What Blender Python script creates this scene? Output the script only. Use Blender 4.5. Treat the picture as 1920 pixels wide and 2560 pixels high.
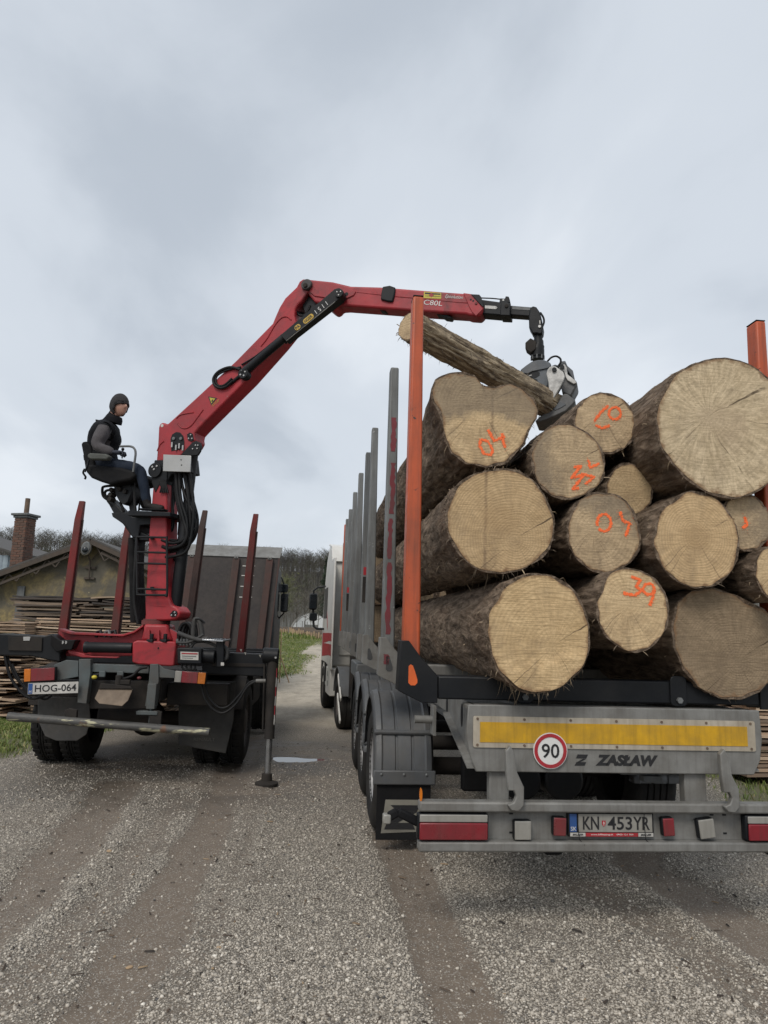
import bpy, bmesh, math, random
import numpy as np
from mathutils import Vector, Matrix, noise

for o in list(bpy.data.objects):
    bpy.data.objects.remove(o)
SC = bpy.context.scene
COL = SC.collection
R = math.radians

# ------------------------------------------------------------------ camera, sky, sun, exposure
EYE = 1.7
FPX = 1780.0                       # focal length in pixels of a 1920 x 2560 frame
PITCH, ROLL = 9.3486, 1.7
cam_d = bpy.data.cameras.new('camera')
cam = bpy.data.objects.new('camera', cam_d)
COL.objects.link(cam)
cam_d.sensor_fit = 'VERTICAL'
cam_d.sensor_height = 36.0
cam_d.lens = FPX / 2560.0 * 36.0
cam_d.clip_start = 0.05
cam_d.clip_end = 6000
CAM_R = Matrix.Rotation(R(90 + PITCH), 3, 'X') @ Matrix.Rotation(R(ROLL), 3, 'Z')
cam.matrix_world = Matrix.Translation((0, 0, EYE)) @ CAM_R.to_4x4()
SC.camera = cam
SC.render.resolution_x, SC.render.resolution_y = 768, 1024
SC.view_settings.view_transform = 'Standard'
SC.view_settings.look = 'None'
SC.view_settings.gamma = 1
SC.view_settings.use_curve_mapping = False
SC.view_settings.exposure = 0.30

SUN_EL, SUN_AZ = 48, 205            # azimuth clockwise from +Y
world = bpy.data.worlds.new('World')
SC.world = world
world.use_nodes = True
wn, wl = world.node_tree.nodes, world.node_tree.links
wn.clear()
w_out = wn.new('ShaderNodeOutputWorld')
w_bg = wn.new('ShaderNodeBackground')
w_sky = wn.new('ShaderNodeTexSky')
w_sky.sky_type = 'NISHITA'
w_sky.sun_disc = False
w_sky.sun_elevation = R(SUN_EL)
w_sky.sun_rotation = R(SUN_AZ)
w_sky.air_density = 1.2
w_sky.dust_density = 2.0
w_tc = wn.new('ShaderNodeTexCoord')
w_sep = wn.new('ShaderNodeSeparateXYZ')
wl.new(w_tc.outputs['Generated'], w_sep.inputs[0])
def wmath(op, a, b=None, clamp=False):
    n = wn.new('ShaderNodeMath'); n.operation = op; n.use_clamp = clamp
    for i, v in enumerate((a, b)):
        if v is None: continue
        if isinstance(v, (int, float)): n.inputs[i].default_value = v
        else: wl.new(v, n.inputs[i])
    return n.outputs[0]
zc = wmath('ADD', wmath('MAXIMUM', w_sep.outputs[2], 0.0), 0.22)
cx_ = wmath('DIVIDE', w_sep.outputs[0], zc)
cy_ = wmath('DIVIDE', w_sep.outputs[1], zc)
w_cmb = wn.new('ShaderNodeCombineXYZ')
wl.new(cx_, w_cmb.inputs[0]); wl.new(cy_, w_cmb.inputs[1])
def wnoise(scale, detail, rough, dist, off):
    mp = wn.new('ShaderNodeMapping'); mp.inputs['Location'].default_value = off
    mp.inputs['Rotation'].default_value = (0, 0, R(35)); mp.inputs['Scale'].default_value = (1.0, 0.62, 1)
    wl.new(w_cmb.outputs[0], mp.inputs[0])
    n = wn.new('ShaderNodeTexNoise'); n.inputs['Scale'].default_value = scale
    n.inputs['Detail'].default_value = detail; n.inputs['Roughness'].default_value = rough
    n.inputs['Distortion'].default_value = dist
    wl.new(mp.outputs[0], n.inputs[0]); return n.outputs[0]
n_big = wnoise(0.85, 4, 0.45, 0.3, (3.1, 0.4, 0))
n_mid = wnoise(2.3, 6, 0.52, 0.25, (7.7, 2.0, 0))
cl = wmath('ADD', wmath('MULTIPLY', n_big, 0.72), wmath('MULTIPLY', n_mid, 0.38))
ramp = wn.new('ShaderNodeValToRGB')
ramp.color_ramp.interpolation = 'EASE'
ramp.color_ramp.elements[0].position = 0.40; ramp.color_ramp.elements[0].color = (0.428, 0.472, 0.530, 1)
ramp.color_ramp.elements[1].position = 0.68; ramp.color_ramp.elements[1].color = (0.680, 0.718, 0.764, 1)
e = ramp.color_ramp.elements.new(0.53); e.color = (0.560, 0.604, 0.660, 1)
wl.new(cl, ramp.inputs[0])
# clear-sky light at 0.1 behind the cloud deck, which covers nearly all of it
w_mul = wn.new('ShaderNodeMix'); w_mul.data_type = 'RGBA'; w_mul.blend_type = 'MULTIPLY'
w_mul.inputs[0].default_value = 1.0
wl.new(w_sky.outputs[0], w_mul.inputs[6]); w_mul.inputs[7].default_value = (0.1, 0.1, 0.1, 1)
w_mix = wn.new('ShaderNodeMix'); w_mix.data_type = 'RGBA'
w_mix.inputs[0].default_value = 0.93
wl.new(w_mul.outputs[2], w_mix.inputs[6]); wl.new(ramp.outputs[0], w_mix.inputs[7])
wl.new(w_mix.outputs[2], w_bg.inputs[0])
w_bg.inputs[1].default_value = 1.0
wl.new(w_bg.outputs[0], w_out.inputs[0])

sun_d = bpy.data.lights.new('sun', 'SUN')
sun_d.energy = 1.5
sun_d.angle = R(22)
sun_d.color = (1.0, 0.94, 0.86)
sun = bpy.data.objects.new('sun', sun_d)
COL.objects.link(sun)
az, el = R(SUN_AZ), R(SUN_EL)
sdir = Vector((math.sin(az) * math.cos(el), math.cos(az) * math.cos(el), math.sin(el)))
sun.rotation_euler = sdir.to_track_quat('Z', 'Y').to_euler()
sun.location = sdir * 40

# ------------------------------------------------------------------ design helpers
def ray(px, py):
    return CAM_R @ Vector(((px - 960) / FPX, -(py - 1280) / FPX, -1.0))
class Frame:
    """local axes: x right, y forward, z up; turned by yaw about z"""
    def __init__(s, ox, oy, yaw, oz=0.0):
        s.o = Vector((ox, oy, oz)); s.yaw = yaw
        s.m = Matrix.Rotation(yaw, 3, 'Z'); s.mi = s.m.transposed()
    def world(s, p): return s.m @ Vector(p) + s.o
    def local(s, p): return s.mi @ (Vector(p) - s.o)
    def at_y(s, px, py, y):        # point of the sight line on the plane local y = const
        c = s.local((0, 0, EYE)); d = s.mi @ ray(px, py)
        return c + d * ((y - c.y) / d.y)
    def at_x(s, px, py, x):
        c = s.local((0, 0, EYE)); d = s.mi @ ray(px, py)
        return c + d * ((x - c.x) / d.x)
def on_ground(px, py, z=0.0):
    d = ray(px, py); return Vector((0, 0, EYE)) + d * ((z - EYE) / d.z)
WORLD = Frame(0, 0, 0)

class MB:
    def __init__(s): s.v = []; s.f = []
    def add(s, vs, fs):
        n = len(s.v); s.v += [tuple(v) for v in vs]; s.f += [tuple(i + n for i in f) for f in fs]; return s
    def box(s, c, size, rot=None):
        hx, hy, hz = size[0] / 2, size[1] / 2, size[2] / 2
        vs = [Vector((x, y, z)) for x in (-hx, hx) for y in (-hy, hy) for z in (-hz, hz)]
        if rot is not None: vs = [rot @ v for v in vs]
        c = Vector(c)
        return s.add([v + c for v in vs], [(0, 1, 3, 2), (4, 6, 7, 5), (0, 4, 5, 1), (2, 3, 7, 6), (0, 2, 6, 4), (1, 5, 7, 3)])
    def box2(s, a, b):
        return s.box([(a[i] + b[i]) / 2 for i in range(3)], [abs(b[i] - a[i]) for i in range(3)])
    def bar(s, a, b, w, h, up=(0, 0, 1)):
        a, b = Vector(a), Vector(b); d = (b - a).normalized(); up = Vector(up)
        x = d.cross(up)
        if x.length < 1e-4: x = d.cross(Vector((1, 0, 0)))
        x.normalize(); z = x.cross(d)
        vs = []
        for p in (a, b):
            for i, j in ((-1, -1), (1, -1), (1, 1), (-1, 1)): vs.append(p + x * i * w / 2 + z * j * h / 2)
        return s.add(vs, [(3, 2, 1, 0), (4, 5, 6, 7), (0, 1, 5, 4), (1, 2, 6, 5), (2, 3, 7, 6), (3, 0, 4, 7)])
    def tube(s, pts, r, n=8, caps=True, flat=1.0):
        pts = [Vector(p) for p in pts]; m = len(pts)
        rr = r if isinstance(r, (list, tuple)) else [r] * m
        t0 = (pts[1] - pts[0]).normalized()
        a = Vector((0, 0, 1)) if abs(t0.z) < 0.9 else Vector((1, 0, 0))
        x = t0.cross(a).normalized(); vs = []
        for i in range(m):
            t = (pts[min(i + 1, m - 1)] - pts[max(i - 1, 0)])
            t = t.normalized() if t.length > 1e-9 else t0
            x = (x - t * x.dot(t))
            x = x.normalized() if x.length > 1e-6 else t.orthogonal().normalized()
            y = t.cross(x)
            for k in range(n):
                q = 2 * math.pi * k / n
                vs.append(pts[i] + (x * math.cos(q) + y * math.sin(q) * flat) * rr[i])
        fs = [(i * n + k, i * n + (k + 1) % n, (i + 1) * n + (k + 1) % n, (i + 1) * n + k) for i in range(m - 1) for k in range(n)]
        if caps:
            fs += [tuple(reversed(range(n))), tuple(range((m - 1) * n, m * n))]
        return s.add(vs, fs)
    def cyl(s, a, b, r0, r1=None, n=20, caps=True):
        return s.tube([a, b], [r0, r0 if r1 is None else r1], n, caps)
    def prism(s, poly, fn, d0, d1):
        """poly: 2-D outline; fn(x, y, d) -> point; extruded from d0 to d1"""
        n = len(poly); vs = [fn(p[0], p[1], d0) for p in poly] + [fn(p[0], p[1], d1) for p in poly]
        fs = [tuple(range(n)), tuple(reversed(range(n, 2 * n)))]
        fs += [((i + 1) % n, i, n + i, n + (i + 1) % n) for i in range(n)]
        return s.add(vs, fs)
    def lathe(s, prof, o, axis, n=32, closed=False):
        """prof: (radius, distance along axis)"""
        o, a = Vector(o), Vector(axis).normalized(); x = a.orthogonal().normalized(); y = a.cross(x)
        vs = []; m = len(prof)
        for r, h in prof:
            for k in range(n):
                q = 2 * math.pi * k / n; vs.append(o + a * h + (x * math.cos(q) + y * math.sin(q)) * r)
        fs = [(i * n + k, i * n + (k + 1) % n, (i + 1) * n + (k + 1) % n, (i + 1) * n + k) for i in range(m - 1) for k in range(n)]
        if closed: fs += [((m - 1) * n + k, (m - 1) * n + (k + 1) % n, (k + 1) % n, k) for k in range(n)]
        return s.add(vs, fs)
    def ball(s, c, r, n=12, m=8, sc=(1, 1, 1)):
        c = Vector(c); vs = [c + Vector((0, 0, r * sc[2]))]
        for i in range(1, m):
            t = math.pi * i / m
            for k in range(n):
                q = 2 * math.pi * k / n
                vs.append(c + Vector((math.sin(t) * math.cos(q) * sc[0], math.sin(t) * math.sin(q) * sc[1], math.cos(t) * sc[2])) * r)
        vs.append(c - Vector((0, 0, r * sc[2]))); L = len(vs) - 1
        fs = [(0, 1 + k, 1 + (k + 1) % n) for k in range(n)]
        fs += [(1 + i * n + k, 1 + (i + 1) * n + k, 1 + (i + 1) * n + (k + 1) % n, 1 + i * n + (k + 1) % n) for i in range(m - 2) for k in range(n)]
        fs += [(L, 1 + (m - 2) * n + (k + 1) % n, 1 + (m - 2) * n + k) for k in range(n)]
        return s.add(vs, fs)
    def mesh(s, name):
        me = bpy.data.meshes.new(name); me.from_pydata(s.v, [], s.f); me.update()
        bm = bmesh.new(); bm.from_mesh(me); bmesh.ops.recalc_face_normals(bm, faces=bm.faces[:]); bm.to_mesh(me); bm.free()
        return me
    def build(s, name, mat, parent=None, bevel=0.0, smooth=35, seg=2):
        return link_mesh(name, s.mesh(name), mat, parent, bevel, smooth, seg)

def link_mesh(name, me, mat, parent=None, bevel=0.0, smooth=35, seg=2):
    ob = bpy.data.objects.new(name, me); COL.objects.link(ob)
    if mat is not None: me.materials.append(mat)
    if smooth:
        me.polygons.foreach_set('use_smooth', [True] * len(me.polygons))
        me.set_sharp_from_angle(angle=R(smooth))
    if bevel:
        b = ob.modifiers.new('bevel', 'BEVEL'); b.width = bevel; b.segments = seg; b.limit_method = 'ANGLE'; b.angle_limit = R(40)
        b.harden_normals = False
    if parent is not None: ob.parent = parent
    return ob
def tag(o, label=None, cat=None, group=None, kind=None):
    if label: o['label'] = label
    if cat: o['category'] = cat
    if group: o['group'] = group
    if kind: o['kind'] = kind
    return o
def thing(name, label, cat, loc=(0, 0, 0), rz=0.0, group=None):
    o = bpy.data.objects.new(name, None); COL.objects.link(o)
    o.location = loc; o.rotation_euler = (0, 0, rz); o.empty_display_size = 0.2
    return tag(o, label, cat, group)
def copy_tree(o, parent=None):
    c = o.copy(); COL.objects.link(c); c.parent = parent
    for ch in list(o.children): copy_tree(ch, c)
    return c
def text(name, body, mat, parent, matrix, height, extrude=0.0015, width=None, shear=0.0, bold=0.0, align='CENTER', mirror=False):
    cu = bpy.data.curves.new(name, 'FONT'); cu.body = body; cu.align_x = align; cu.align_y = 'CENTER'
    cu.extrude = extrude; cu.shear = shear; cu.offset = bold; cu.resolution_u = 3
    t = bpy.data.objects.new(name, cu); COL.objects.link(t)
    me = bpy.data.meshes.new_from_object(t.evaluated_get(bpy.context.evaluated_depsgraph_get()))
    bpy.data.objects.remove(t); bpy.data.curves.remove(cu)
    co = np.empty(len(me.vertices) * 3); me.vertices.foreach_get('co', co); co = co.reshape(-1, 3)
    mn, mx = co.min(0), co.max(0); h = mx[1] - mn[1]; w = mx[0] - mn[0]
    sy = height / h; sx = sy if width is None else width / w
    co[:, 0] = (co[:, 0] - (mn[0] + mx[0]) / 2) * sx; co[:, 1] = (co[:, 1] - (mn[1] + mx[1]) / 2) * sy
    if mirror: co[:, 0] *= -1
    M4 = np.array(matrix)
    co = co @ M4[:3, :3].T + M4[:3, 3]
    me.vertices.foreach_set('co', co.ravel()); me.update()
    me.materials.clear()
    return link_mesh(name, me, mat, parent, smooth=0)
def face_matrix(o, xdir, ydir):
    x = Vector(xdir).normalized(); z = x.cross(Vector(ydir)).normalized(); y = z.cross(x)
    m = Matrix((x, y, z)).transposed().to_4x4(); m.translation = Vector(o); return m
def fast_mesh(name, V, F, mat, parent=None, smooth=False, attrs=None):
    """V (n,3) array, F (m,k) array of equal-size faces"""
    me = bpy.data.meshes.new(name); m, k = F.shape
    me.vertices.add(len(V)); me.vertices.foreach_set('co', np.ascontiguousarray(V, dtype=np.float32).ravel())
    me.loops.add(m * k); me.loops.foreach_set('vertex_index', np.ascontiguousarray(F, dtype=np.int32).ravel())
    me.polygons.add(m); me.polygons.foreach_set('loop_start', np.arange(0, m * k, k, dtype=np.int32))
    me.polygons.foreach_set('loop_total', np.full(m, k, dtype=np.int32))
    if smooth: me.polygons.foreach_set('use_smooth', np.ones(m, dtype=bool))
    for an, av in (attrs or {}).items():
        a = me.attributes.new(an, 'FLOAT', 'POINT'); a.data.foreach_set('value', np.ascontiguousarray(av, dtype=np.float32))
    me.update(calc_edges=True); me.validate()
    ob = bpy.data.objects.new(name, me); COL.objects.link(ob)
    if mat is not None: me.materials.append(mat)
    if parent is not None: ob.parent = parent
    return ob

# ------------------------------------------------------------------ materials
class NT:
    def __init__(s, name):
        s.m = bpy.data.materials.new(name); s.m.use_nodes = True
        s.t = s.m.node_tree; s.t.nodes.clear()
        s.out = s.n('ShaderNodeOutputMaterial'); s.b = s.n('ShaderNodeBsdfPrincipled')
        s.t.links.new(s.b.outputs[0], s.out.inputs[0])
    def n(s, k): return s.t.nodes.new(k)
    def put(s, sock, v):
        if isinstance(v, bpy.types.NodeSocket): s.t.links.new(v, sock)
        elif isinstance(v, (tuple, list)) and len(v) == 3 and sock.type == 'RGBA': sock.default_value = (*v, 1)
        else: sock.default_value = v
    def coord(s, kind='Object'): return s.n('ShaderNodeTexCoord').outputs[kind]
    def map(s, v, scale=(1, 1, 1), loc=(0, 0, 0), rot=(0, 0, 0)):
        n = s.n('ShaderNodeMapping'); s.put(n.inputs[0], v); n.inputs['Scale'].default_value = scale
        n.inputs['Location'].default_value = loc; n.inputs['Rotation'].default_value = rot; return n.outputs[0]
    def noise(s, v, scale, detail=5, rough=0.6, dist=0.0):
        n = s.n('ShaderNodeTexNoise'); s.put(n.inputs[0], v); n.inputs['Scale'].default_value = scale
        n.inputs['Detail'].default_value = detail; n.inputs['Roughness'].default_value = rough; n.inputs['Distortion'].default_value = dist
        return n.outputs[0]
    def vor(s, v, scale, out='Distance', feature='F1', rand=1.0):
        n = s.n('ShaderNodeTexVoronoi'); s.put(n.inputs[0], v); n.inputs['Scale'].default_value = scale; n.feature = feature
        n.inputs['Randomness'].default_value = rand; return n.outputs[out]
    def math(s, op, a, b=None, clamp=False):
        n = s.n('ShaderNodeMath'); n.operation = op; n.use_clamp = clamp; s.put(n.inputs[0], a)
        if b is not None: s.put(n.inputs[1], b)
        return n.outputs[0]
    def range(s, v, a, b, c=0.0, d=1.0):
        n = s.n('ShaderNodeMapRange'); s.put(n.inputs[0], v)
        for i, x in enumerate((a, b, c, d)): n.inputs[i + 1].default_value = x
        return n.outputs[0]
    def mix(s, f, a, b, mode='MIX'):
        n = s.n('ShaderNodeMix'); n.data_type = 'RGBA'; n.blend_type = mode; s.put(n.inputs[0], f)
        s.put(n.inputs[6], a); s.put(n.inputs[7], b); return n.outputs[2]
    def ramp(s, v, stops):
        n = s.n('ShaderNodeValToRGB'); s.put(n.inputs[0], v); el = n.color_ramp.elements
        el[0].position, el[0].color = stops[0][0], (*stops[0][1], 1)
        el[1].position, el[1].color = stops[-1][0], (*stops[-1][1], 1)
        for p, c in stops[1:-1]: q = el.new(p); q.color = (*c, 1)
        return n.outputs[0]
    def attr(s, name): 
        n = s.n('ShaderNodeAttribute'); n.attribute_name = name; return n.outputs['Fac']
    def bump(s, h, strength=0.3, dist=0.01):
        n = s.n('ShaderNodeBump'); s.put(n.inputs['Height'], h); n.inputs['Strength'].default_value = strength; n.inputs['Distance'].default_value = dist
        s.t.links.new(n.outputs[0], s.b.inputs['Normal']); return n
    def done(s, color, rough=0.6, metal=0.0, spec=0.5):
        s.put(s.b.inputs['Base Color'], color); s.put(s.b.inputs['Roughness'], rough); s.put(s.b.inputs['Metallic'], metal)
        s.put(s.b.inputs['Specular IOR Level'], spec); return s.m
def M(name, c1, c2=None, scale=5.0, rough=0.6, metal=0.0, bump=0.15, bscale=70, dirt=(0.06, 0.05, 0.042), damt=0.35, dscale=2.5, stretch=(1, 1, 1), spec=0.5, chip=None, chip_at=0.66, streak=0.0, grease=0.0):
    t = NT(name); co = t.coord(); c = t.map(co, stretch)
    c2 = c2 or tuple(x * 0.72 for x in c1)
    col = t.mix(t.range(t.noise(c, scale, 6, 0.6), 0.3, 0.7), c1, c2)
    if chip: col = t.mix(t.range(t.noise(co, 9.0, 8, 0.7), chip_at, chip_at + 0.03), col, chip)
    d = t.math('MULTIPLY', t.range(t.noise(co, dscale, 8, 0.68, 0.4), 0.42, 0.75), damt)
    col = t.mix(d, col, dirt)
    if streak:
        sn_ = t.noise(t.map(co, (14, 14, 0.9)), 2.2, 6, 0.65); col = t.mix(t.math('MULTIPLY', t.range(sn_, 0.48, 0.70), streak), col, tuple(x * 0.55 for x in dirt)); col = t.mix(t.math('MULTIPLY', t.range(sn_, 0.44, 0.30), streak * 0.3), col, tuple(min(0.8, x * 1.35) for x in c1))
    if grease:
        col = t.mix(t.math('MULTIPLY', t.range(t.noise(co, 1.7, 9, 0.72, 0.8), 0.53, 0.66), grease), col, (0.022, 0.016, 0.016)); col = t.mix(t.math('MULTIPLY', t.range(t.noise(co, 11, 6, 0.75), 0.66, 0.70), grease * 0.8), col, (0.25, 0.20, 0.18))
    t.bump(t.noise(co, bscale, 4, 0.6), bump, 0.004)
    rr = t.range(t.noise(c, scale * 2.3, 4), 0.2, 0.8, max(rough - 0.12, 0.05), min(rough + 0.14, 1))
    return t.done(col, rr, metal, spec)

MT = {}
MT['red'] = M('crane_red_paint', (0.40, 0.022, 0.030), (0.30, 0.018, 0.026), rough=0.5, damt=0.55, dscale=2.2, dirt=(0.115, 0.040, 0.042), grease=0.6)
MT['black'] = M('black_paint', (0.0045, 0.0055, 0.0075), (0.009, 0.010, 0.012), rough=0.48, damt=0.35, dirt=(0.028, 0.026, 0.022), spec=0.28)
MT['black_soft'] = M('black_rubber', (0.006, 0.006, 0.007), (0.011, 0.011, 0.012), rough=0.75, damt=0.35, dirt=(0.03, 0.027, 0.023), spec=0.15)
MT['hose'] = M('hose_rubber', (0.005, 0.006, 0.007), (0.009, 0.009, 0.010), rough=0.55, damt=0.2, spec=0.25)
MT['galv'] = M('galvanised_steel', (0.235, 0.232, 0.218), (0.165, 0.162, 0.152), scale=7, rough=0.6, metal=0.15, damt=0.7, dirt=(0.105, 0.093, 0.076), bscale=120, dscale=3.5, streak=0.3)
MT['galv_dark'] = M('weathered_zinc', (0.165, 0.172, 0.172), (0.105, 0.110, 0.112), scale=11, rough=0.62, metal=0.15, damt=0.5, dirt=(0.075, 0.068, 0.058), stretch=(1, 1, 0.25))
MT['stake_grey'] = M('zinc_stake', (0.19, 0.197, 0.194), (0.125, 0.130, 0.130), scale=11, rough=0.6, metal=0.15, damt=0.5, dirt=(0.10, 0.094, 0.084), stretch=(1, 1, 0.25), streak=0.5, chip=(0.36, 0.37, 0.36), chip_at=0.64)
MT['orange'] = M('orange_paint', (0.50, 0.090, 0.026), (0.40, 0.074, 0.025), rough=0.5, damt=0.45, dscale=3.0, dirt=(0.17, 0.060, 0.034), chip=(0.035, 0.03, 0.028), chip_at=0.63, streak=0.4)
MT['stake_red'] = M('worn_red_stake_paint', (0.20, 0.016, 0.017), (0.075, 0.024, 0.020), scale=3, rough=0.6, damt=0.8, spec=0.3, dirt=(0.075, 0.05, 0.042), stretch=(1, 1, 0.4))
MT['stake_brown'] = M('rusty_stake_paint', (0.075, 0.035, 0.028), (0.045, 0.03, 0.026), scale=3, rough=0.7, damt=0.6)
MT['red_scrape'] = M('scraped_red_paint', (0.20, 0.018, 0.03), (0.13, 0.03, 0.035), rough=0.6, damt=0.4)
MT['tyre'] = M('tyre_rubber', (0.013, 0.013, 0.013), (0.022, 0.021, 0.020), rough=0.8, damt=0.55, dirt=(0.055, 0.048, 0.040), spec=0.25)
MT['rim'] = M('wheel_rim', (0.42, 0.42, 0.42), (0.28, 0.27, 0.26), rough=0.5, metal=0.4, damt=0.6, dirt=(0.09, 0.075, 0.06))
MT['rim_dark'] = M('dirty_wheel_rim', (0.10, 0.085, 0.075), (0.06, 0.05, 0.045), rough=0.75, damt=0.6)
MT['guard'] = M('mudguard_plastic', (0.085, 0.090, 0.096), (0.058, 0.062, 0.067), rough=0.55, damt=0.6, dirt=(0.125, 0.115, 0.10), streak=0.4)
MT['yellow'] = M('yellow_reflector', (0.60, 0.335, 0.010), (0.48, 0.265, 0.010), scale=12, rough=0.42, damt=0.55, dirt=(0.25, 0.165, 0.035), dscale=7, streak=0.35)
MT['panel'] = M('reflector_border', (0.47, 0.42, 0.34), (0.34, 0.30, 0.235), rough=0.55, damt=0.6, streak=0.4, dirt=(0.25, 0.2, 0.14))
MT['white'] = M('white_sign_paint', (0.72, 0.72, 0.70), (0.62, 0.62, 0.60), rough=0.5, damt=0.3, dirt=(0.3, 0.28, 0.25))
MT['sign_red'] = M('sign_red', (0.42, 0.02, 0.03), rough=0.45, damt=0.3)
MT['ink'] = M('black_lettering', (0.012, 0.012, 0.014), rough=0.55, damt=0.1)
MT['blue'] = M('plate_blue', (0.02, 0.09, 0.30), rough=0.4, damt=0.3)
MT['lens_red'] = M('red_lamp_lens', (0.23, 0.013, 0.022), (0.155, 0.013, 0.019), rough=0.3, streak=0.35, damt=0.7, dirt=(0.12, 0.05, 0.045), bump=0.05)
MT['lens_amber'] = M('amber_lamp_lens', (0.62, 0.17, 0.01), rough=0.25, damt=0.3, bump=0.05)
MT['lens_white'] = M('clear_lamp_lens', (0.30, 0.29, 0.262), (0.23, 0.222, 0.20), rough=0.35, streak=0.3, damt=0.6, dirt=(0.2, 0.18, 0.15), bump=0.05)
MT['cabwhite'] = M('cab_white_paint', (0.66, 0.645, 0.605), (0.60, 0.585, 0.545), rough=0.35, damt=0.28, dirt=(0.3, 0.26, 0.2), bump=0.03)
MT['glass'] = M('dark_glass', (0.01, 0.014, 0.018), rough=0.06, damt=0.15, bump=0.0)
MT['greygreen'] = M('grey_green_frame_paint', (0.095, 0.115, 0.118), (0.06, 0.072, 0.074), rough=0.65, damt=0.75, dirt=(0.085, 0.065, 0.05))
MT['grime'] = M('grimy_chassis', (0.020, 0.019, 0.019), (0.032, 0.028, 0.025), rough=0.8, damt=0.5, dirt=(0.06, 0.049, 0.038), spec=0.2)
MT['rust'] = M('rusty_plate', (0.18, 0.125, 0.085), (0.11, 0.075, 0.055), scale=9, rough=0.85, damt=0.4)
MT['chrome'] = M('steel_rod', (0.45, 0.46, 0.47), (0.35, 0.36, 0.37), rough=0.22, metal=0.9, damt=0.2, bump=0.02)
MT['alu'] = M('brushed_aluminium', (0.46, 0.455, 0.44), (0.38, 0.375, 0.36), scale=3, rough=0.42, metal=0.6, damt=0.25, dirt=(0.25, 0.23, 0.2))
MT['headboard'] = M('headboard_sheet', (0.062, 0.053, 0.050), (0.040, 0.036, 0.035), scale=14, rough=0.75, damt=0.5, dirt=(0.095, 0.08, 0.068))
MT['headrail'] = M('headboard_rail_paint', (0.095, 0.045, 0.036), (0.065, 0.043, 0.038), scale=6, rough=0.75, damt=0.6)
MT['polished'] = M('worn_grapple_steel', (0.62, 0.61, 0.58), (0.40, 0.39, 0.37), scale=16, rough=0.5, metal=0.2, damt=0.8, dscale=14, dirt=(0.045, 0.045, 0.045))
MT['grapple_grey'] = M('grapple_grey_paint', (0.10, 0.115, 0.13), (0.06, 0.066, 0.075), scale=7, rough=0.55, damt=0.55, dirt=(0.14, 0.12, 0.10))
MT['sticker'] = M('white_sticker', (0.62, 0.60, 0.56), rough=0.5, damt=0.4)
MT['pa_yellow'] = M('yellow_badge', (0.62, 0.40, 0.05), rough=0.5, damt=0.4)
MT['label_yellow'] = M('yellow_label', (0.66, 0.55, 0.06), rough=0.5, damt=0.3)
MT['letter_white'] = M('white_lettering', (0.74, 0.73, 0.70), rough=0.5, damt=0.25)
t = NT('orange_spray_paint'); co = t.coord()
t.put(t.b.inputs['Alpha'], t.range(t.math('ADD', t.noise(co, 55, 5, 0.7), t.math('MULTIPLY', t.noise(co, 9, 3), 0.35)), 0.42, 0.66, 0.10, 0.95))
MT['spray'] = t.done(t.mix(t.noise(co, 30, 4), (1.0, 0.15, 0.03), (0.95, 0.20, 0.06)), 0.75)

# ================================================================== SETTING
rng = np.random.default_rng(7)
random.seed(11)
T_YAW = R(5.238)
TO_X, TO_Y = 1.4207, 4.4755
TF = Frame(TO_X, TO_Y, T_YAW)                 # timber trailer frame: origin under the rear bumper
def sstep(a, b, x):
    t = np.clip((x - a) / (b - a), 0, 1); return t * t * (3 - 2 * t)
def vnoise(x, y, s, seed=0):
    """smooth value noise on arrays"""
    x = x / s + seed * 17.31; y = y / s + seed * 5.77
    xi, yi = np.floor(x), np.floor(y); fx, fy = x - xi, y - yi
    fx = fx * fx * (3 - 2 * fx); fy = fy * fy * (3 - 2 * fy)
    h = lambda a, b: np.modf(np.abs(np.sin(a * 127.1 + b * 311.7 + seed * 3.3) * 43758.5453))[0]
    return (h(xi, yi) * (1 - fx) + h(xi + 1, yi) * fx) * (1 - fy) + (h(xi, yi + 1) * (1 - fx) + h(xi + 1, yi + 1) * fx) * fy
def seg_dist(x, y, pts):
    best = np.full(x.shape, 1e9)
    for (ax, ay), (bx, by) in zip(pts[:-1], pts[1:]):
        dx, dy = bx - ax, by - ay; t = np.clip(((x - ax) * dx + (y - ay) * dy) / (dx * dx + dy * dy), 0, 1)
        best = np.minimum(best, np.hypot(x - ax - t * dx, y - ay - t * dy))
    return best
def gp(*pp): return [tuple(on_ground(a, b))[:2] for a, b in pp]
tw0 = TF.world((-1.08, 2.1, 0)); tw1 = TF.world((-1.05, -4.2, 0))
tr0 = TF.world((1.08, 2.1, 0)); tr1 = TF.world((1.1, -0.6, 0))
RUT_TREAD = [(tw0.x, tw0.y), (tw1.x, tw1.y)]
RUTS = [(RUT_TREAD, 0.20, 1.0),
        ([(-2.0, 12.0)] + gp((580, 1950), (520, 2060), (430, 2230), (320, 2410), (200, 2600)), 0.24, 1.0),
        (gp((455, 2000), (360, 2120), (205, 2310), (20, 2500)), 0.17, 0.55),
        (gp((300, 1960), (215, 2080), (60, 2240), (-120, 2400)), 0.24, 0.8),
        (gp((640, 1985), (600, 2100), (520, 2300), (420, 2560)), 0.13, 0.45),
        ([(tr0.x, tr0.y)] + gp((1600, 2160), (1760, 2250), (1930, 2360), (2200, 2520)), 0.24, 1.0),
        (gp((1400, 2190), (1560, 2260), (1800, 2420), (1950, 2540)), 0.17, 0.6)]
PUD = on_ground(738, 1896); 
def pud_r(x, y):
    a = np.arctan2(y - PUD.y, x - PUD.x)
    return np.hypot((x - PUD.x) / 0.31, (y - PUD.y) / 0.18) - 0.14 * np.sin(3 * a + 1) - 0.1 * np.sin(5 * a)
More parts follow.
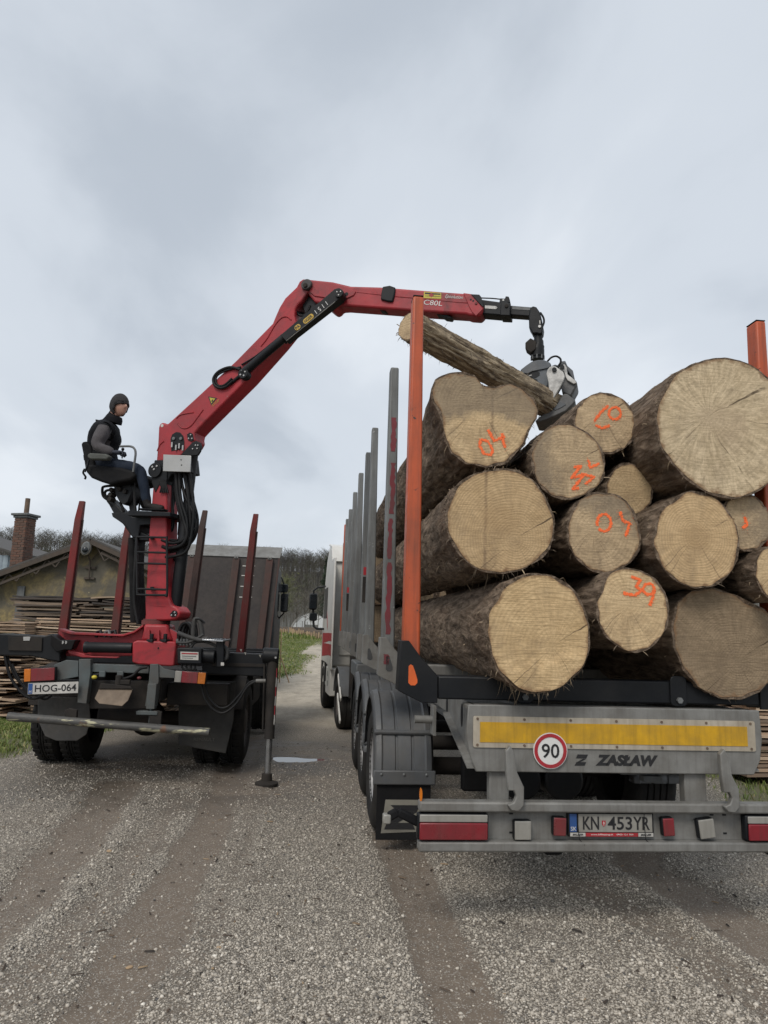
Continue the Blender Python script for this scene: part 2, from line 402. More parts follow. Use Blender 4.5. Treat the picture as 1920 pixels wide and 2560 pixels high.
def masks(x, y):
    wob = (vnoise(x, y, 0.35, 3) - 0.5) * 0.14 + (vnoise(x, y, 1.3, 4) - 0.5) * 0.16
    mud = np.zeros_like(x)
    for pts, w, k in RUTS:
        d = seg_dist(x, y, pts) + wob * (0.35 if pts is RUT_TREAD else 0.75)
        mud = np.maximum(mud, k * (1 - sstep(w * 0.62, w * (1.0 if pts is RUT_TREAD else 1.15), d)))
    patch = sstep(0.56, 0.74, vnoise(x, y, 0.9, 8) * 0.6 + vnoise(x, y, 0.3, 9) * 0.4)
    mud = np.maximum(mud, patch * 0.4)
    # compacted, muddier lane between the two lorries and further on
    lane = sstep(5.9, 7.8, y) * (1 - sstep(10.5, 14, y)) * sstep(-5.5, -3.0, x) * (1 - sstep(0.2, 1.0, x))
    mud = np.maximum(mud, lane * (0.25 + 0.5 * vnoise(x, y, 0.8, 5)))
    wet = lane * (0.15 + 0.75 * vnoise(x, y, 1.1, 6))
    wet = np.maximum(wet, (1 - sstep(0.9, 2.4, pud_r(x, y))))
    n2 = (vnoise(x, y, 0.5, 21) - 0.5) * 0.5 + (vnoise(x, y, 1.8, 22) - 0.5) * 0.7
    gl = sstep(-0.15, 0.35, -(x + 4.55 + n2 * 0.5)) * sstep(8.3, 9.1, y + n2)
    edge = np.where(y < 38, -3.3, -3.3 - (y - 38) * 0.30)
    gm = sstep(-0.3, 0.6, edge - x + n2) * sstep(25.2, 26.8, y + n2) * (1 - sstep(60, 62, y))
    gr = sstep(-0.2, 0.5, x - 3.7 - n2 * 0.8) * sstep(6.9, 7.8, y + n2 * 1.2) * 0.85
    gf = sstep(0, 1.5, seg_side(x, y) + n2)
    gc = sstep(0, 1.0, x - 0.2) * sstep(18, 22, y + n2)
    g = np.clip(np.maximum.reduce([gl, gm, gr, gf, gc]), 0, 1)
    return np.clip(mud, 0, 1), np.clip(wet, 0, 1), g
def seg_side(x, y):
    """beyond the bending track: green"""
    return ((y - 53.6) + (x + 4.6) * 3.88) * 0.25 + 0.9
def ground_z(x, y):
    z = -0.22 * sstep(9.8, 14.5, y) + 0.22 * sstep(24, 42, y) + 1.15 * sstep(28, 78, y)
    near = 1 - sstep(14, 22, np.hypot(x, y))
    z = z + near * ((vnoise(x, y, 0.8, 1) - 0.5) * 0.022 + (vnoise(x, y, 0.22, 2) - 0.5) * 0.010)
    for pts, w, k in RUTS:
        d = seg_dist(x, y, pts)
        z = z - near * k * 0.026 * (1 - sstep(w * 0.5, w * 1.2, d)) + near * k * 0.010 * np.exp(-((d - w * 1.35) / 0.06) ** 2)
    d = seg_dist(x, y, RUT_TREAD)
    sx = (x - tw0.x) * math.cos(T_YAW) + (y - tw0.y) * math.sin(T_YAW)
    tread = np.exp(-((np.abs(sx) - 0.05) / 0.017) ** 2) + np.exp(-((np.abs(sx) - 0.135) / 0.017) ** 2)
    sy_ = -(x - tw0.x) * math.sin(T_YAW) + (y - tw0.y) * math.cos(T_YAW)
    z = z + near * 0.017 * tread * (d < 0.19) * (0.72 + 0.28 * np.sin(sy_ * 60)) * (0.4 + 0.8 * vnoise(x, y, 0.5, 71))
    z = z - 0.032 * (1 - sstep(0.75, 1.5, pud_r(x, y))) 
    return z
def axis(fine0, fine1, step, lo, hi, grow=1.13):
    a = list(np.arange(fine0, fine1 + 1e-6, step)); s = step; p = fine1
    while p < hi: s = min(s * grow, 60); p += s; a.append(p)
    s = step; p = fine0
    while p > lo: s = min(s * grow, 60); p -= s; a.insert(0, p)
    return np.array(a)
gx = axis(-4.6, 4.2, 0.032, -900, 900); gy = axis(2.4, 10.5, 0.032, -40, 1200)
GX, GY = np.meshgrid(gx, gy); GZ = ground_z(GX, GY); mud, wet, grs = masks(GX, GY)
nx_, ny_ = len(gx), len(gy); ii = np.arange(nx_ * ny_).reshape(ny_, nx_)
F = np.stack([ii[:-1, :-1], ii[:-1, 1:], ii[1:, 1:], ii[1:, :-1]], -1).reshape(-1, 4)
t = NT('gravel_yard'); co = t.coord()
a_m, a_w, a_g = t.attr('mud'), t.attr('wet'), t.attr('grass')
vc = t.vor(co, 95, 'Color'); hv = t.n('ShaderNodeSeparateColor'); t.put(hv.inputs[0], vc)
stone = t.ramp(hv.outputs[0], [(0.0, (0.10, 0.092, 0.080)), (0.25, (0.27, 0.242, 0.203)), (0.6, (0.44, 0.396, 0.330)), (0.85, (0.58, 0.526, 0.445)), (1.0, (0.74, 0.68, 0.58))])
vd = t.vor(co, 95, 'Distance'); gap = t.range(vd, 0.30, 0.62)
stone = t.mix(gap, stone, (0.125, 0.105, 0.082))
stone = t.mix(t.range(t.noise(co, 1.1, 6, 0.6), 0.4, 0.75, 0.0, 0.35), stone, (0.27, 0.23, 0.178))
mudc = t.mix(t.range(t.noise(co, 14, 8, 0.7), 0.3, 0.7), (0.19, 0.150, 0.112), (0.130, 0.103, 0.078))
fine = t.vor(co, 160, 'Color'); hf = t.n('ShaderNodeSeparateColor'); t.put(hf.inputs[0], fine)
mudc = t.mix(t.range(hf.outputs[0], 0.84, 0.90), mudc, (0.30, 0.275, 0.24))
mm = t.math('ADD', a_m, t.range(t.noise(co, 22, 6, 0.7), 0.3, 0.7, -0.45, 0.45))
mfac = t.range(mm, 0.32, 0.72)
col = t.mix(mfac, stone, mudc)
far_c = t.mix(t.range(t.noise(co, 1.6, 8, 0.7), 0.35, 0.65), (0.62, 0.55, 0.44), (0.47, 0.41, 0.32)); far_c = t.mix(t.range(t.noise(co, 30, 5, 0.7), 0.35, 0.65, 0, 0.5), far_c, (0.24, 0.205, 0.16))
far_c = t.mix(t.range(t.noise(t.map(co, (1, 0.35, 1)), 2.6, 7, 0.72), 0.42, 0.62, 0, 0.55), far_c, (0.22, 0.188, 0.145))
col = t.mix(t.attr('pale'), col, far_c)
soil = t.mix(t.range(t.noise(co, 5, 8, 0.7), 0.35, 0.65), (0.095, 0.115, 0.036), (0.135, 0.115, 0.060))
col = t.mix(a_g, col, soil)
wf = t.range(t.math('ADD', a_w, t.range(t.noise(co, 3.0, 6, 0.7), 0.3, 0.7, -0.3, 0.3)), 0.25, 0.75)
col = t.mix(t.math('MULTIPLY', wf, 0.42), col, (0.040, 0.036, 0.031))
hh = t.math('ADD', t.math('MULTIPLY', t.math('SUBTRACT', 1.0, vd), t.math('SUBTRACT', 1.0, t.math('MULTIPLY', mfac, 0.85))), t.math('MULTIPLY', t.noise(co, 45, 6, 0.75), 0.5))
t.bump(hh, 0.8, 0.012)
MT['ground'] = t.done(col, t.range(wf, 0, 1, 0.78, 0.42), 0, 0.5)
ground = fast_mesh('ground', np.stack([GX.ravel(), GY.ravel(), GZ.ravel()], 1), F, MT['ground'], smooth=True,
                   attrs={'mud': mud.ravel(), 'wet': wet.ravel(), 'grass': grs.ravel(), 'pale': (sstep(13.0, 18.5, GY + (vnoise(GX, GY, 1.5, 61) - 0.5) * 5)).ravel()})
tag(ground, kind='structure')

# puddle between the lorries
t = NT('puddle_water'); co = t.coord(); t.bump(t.noise(co, 9, 3), 0.03, 0.01)
MT['water'] = t.done((0.035, 0.032, 0.028), 0.03, 0, 0.5)
ang = np.linspace(0, 2 * math.pi, 49)[:-1]
m = MB(); rr = []
for a in ang:
    k = 1.16 + 0.14 * math.sin(3 * a + 1) + 0.1 * math.sin(5 * a); rr.append((PUD.x + 0.31 * k * math.cos(a), PUD.y + 0.18 * k * math.sin(a)))
zp = float(ground_z(np.array([PUD.x]), np.array([PUD.y]))[0]) + 0.016
m.add([(x, y, zp) for x, y in rr], [tuple(range(len(rr)))])
tag(m.build('puddle', MT['water'], smooth=0), kind='structure')

# loose gravel: a stone each, all in one mesh that nobody could count
ico = bmesh.new(); bmesh.ops.create_icosphere(ico, subdivisions=1, radius=1.0)
ico_v = np.array([v.co[:] for v in ico.verts]); ico_f = np.array([[v.index for v in f.verts] for f in ico.faces]); ico.free()
N = 152000
yy = 2.55 + (rng.random(N) ** 1.45) * 7.2; xx = (rng.random(N) * 2 - 1) * (yy * 0.60 + 0.2)
mu, we, gr = masks(xx, yy)
keep = (rng.random(N) > np.clip(mu * 1.1, 0, 0.93)) & (gr < 0.4) & (pud_r(xx, yy) > 1.05)
xx, yy = xx[keep], yy[keep]; n = len(xx); zz = ground_z(xx, yy)
size = 0.0033 + 0.0033 * rng.random(n) + 0.0075 * rng.random(n) ** 9
sc = size[:, None] * (0.7 + 0.6 * rng.random((n, 3))); sc[:, 2] *= 0.75
qa = rng.random(n) * 6.283
tilt = (rng.random(n) - 0.5) * 1.2; tones = np.clip(rng.normal(0.50, 0.21, n), 0, 1)
oct_v = np.array([(1, 0, 0), (-1, 0, 0), (0, 1, 0), (0, -1, 0), (0, 0, 1), (0, 0, -1)], dtype=float) * 1.12
oct_f = np.array([(0, 2, 4), (2, 1, 4), (1, 3, 4), (3, 0, 4), (2, 0, 5), (1, 2, 5), (3, 1, 5), (0, 3, 5)])
def stones(sel, bv_, bf_):
    m_ = int(sel.sum()); k_ = len(bv_); P = bv_[None] * (0.75 + 0.5 * rng.random((m_, k_, 1))) * sc[sel][:, None, :]
    ct, st = np.cos(tilt[sel])[:, None], np.sin(tilt[sel])[:, None]; ca, sa = np.cos(qa[sel])[:, None], np.sin(qa[sel])[:, None]
    Px, Pz = P[:, :, 0] * ct - P[:, :, 2] * st, P[:, :, 0] * st + P[:, :, 2] * ct
    Q = np.stack([Px * ca - P[:, :, 1] * sa + xx[sel][:, None], Px * sa + P[:, :, 1] * ca + yy[sel][:, None], Pz + (zz + size * 0.25)[sel][:, None]], -1).reshape(-1, 3)
    return Q, (bf_[None] + (np.arange(m_) * k_)[:, None, None]).reshape(-1, 3), np.repeat(tones[sel], k_)
close = yy < 4.3
Q0, F0, T0 = stones(close, ico_v, ico_f); Q1, F1, T1 = stones(~close, oct_v, oct_f)
Q, FF, tone_v = np.concatenate([Q0, Q1]), np.concatenate([F0, F1 + len(Q0)]), np.concatenate([T0, T1])
t = NT('loose_stones'); tone = t.attr('tone')
c = t.ramp(tone, [(0.0, (0.06, 0.058, 0.057)), (0.22, (0.21, 0.190, 0.162)), (0.5, (0.42, 0.376, 0.313)), (0.8, (0.58, 0.526, 0.447)), (1.0, (0.78, 0.73, 0.64))])
c = t.mix(t.range(t.noise(t.coord(), 60, 3), 0.35, 0.7, 0, 0.25), c, (0.12, 0.10, 0.08))
MT['stones'] = t.done(c, 0.55, 0, 0.5)
gravel = fast_mesh('gravel', Q, FF, MT['stones'], attrs={'tone': tone_v})
tag(gravel, 'loose pale and dark gravel scattered over the muddy yard', 'gravel', kind='stuff')
# larger single stones and bark scraps lie among it
def blob_stone(x, y, r, mat, label, seed, name='stone', flat=0.6):
    random.seed(seed); m = MB(); m.ball((0, 0, 0), r, 10, 7, (1, 0.8, flat))
    m.v = [tuple(Vector(v) * (1 + 0.28 * noise.noise(Vector(v) * (1.6 / r) + Vector((seed, 0, 0))))) for v in m.v]
    o = m.build(name, mat, smooth=60); o.location = (x, y, float(ground_z(np.array([x]), np.array([y]))[0]) + r * flat * 0.4); o.rotation_euler = (0, 0, seed)
    tag(o, label, 'stone' if name == 'stone' else 'wood scrap')
MT['pale_stone'] = M('pale_stone', (0.50, 0.45, 0.37), rough=0.8, damt=0.3)
MT['woodchip'] = M('wood_chip', (0.42, 0.30, 0.18), (0.30, 0.20, 0.12), rough=0.85)
for i, (px, py, r_, mk, nm, lb) in enumerate([
        (548, 2365, 0.016, 'woodchip', 'wood_chip', 'flat tan wood chip on the left muddy rut'),
        (325, 2400, 0.020, 'woodchip', 'wood_chip', 'tan wood scrap at the left edge of the gravel'),
        (272, 2134, 0.026, 'woodchip', 'wood_chip', 'pale chip of wood on gravel behind the crane lorry'),
        (1020, 2385, 0.014, 'pale_stone', 'stone', 'pale stone pressed into the right tyre track'),
        (1296, 2387, 0.015, 'pale_stone', 'stone', 'biggest pale pebble in gravel behind the timber trailer'),
        (1003, 2530, 0.017, 'pale_stone', 'stone', 'pale stone at the bottom of the right tyre track')]):
    p = on_ground(px, py); blob_stone(p.x, p.y, r_, MT[mk], lb, i + 3, nm, 0.3 if mk == 'woodchip' else 0.6)

# bark litter and twigs trodden into the gravel
g = np.random.default_rng(77); n = 900
x = (g.random(n) * 2 - 1) * 3.6; y = 2.7 + g.random(n) ** 1.3 * 8.5; k = (np.abs(x) < y * 0.6) & (pud_r(x, y) > 1.2); x, y = x[k], y[k]; n = len(x); z = ground_z(x, y) + 0.006
L_ = 0.006 + 0.03 * g.random(n) ** 3; W_ = 0.002 + 0.004 * g.random(n); a = g.random(n) * 6.283; ux, uy = np.cos(a), np.sin(a)
q = lambda s, t_, h: np.stack([x + ux * L_ * s - uy * W_ * t_, y + uy * L_ * s + ux * W_ * t_, z + h * W_], 1)
V = np.stack([q(-1, -1, 0), q(1, -0.7, 0.3), q(1.1, 0.8, 0.2), q(-0.9, 1, 0), q(-0.8, -0.6, 1.4), q(0.9, -0.5, 1.6), q(0.9, 0.5, 1.5), q(-0.8, 0.6, 1.3)], 1).reshape(-1, 3); b = np.arange(n) * 8
Fb = np.concatenate([np.stack([b + i for i in f], 1) for f in ((4, 5, 6, 7), (0, 1, 5, 4), (1, 2, 6, 5), (2, 3, 7, 6), (3, 0, 4, 7))])
t = NT('bark_litter'); MT['litter'] = t.done(t.ramp(t.attr('tone'), [(0.0, (0.025, 0.02, 0.017)), (0.6, (0.085, 0.06, 0.042)), (1.0, (0.32, 0.23, 0.14))]), 0.9)
tag(fast_mesh('bark_litter', V, Fb, MT['litter'], attrs={'tone': np.repeat(g.random(n) ** 1.4, 8)}), 'small bark scraps and twigs trodden into the gravel', 'bark litter', kind='stuff')

# grass
def grass_patch(n, xr, yr, hgt, seed, name, label, wid=0.006):
    g = np.random.default_rng(seed)
    x = xr[0] + g.random(n) * (xr[1] - xr[0]); y = yr[0] + g.random(n) * (yr[1] - yr[0])
    mk = masks(x, y)[2]; cl_ = vnoise(x, y, 0.25, 31) * 0.6 + vnoise(x, y, 1.1, 32) * 0.6
    k = g.random(n) < mk * np.clip(cl_ * 1.5 - 0.15, 0.1, 1)
    x, y, cl_ = x[k], y[k], cl_[k]; n = len(x); z = ground_z(x, y)
    h = hgt * (0.35 + 0.9 * g.random(n)) * (0.5 + cl_ * 0.8); a = g.random(n) * 6.283; lean = h * (0.2 + 0.7 * g.random(n)); la = g.random(n) * 6.283
    w = wid * (0.6 + 0.8 * g.random(n)); dx, dy = np.cos(a) * w, np.sin(a) * w
    B0 = np.stack([x - dx, y - dy, z], 1); B1 = np.stack([x + dx, y + dy, z], 1)
    mx, my = x + np.cos(la) * lean * 0.35, y + np.sin(la) * lean * 0.35
    M0 = np.stack([mx - dx * 0.8, my - dy * 0.8, z + h * 0.6], 1); M1 = np.stack([mx + dx * 0.8, my + dy * 0.8, z + h * 0.6], 1)
    Tp = np.stack([x + np.cos(la) * lean, y + np.sin(la) * lean, z + h * 0.95], 1)
    V = np.stack([B0, B1, M1, M0, Tp], 1).reshape(-1, 3); b = np.arange(n) * 5
    Fq = np.concatenate([np.stack([b, b + 1, b + 2], 1), np.stack([b, b + 2, b + 3], 1), np.stack([b + 3, b + 2, b + 4], 1)])
    o = fast_mesh(name, V, Fq, MT['grass'], attrs={'tone': np.repeat(g.random(n), 5)})
    return tag(o, label, 'grass', kind='stuff')
t = NT('grass_blades'); co = t.coord()
gcol = t.ramp(t.attr('tone'), [(0.0, (0.085, 0.130, 0.028)), (0.55, (0.150, 0.205, 0.048)), (0.85, (0.23, 0.24, 0.08)), (1.0, (0.38, 0.32, 0.16))])
MT['grass'] = t.done(gcol, 0.6, 0, 0.3)
grass_patch(52000, (-9.0, -3.9), (8.4, 15.5), 0.075, 41, 'grass', 'short green grass left of the crane lorry')
grass_patch(46000, (-9.5, -2.2), (25, 60), 0.075, 42, 'grass', 'rough grass verge in the gap between the lorries', 0.016)
grass_patch(12000, (3.5, 9.0), (6.8, 12.0), 0.07, 43, 'grass', 'sparse grass by the plank stack right of the trailer')
grass_patch(20000, (-26, 16), (57, 92), 0.30, 44, 'grass', 'far green meadow in front of the wooded hill', 0.04)

# wooded hill
def hill_z(x, y):
    base = (1.15 + 20.5 * sstep(92, 265, y + 12 * np.sin(x * 0.013))) * (1.0 + 0.30 * (1 - sstep(-120, -30, x)))
    base = base + 32 * sstep(330, 1000, y) + 2.6 * (vnoise(x, y, 60, 51) - 0.5) * sstep(110, 200, y)
    return base - 0.6 * (1 - sstep(90, 110, y))
hx = np.linspace(-700, 700, 150); hy = np.concatenate([np.linspace(88, 330, 90), np.linspace(340, 1100, 50)])
HX, HY = np.meshgrid(hx, hy); HZ = hill_z(HX, HY)
ii = np.arange(HX.size).reshape(HX.shape); F = np.stack([ii[:-1, :-1], ii[:-1, 1:], ii[1:, 1:], ii[1:, :-1]], -1).reshape(-1, 4)
t = NT('leaf_litter_hill'); co = t.coord()
MT['hill'] = t.done(t.mix(t.range(t.noise(co, 0.12, 7, 0.7), 0.35, 0.65), (0.060, 0.050, 0.040), (0.040, 0.041, 0.028)), 0.9)
tag(fast_mesh('hill', np.stack([HX.ravel(), HY.ravel(), HZ.ravel()], 1), F, MT['hill'], smooth=True), kind='structure')

def branch_cloud(seed, height, nb=38, nt=95, spread=0.30, r0=0.012, droop=0.0, crown0=0.28):
    """3-sided tapering limbs of one bare tree as vertex and face arrays"""
    g = random.Random(seed); V = []; Fs = []
    def spike(a, b, ra, rb=0.0):
        d = (b - a).normalized(); x = d.orthogonal().normalized(); y = d.cross(x); n = len(V)
        if rb < height * 0.001:
            for k in range(3): V.append(a + (x * math.cos(2.0944 * k) + y * math.sin(2.0944 * k)) * ra)
            V.append(b); Fs.extend([(n, n + 1, n + 3), (n + 1, n + 2, n + 3), (n + 2, n, n + 3)]); return
        for p, r_ in ((a, ra), (b, rb)):
            for k in range(3):
                q = 2.0944 * k; V.append(p + (x * math.cos(q) + y * math.sin(q)) * r_)
        for k in range(3):
            k2 = (k + 1) % 3; Fs.append((n + k, n + k2, n + 3 + k2)); Fs.append((n + k, n + 3 + k2, n + 3 + k))
    tr = [Vector((0, 0, 0))]
    for i in range(1, 6): tr.append(Vector((g.uniform(-1, 1) * height * 0.02 * i / 2, g.uniform(-1, 1) * height * 0.02 * i / 2, height * 0.9 * i / 5)))
    for i in range(5): spike(tr[i], tr[i + 1], height * r0 * (1 - i / 5.5), height * r0 * (1 - (i + 1) / 5.5))
    ntr = len(Fs); limbs = []
    for i in range(nb):
        u = crown0 + (1 - crown0) * g.random() ** 0.8; k = min(int(u * 5), 4); f = u * 5 - k
        a = tr[k].lerp(tr[k + 1], f); az_ = g.uniform(0, 6.283); L = height * spread * (1.15 - 0.65 * u) * g.uniform(0.6, 1.2)
        d = Vector((math.cos(az_), math.sin(az_), g.uniform(0.35, 1.3) - droop)).normalized()
        b = a + d * L; spike(a, b, height * 0.0045 * (1.3 - u), height * 0.0018); limbs.append((a, b))
    for i in range(nt):
        a0, b0 = limbs[g.randrange(len(limbs))]; a = a0.lerp(b0, g.uniform(0.25, 1)); 
        d = ((b0 - a0).normalized() + Vector((g.uniform(-1, 1), g.uniform(-1, 1), g.uniform(-0.3, 0.9))) * 0.8).normalized()
        spike(a, a + d * height * g.uniform(0.05, 0.14), height * 0.0022, height * 0.0006)
    return np.array([v[:] for v in V]), np.array(Fs), ntr
protos = [branch_cloud(100 + i, 1.0, 26, 62, spread=0.26 + 0.03 * i, r0=0.011) for i in range(5)]
VV, FF, TT = [], [], []; off = 0; g = random.Random(5)
for i in range(1900):
    y = 104 + 190 * g.random() ** 0.55; q_ = g.random(); x = y * ((g.random() * 2 - 1) * 0.62 if q_ < 0.38 else (g.uniform(-0.17, -0.03) if q_ < 0.66 else g.uniform(-0.56, -0.33)))
    if abs(x / y - 0.0) > 0.62: continue
    v, f, _ = protos[i % 5]; h = g.uniform(4.8, 9.0) * (0.75 + 0.25 * min(1, (y - 95) / 60)); q = g.uniform(0, 6.283); c_, s_ = math.cos(q), math.sin(q)
    w = v * np.array([h * g.uniform(0.9, 1.4), h * g.uniform(0.9, 1.4), h]); z = float(hill_z(np.array([x]), np.array([y]))[0])
    VV.append(np.stack([w[:, 0] * c_ - w[:, 1] * s_ + x, w[:, 0] * s_ + w[:, 1] * c_ + y, w[:, 2] + z - 0.2], 1)); FF.append(f + off); off += len(v)
    TT.append(np.full(len(v), g.random()))
t = NT('bare_wood'); 
MT['wood_far'] = t.done(t.ramp(t.attr('tone'), [(0.0, (0.040, 0.036, 0.033)), (0.6, (0.070, 0.061, 0.050)), (0.85, (0.085, 0.078, 0.050)), (1.0, (0.07, 0.080, 0.042))]), 0.9)
tag(fast_mesh('far_wood', np.concatenate(VV), np.concatenate(FF), MT['wood_far'], attrs={'tone': np.concatenate(TT)}),
    'grey brown leafless wood covering the hill', 'wood', kind='stuff')

MT['trunk'] = M('grey_bark', (0.12, 0.105, 0.085), (0.08, 0.07, 0.058), rough=0.9)
MT['twig'] = M('bare_twigs', (0.15, 0.13, 0.105), (0.10, 0.09, 0.075), rough=0.9)
MT['bud'] = M('spring_buds', (0.16, 0.165, 0.07), (0.11, 0.12, 0.055), rough=0.8)
MT['conifer'] = M('conifer_needles', (0.022, 0.038, 0.020), (0.034, 0.050, 0.026), rough=0.85)
def bare_tree(px, d, h, seed, label, mat='twig', nb=60, nt=260, spread=0.33, leaf=0, name='bare_tree'):
    p = WORLD.at_y(px, 1560, d); z = float(ground_z(np.array([p.x]), np.array([p.y]))[0]) if d < 92 else float(hill_z(np.array([p.x]), np.array([p.y]))[0])
    o = thing(name, label, 'tree', (p.x, p.y, z)); v, f, ntr = branch_cloud(seed, h, nb, nt, spread)
    fast_mesh('trunk', v, f[:ntr], MT['trunk'], o); fast_mesh('crown', v, f[ntr:], MT[mat], o)
    if leaf:
        g = np.random.default_rng(seed); k = g.integers(len(v) // 2, len(v), leaf); c = v[k] + g.normal(0, 0.12, (leaf, 3)); s = 0.07
        a = g.normal(0, 1, (leaf, 3)) * s; b = g.normal(0, 1, (leaf, 3)) * s
        fast_mesh('buds', np.stack([c, c + a, c + b], 1).reshape(-1, 3), np.arange(leaf * 3).reshape(-1, 3), MT['bud'], o)
for i, (px, d, h, lb, mt, lf) in enumerate([
        (716, 84, 6.3, 'pale green budding tree right beside the crane lorry mirror', 'bud', 1500),
        (742, 76, 3.6, 'low bare bush at the left end of the white tunnel', 'twig', 0),
        (762, 74, 4.3, 'leafless shrub in front of the middle of the white tunnel', 'twig', 0),
        (778, 80, 3.9, 'leafless shrub left of the white lorry mirrors', 'twig', 0),
        (706, 72, 3.0, 'small bare bush just right of the crane lorry', 'twig', 0),
        (690, 78, 4.5, 'bare tree half hidden by the headboard of the crane lorry', 'twig', 0),
        (727, 88, 4.8, 'bare tree left of the white tunnel', 'twig', 0),
        (795, 86, 5.2, 'bare tree behind the white lorry mirrors', 'twig', 0)]):
    bare_tree(px, d, h, 300 + i, lb, mt, 70 if d < 80 else 60, 300, 0.36, lf)
# dark conifer beside the white cab
p = WORLD.at_y(812, 1560, 104); o = thing('conifer', 'dark conifer rising behind the cab of the white lorry', 'tree', (p.x, p.y, float(hill_z(np.array([p.x]), np.array([p.y]))[0]) - 0.3))
m = MB(); m.tube([(0, 0, 0), (0.1, 0, 5), (0, 0, 10.5)], [0.22, 0.14, 0.02], 7); m.build('trunk', MT['trunk'], o)
g = np.random.default_rng(9); n = 5200; hz = g.random(n) ** 0.9; rad = (1 - hz) * 2.6 * (0.35 + 0.65 * g.random(n)) * (0.8 + 0.25 * np.sin(hz * 60)); a = g.random(n) * 6.283
c = np.stack([np.cos(a) * rad, np.sin(a) * rad, 1.2 + hz * 9.6 - rad * 0.22], 1); A = g.normal(0, 0.14, (n, 3)); B = g.normal(0, 0.14, (n, 3)); A[:, 2] -= 0.08
fast_mesh('crown', np.stack([c, c + A, c + B], 1).reshape(-1, 3), np.arange(n * 3).reshape(-1, 3), MT['conifer'], o)

# white arched tunnel far behind the shrubs
MT['film'] = M('white_tunnel_film', (0.72, 0.72, 0.72), (0.60, 0.61, 0.62), rough=0.5, damt=0.25)
p0 = WORLD.at_y(778, 1570, 90); o = thing('polytunnel', 'white arched tunnel half hidden behind bare shrubs', 'polytunnel', (p0.x, p0.y, 0.0), R(8))
m = MB(); arc = [(2.6 * math.cos(q), 3.4 * math.sin(q) + 0.0) for q in np.linspace(0, math.pi, 21)]
m.prism(arc, lambda x, y, d_: (x, d_, y), 0, 14); m.build('cover', MT['film'], o)
for k in range(8):
    m = MB(); m.tube([(x * 1.012, k * 2 + 0.0, z * 1.012) for x, z in arc], 0.035, 6); m.build('hoop', MT['galv'], o)
m = MB(); m.box((0, -0.03, 1.0), (1.6, 0.05, 2.0)); dr = m.build('door', MT['galv'], o, 0.01)
# slim posts of a meadow fence
for i, (px, d) in enumerate([(706, 70), (756, 72), (761, 66), (768, 78), (722, 66)]):
    p = WORLD.at_y(px, 1560, d); m = MB(); m.cyl((0, 0, -0.3), (0, 0, 2.2), 0.045, 0.04, 8); m.box((0, 0, 2.23), (0.11, 0.11, 0.05))
    q = m.build('fence_post', MT['galv'], None); q.location = (p.x, p.y, 0)
    tag(q, 'slim pale fence post in the far meadow between the lorries', 'post', 'fence posts of the far meadow')
# power pylon on the skyline
p = WORLD.at_y(286, 1400, 640); zb = float(hill_z(np.array([p.x]), np.array([p.y]))[0])
ztop = WORLD.at_y(286, 1350, 640).z - zb
o = thing('power_pylon', 'tiny lattice power pylon on the skyline right of the gable', 'pylon', (p.x, p.y, zb))
m = MB(); w0, w1 = 4.2, 0.7
for sx in (-1, 1):
    for sy in (-1, 1): m.bar((sx * w0, sy * w0, 0), (sx * w1, sy * w1, ztop * 0.9), 0.5, 0.5)
    for sy in (-1, 1): m.bar((sx * w1, sy * w1, ztop * 0.9), (0, 0, ztop), 0.4, 0.4)
for k in range(9):
    z0, z1 = ztop * 0.1 * k, ztop * 0.1 * (k + 1); a_, b_ = w0 + (w1 - w0) * k / 9, w0 + (w1 - w0) * (k + 1) / 9
    for s in (-1, 1): m.bar((-a_, s * a_, z0), (b_, s * b_, z1), 0.3, 0.3); m.bar((a_, s * a_, z0), (-b_, s * b_, z1), 0.3, 0.3)
m.build('tower', MT['galv_dark'], o)
for k in (0.66, 0.8):
    m = MB(); m.bar((-6, 0, ztop * k), (6, 0, ztop * k), 0.5, 0.6); m.build('cross_arm', MT['galv_dark'], o)

# ------------------------------------------------------------------ yellow gable shed, left
t = NT('stained_yellow_render'); co = t.coord()
n1 = t.noise(co, 1.1, 8, 0.68, 0.6); n2 = t.noise(co, 7, 6, 0.7)
c = t.mix(t.range(n1, 0.36, 0.52), (0.29, 0.225, 0.105), (0.125, 0.113, 0.088))
c = t.mix(t.range(n2, 0.42, 0.68, 0, 0.75), c, (0.095, 0.084, 0.063))
c = t.mix(t.range(t.noise(co, 2.3, 5, 0.6), 0.66, 0.70, 0, 0.8), c, (0.42, 0.35, 0.20))
t.bump(n2, 0.5, 0.02); MT['render'] = t.done(c, 0.95)
MT['roofing'] = M('dark_roof_sheet', (0.060, 0.057, 0.054), (0.085, 0.08, 0.075), rough=0.8)
MT['steel_old'] = M('rusty_steel_section', (0.055, 0.046, 0.038), (0.085, 0.062, 0.045), rough=0.8)
BD = 20.0
BF = Frame(WORLD.at_y(230, 1348, BD).x, BD, R(2.0))
apex = BF.at_y(231, 1349, 0).z
pl = BF.at_y(0, 1432, 0); slope = (apex - pl.z) / (0 - pl.x)
HWD = 4.15; zl = apex - slope * -0 - abs(slope) * HWD
shed = thing('yellow_shed', 'stained yellow rendered shed with a low gable behind the plank stacks', 'shed', BF.o, BF.yaw)
gable = [(-HWD, 0), (HWD, 0), (HWD, zl - 0.12), (0, apex - 0.12), (-HWD, zl - 0.12)]
m = MB(); m.prism(gable, lambda x, z, d_: (x, d_, z), 0.28, 0.55); m.build('gable_wall', MT['render'], shed)
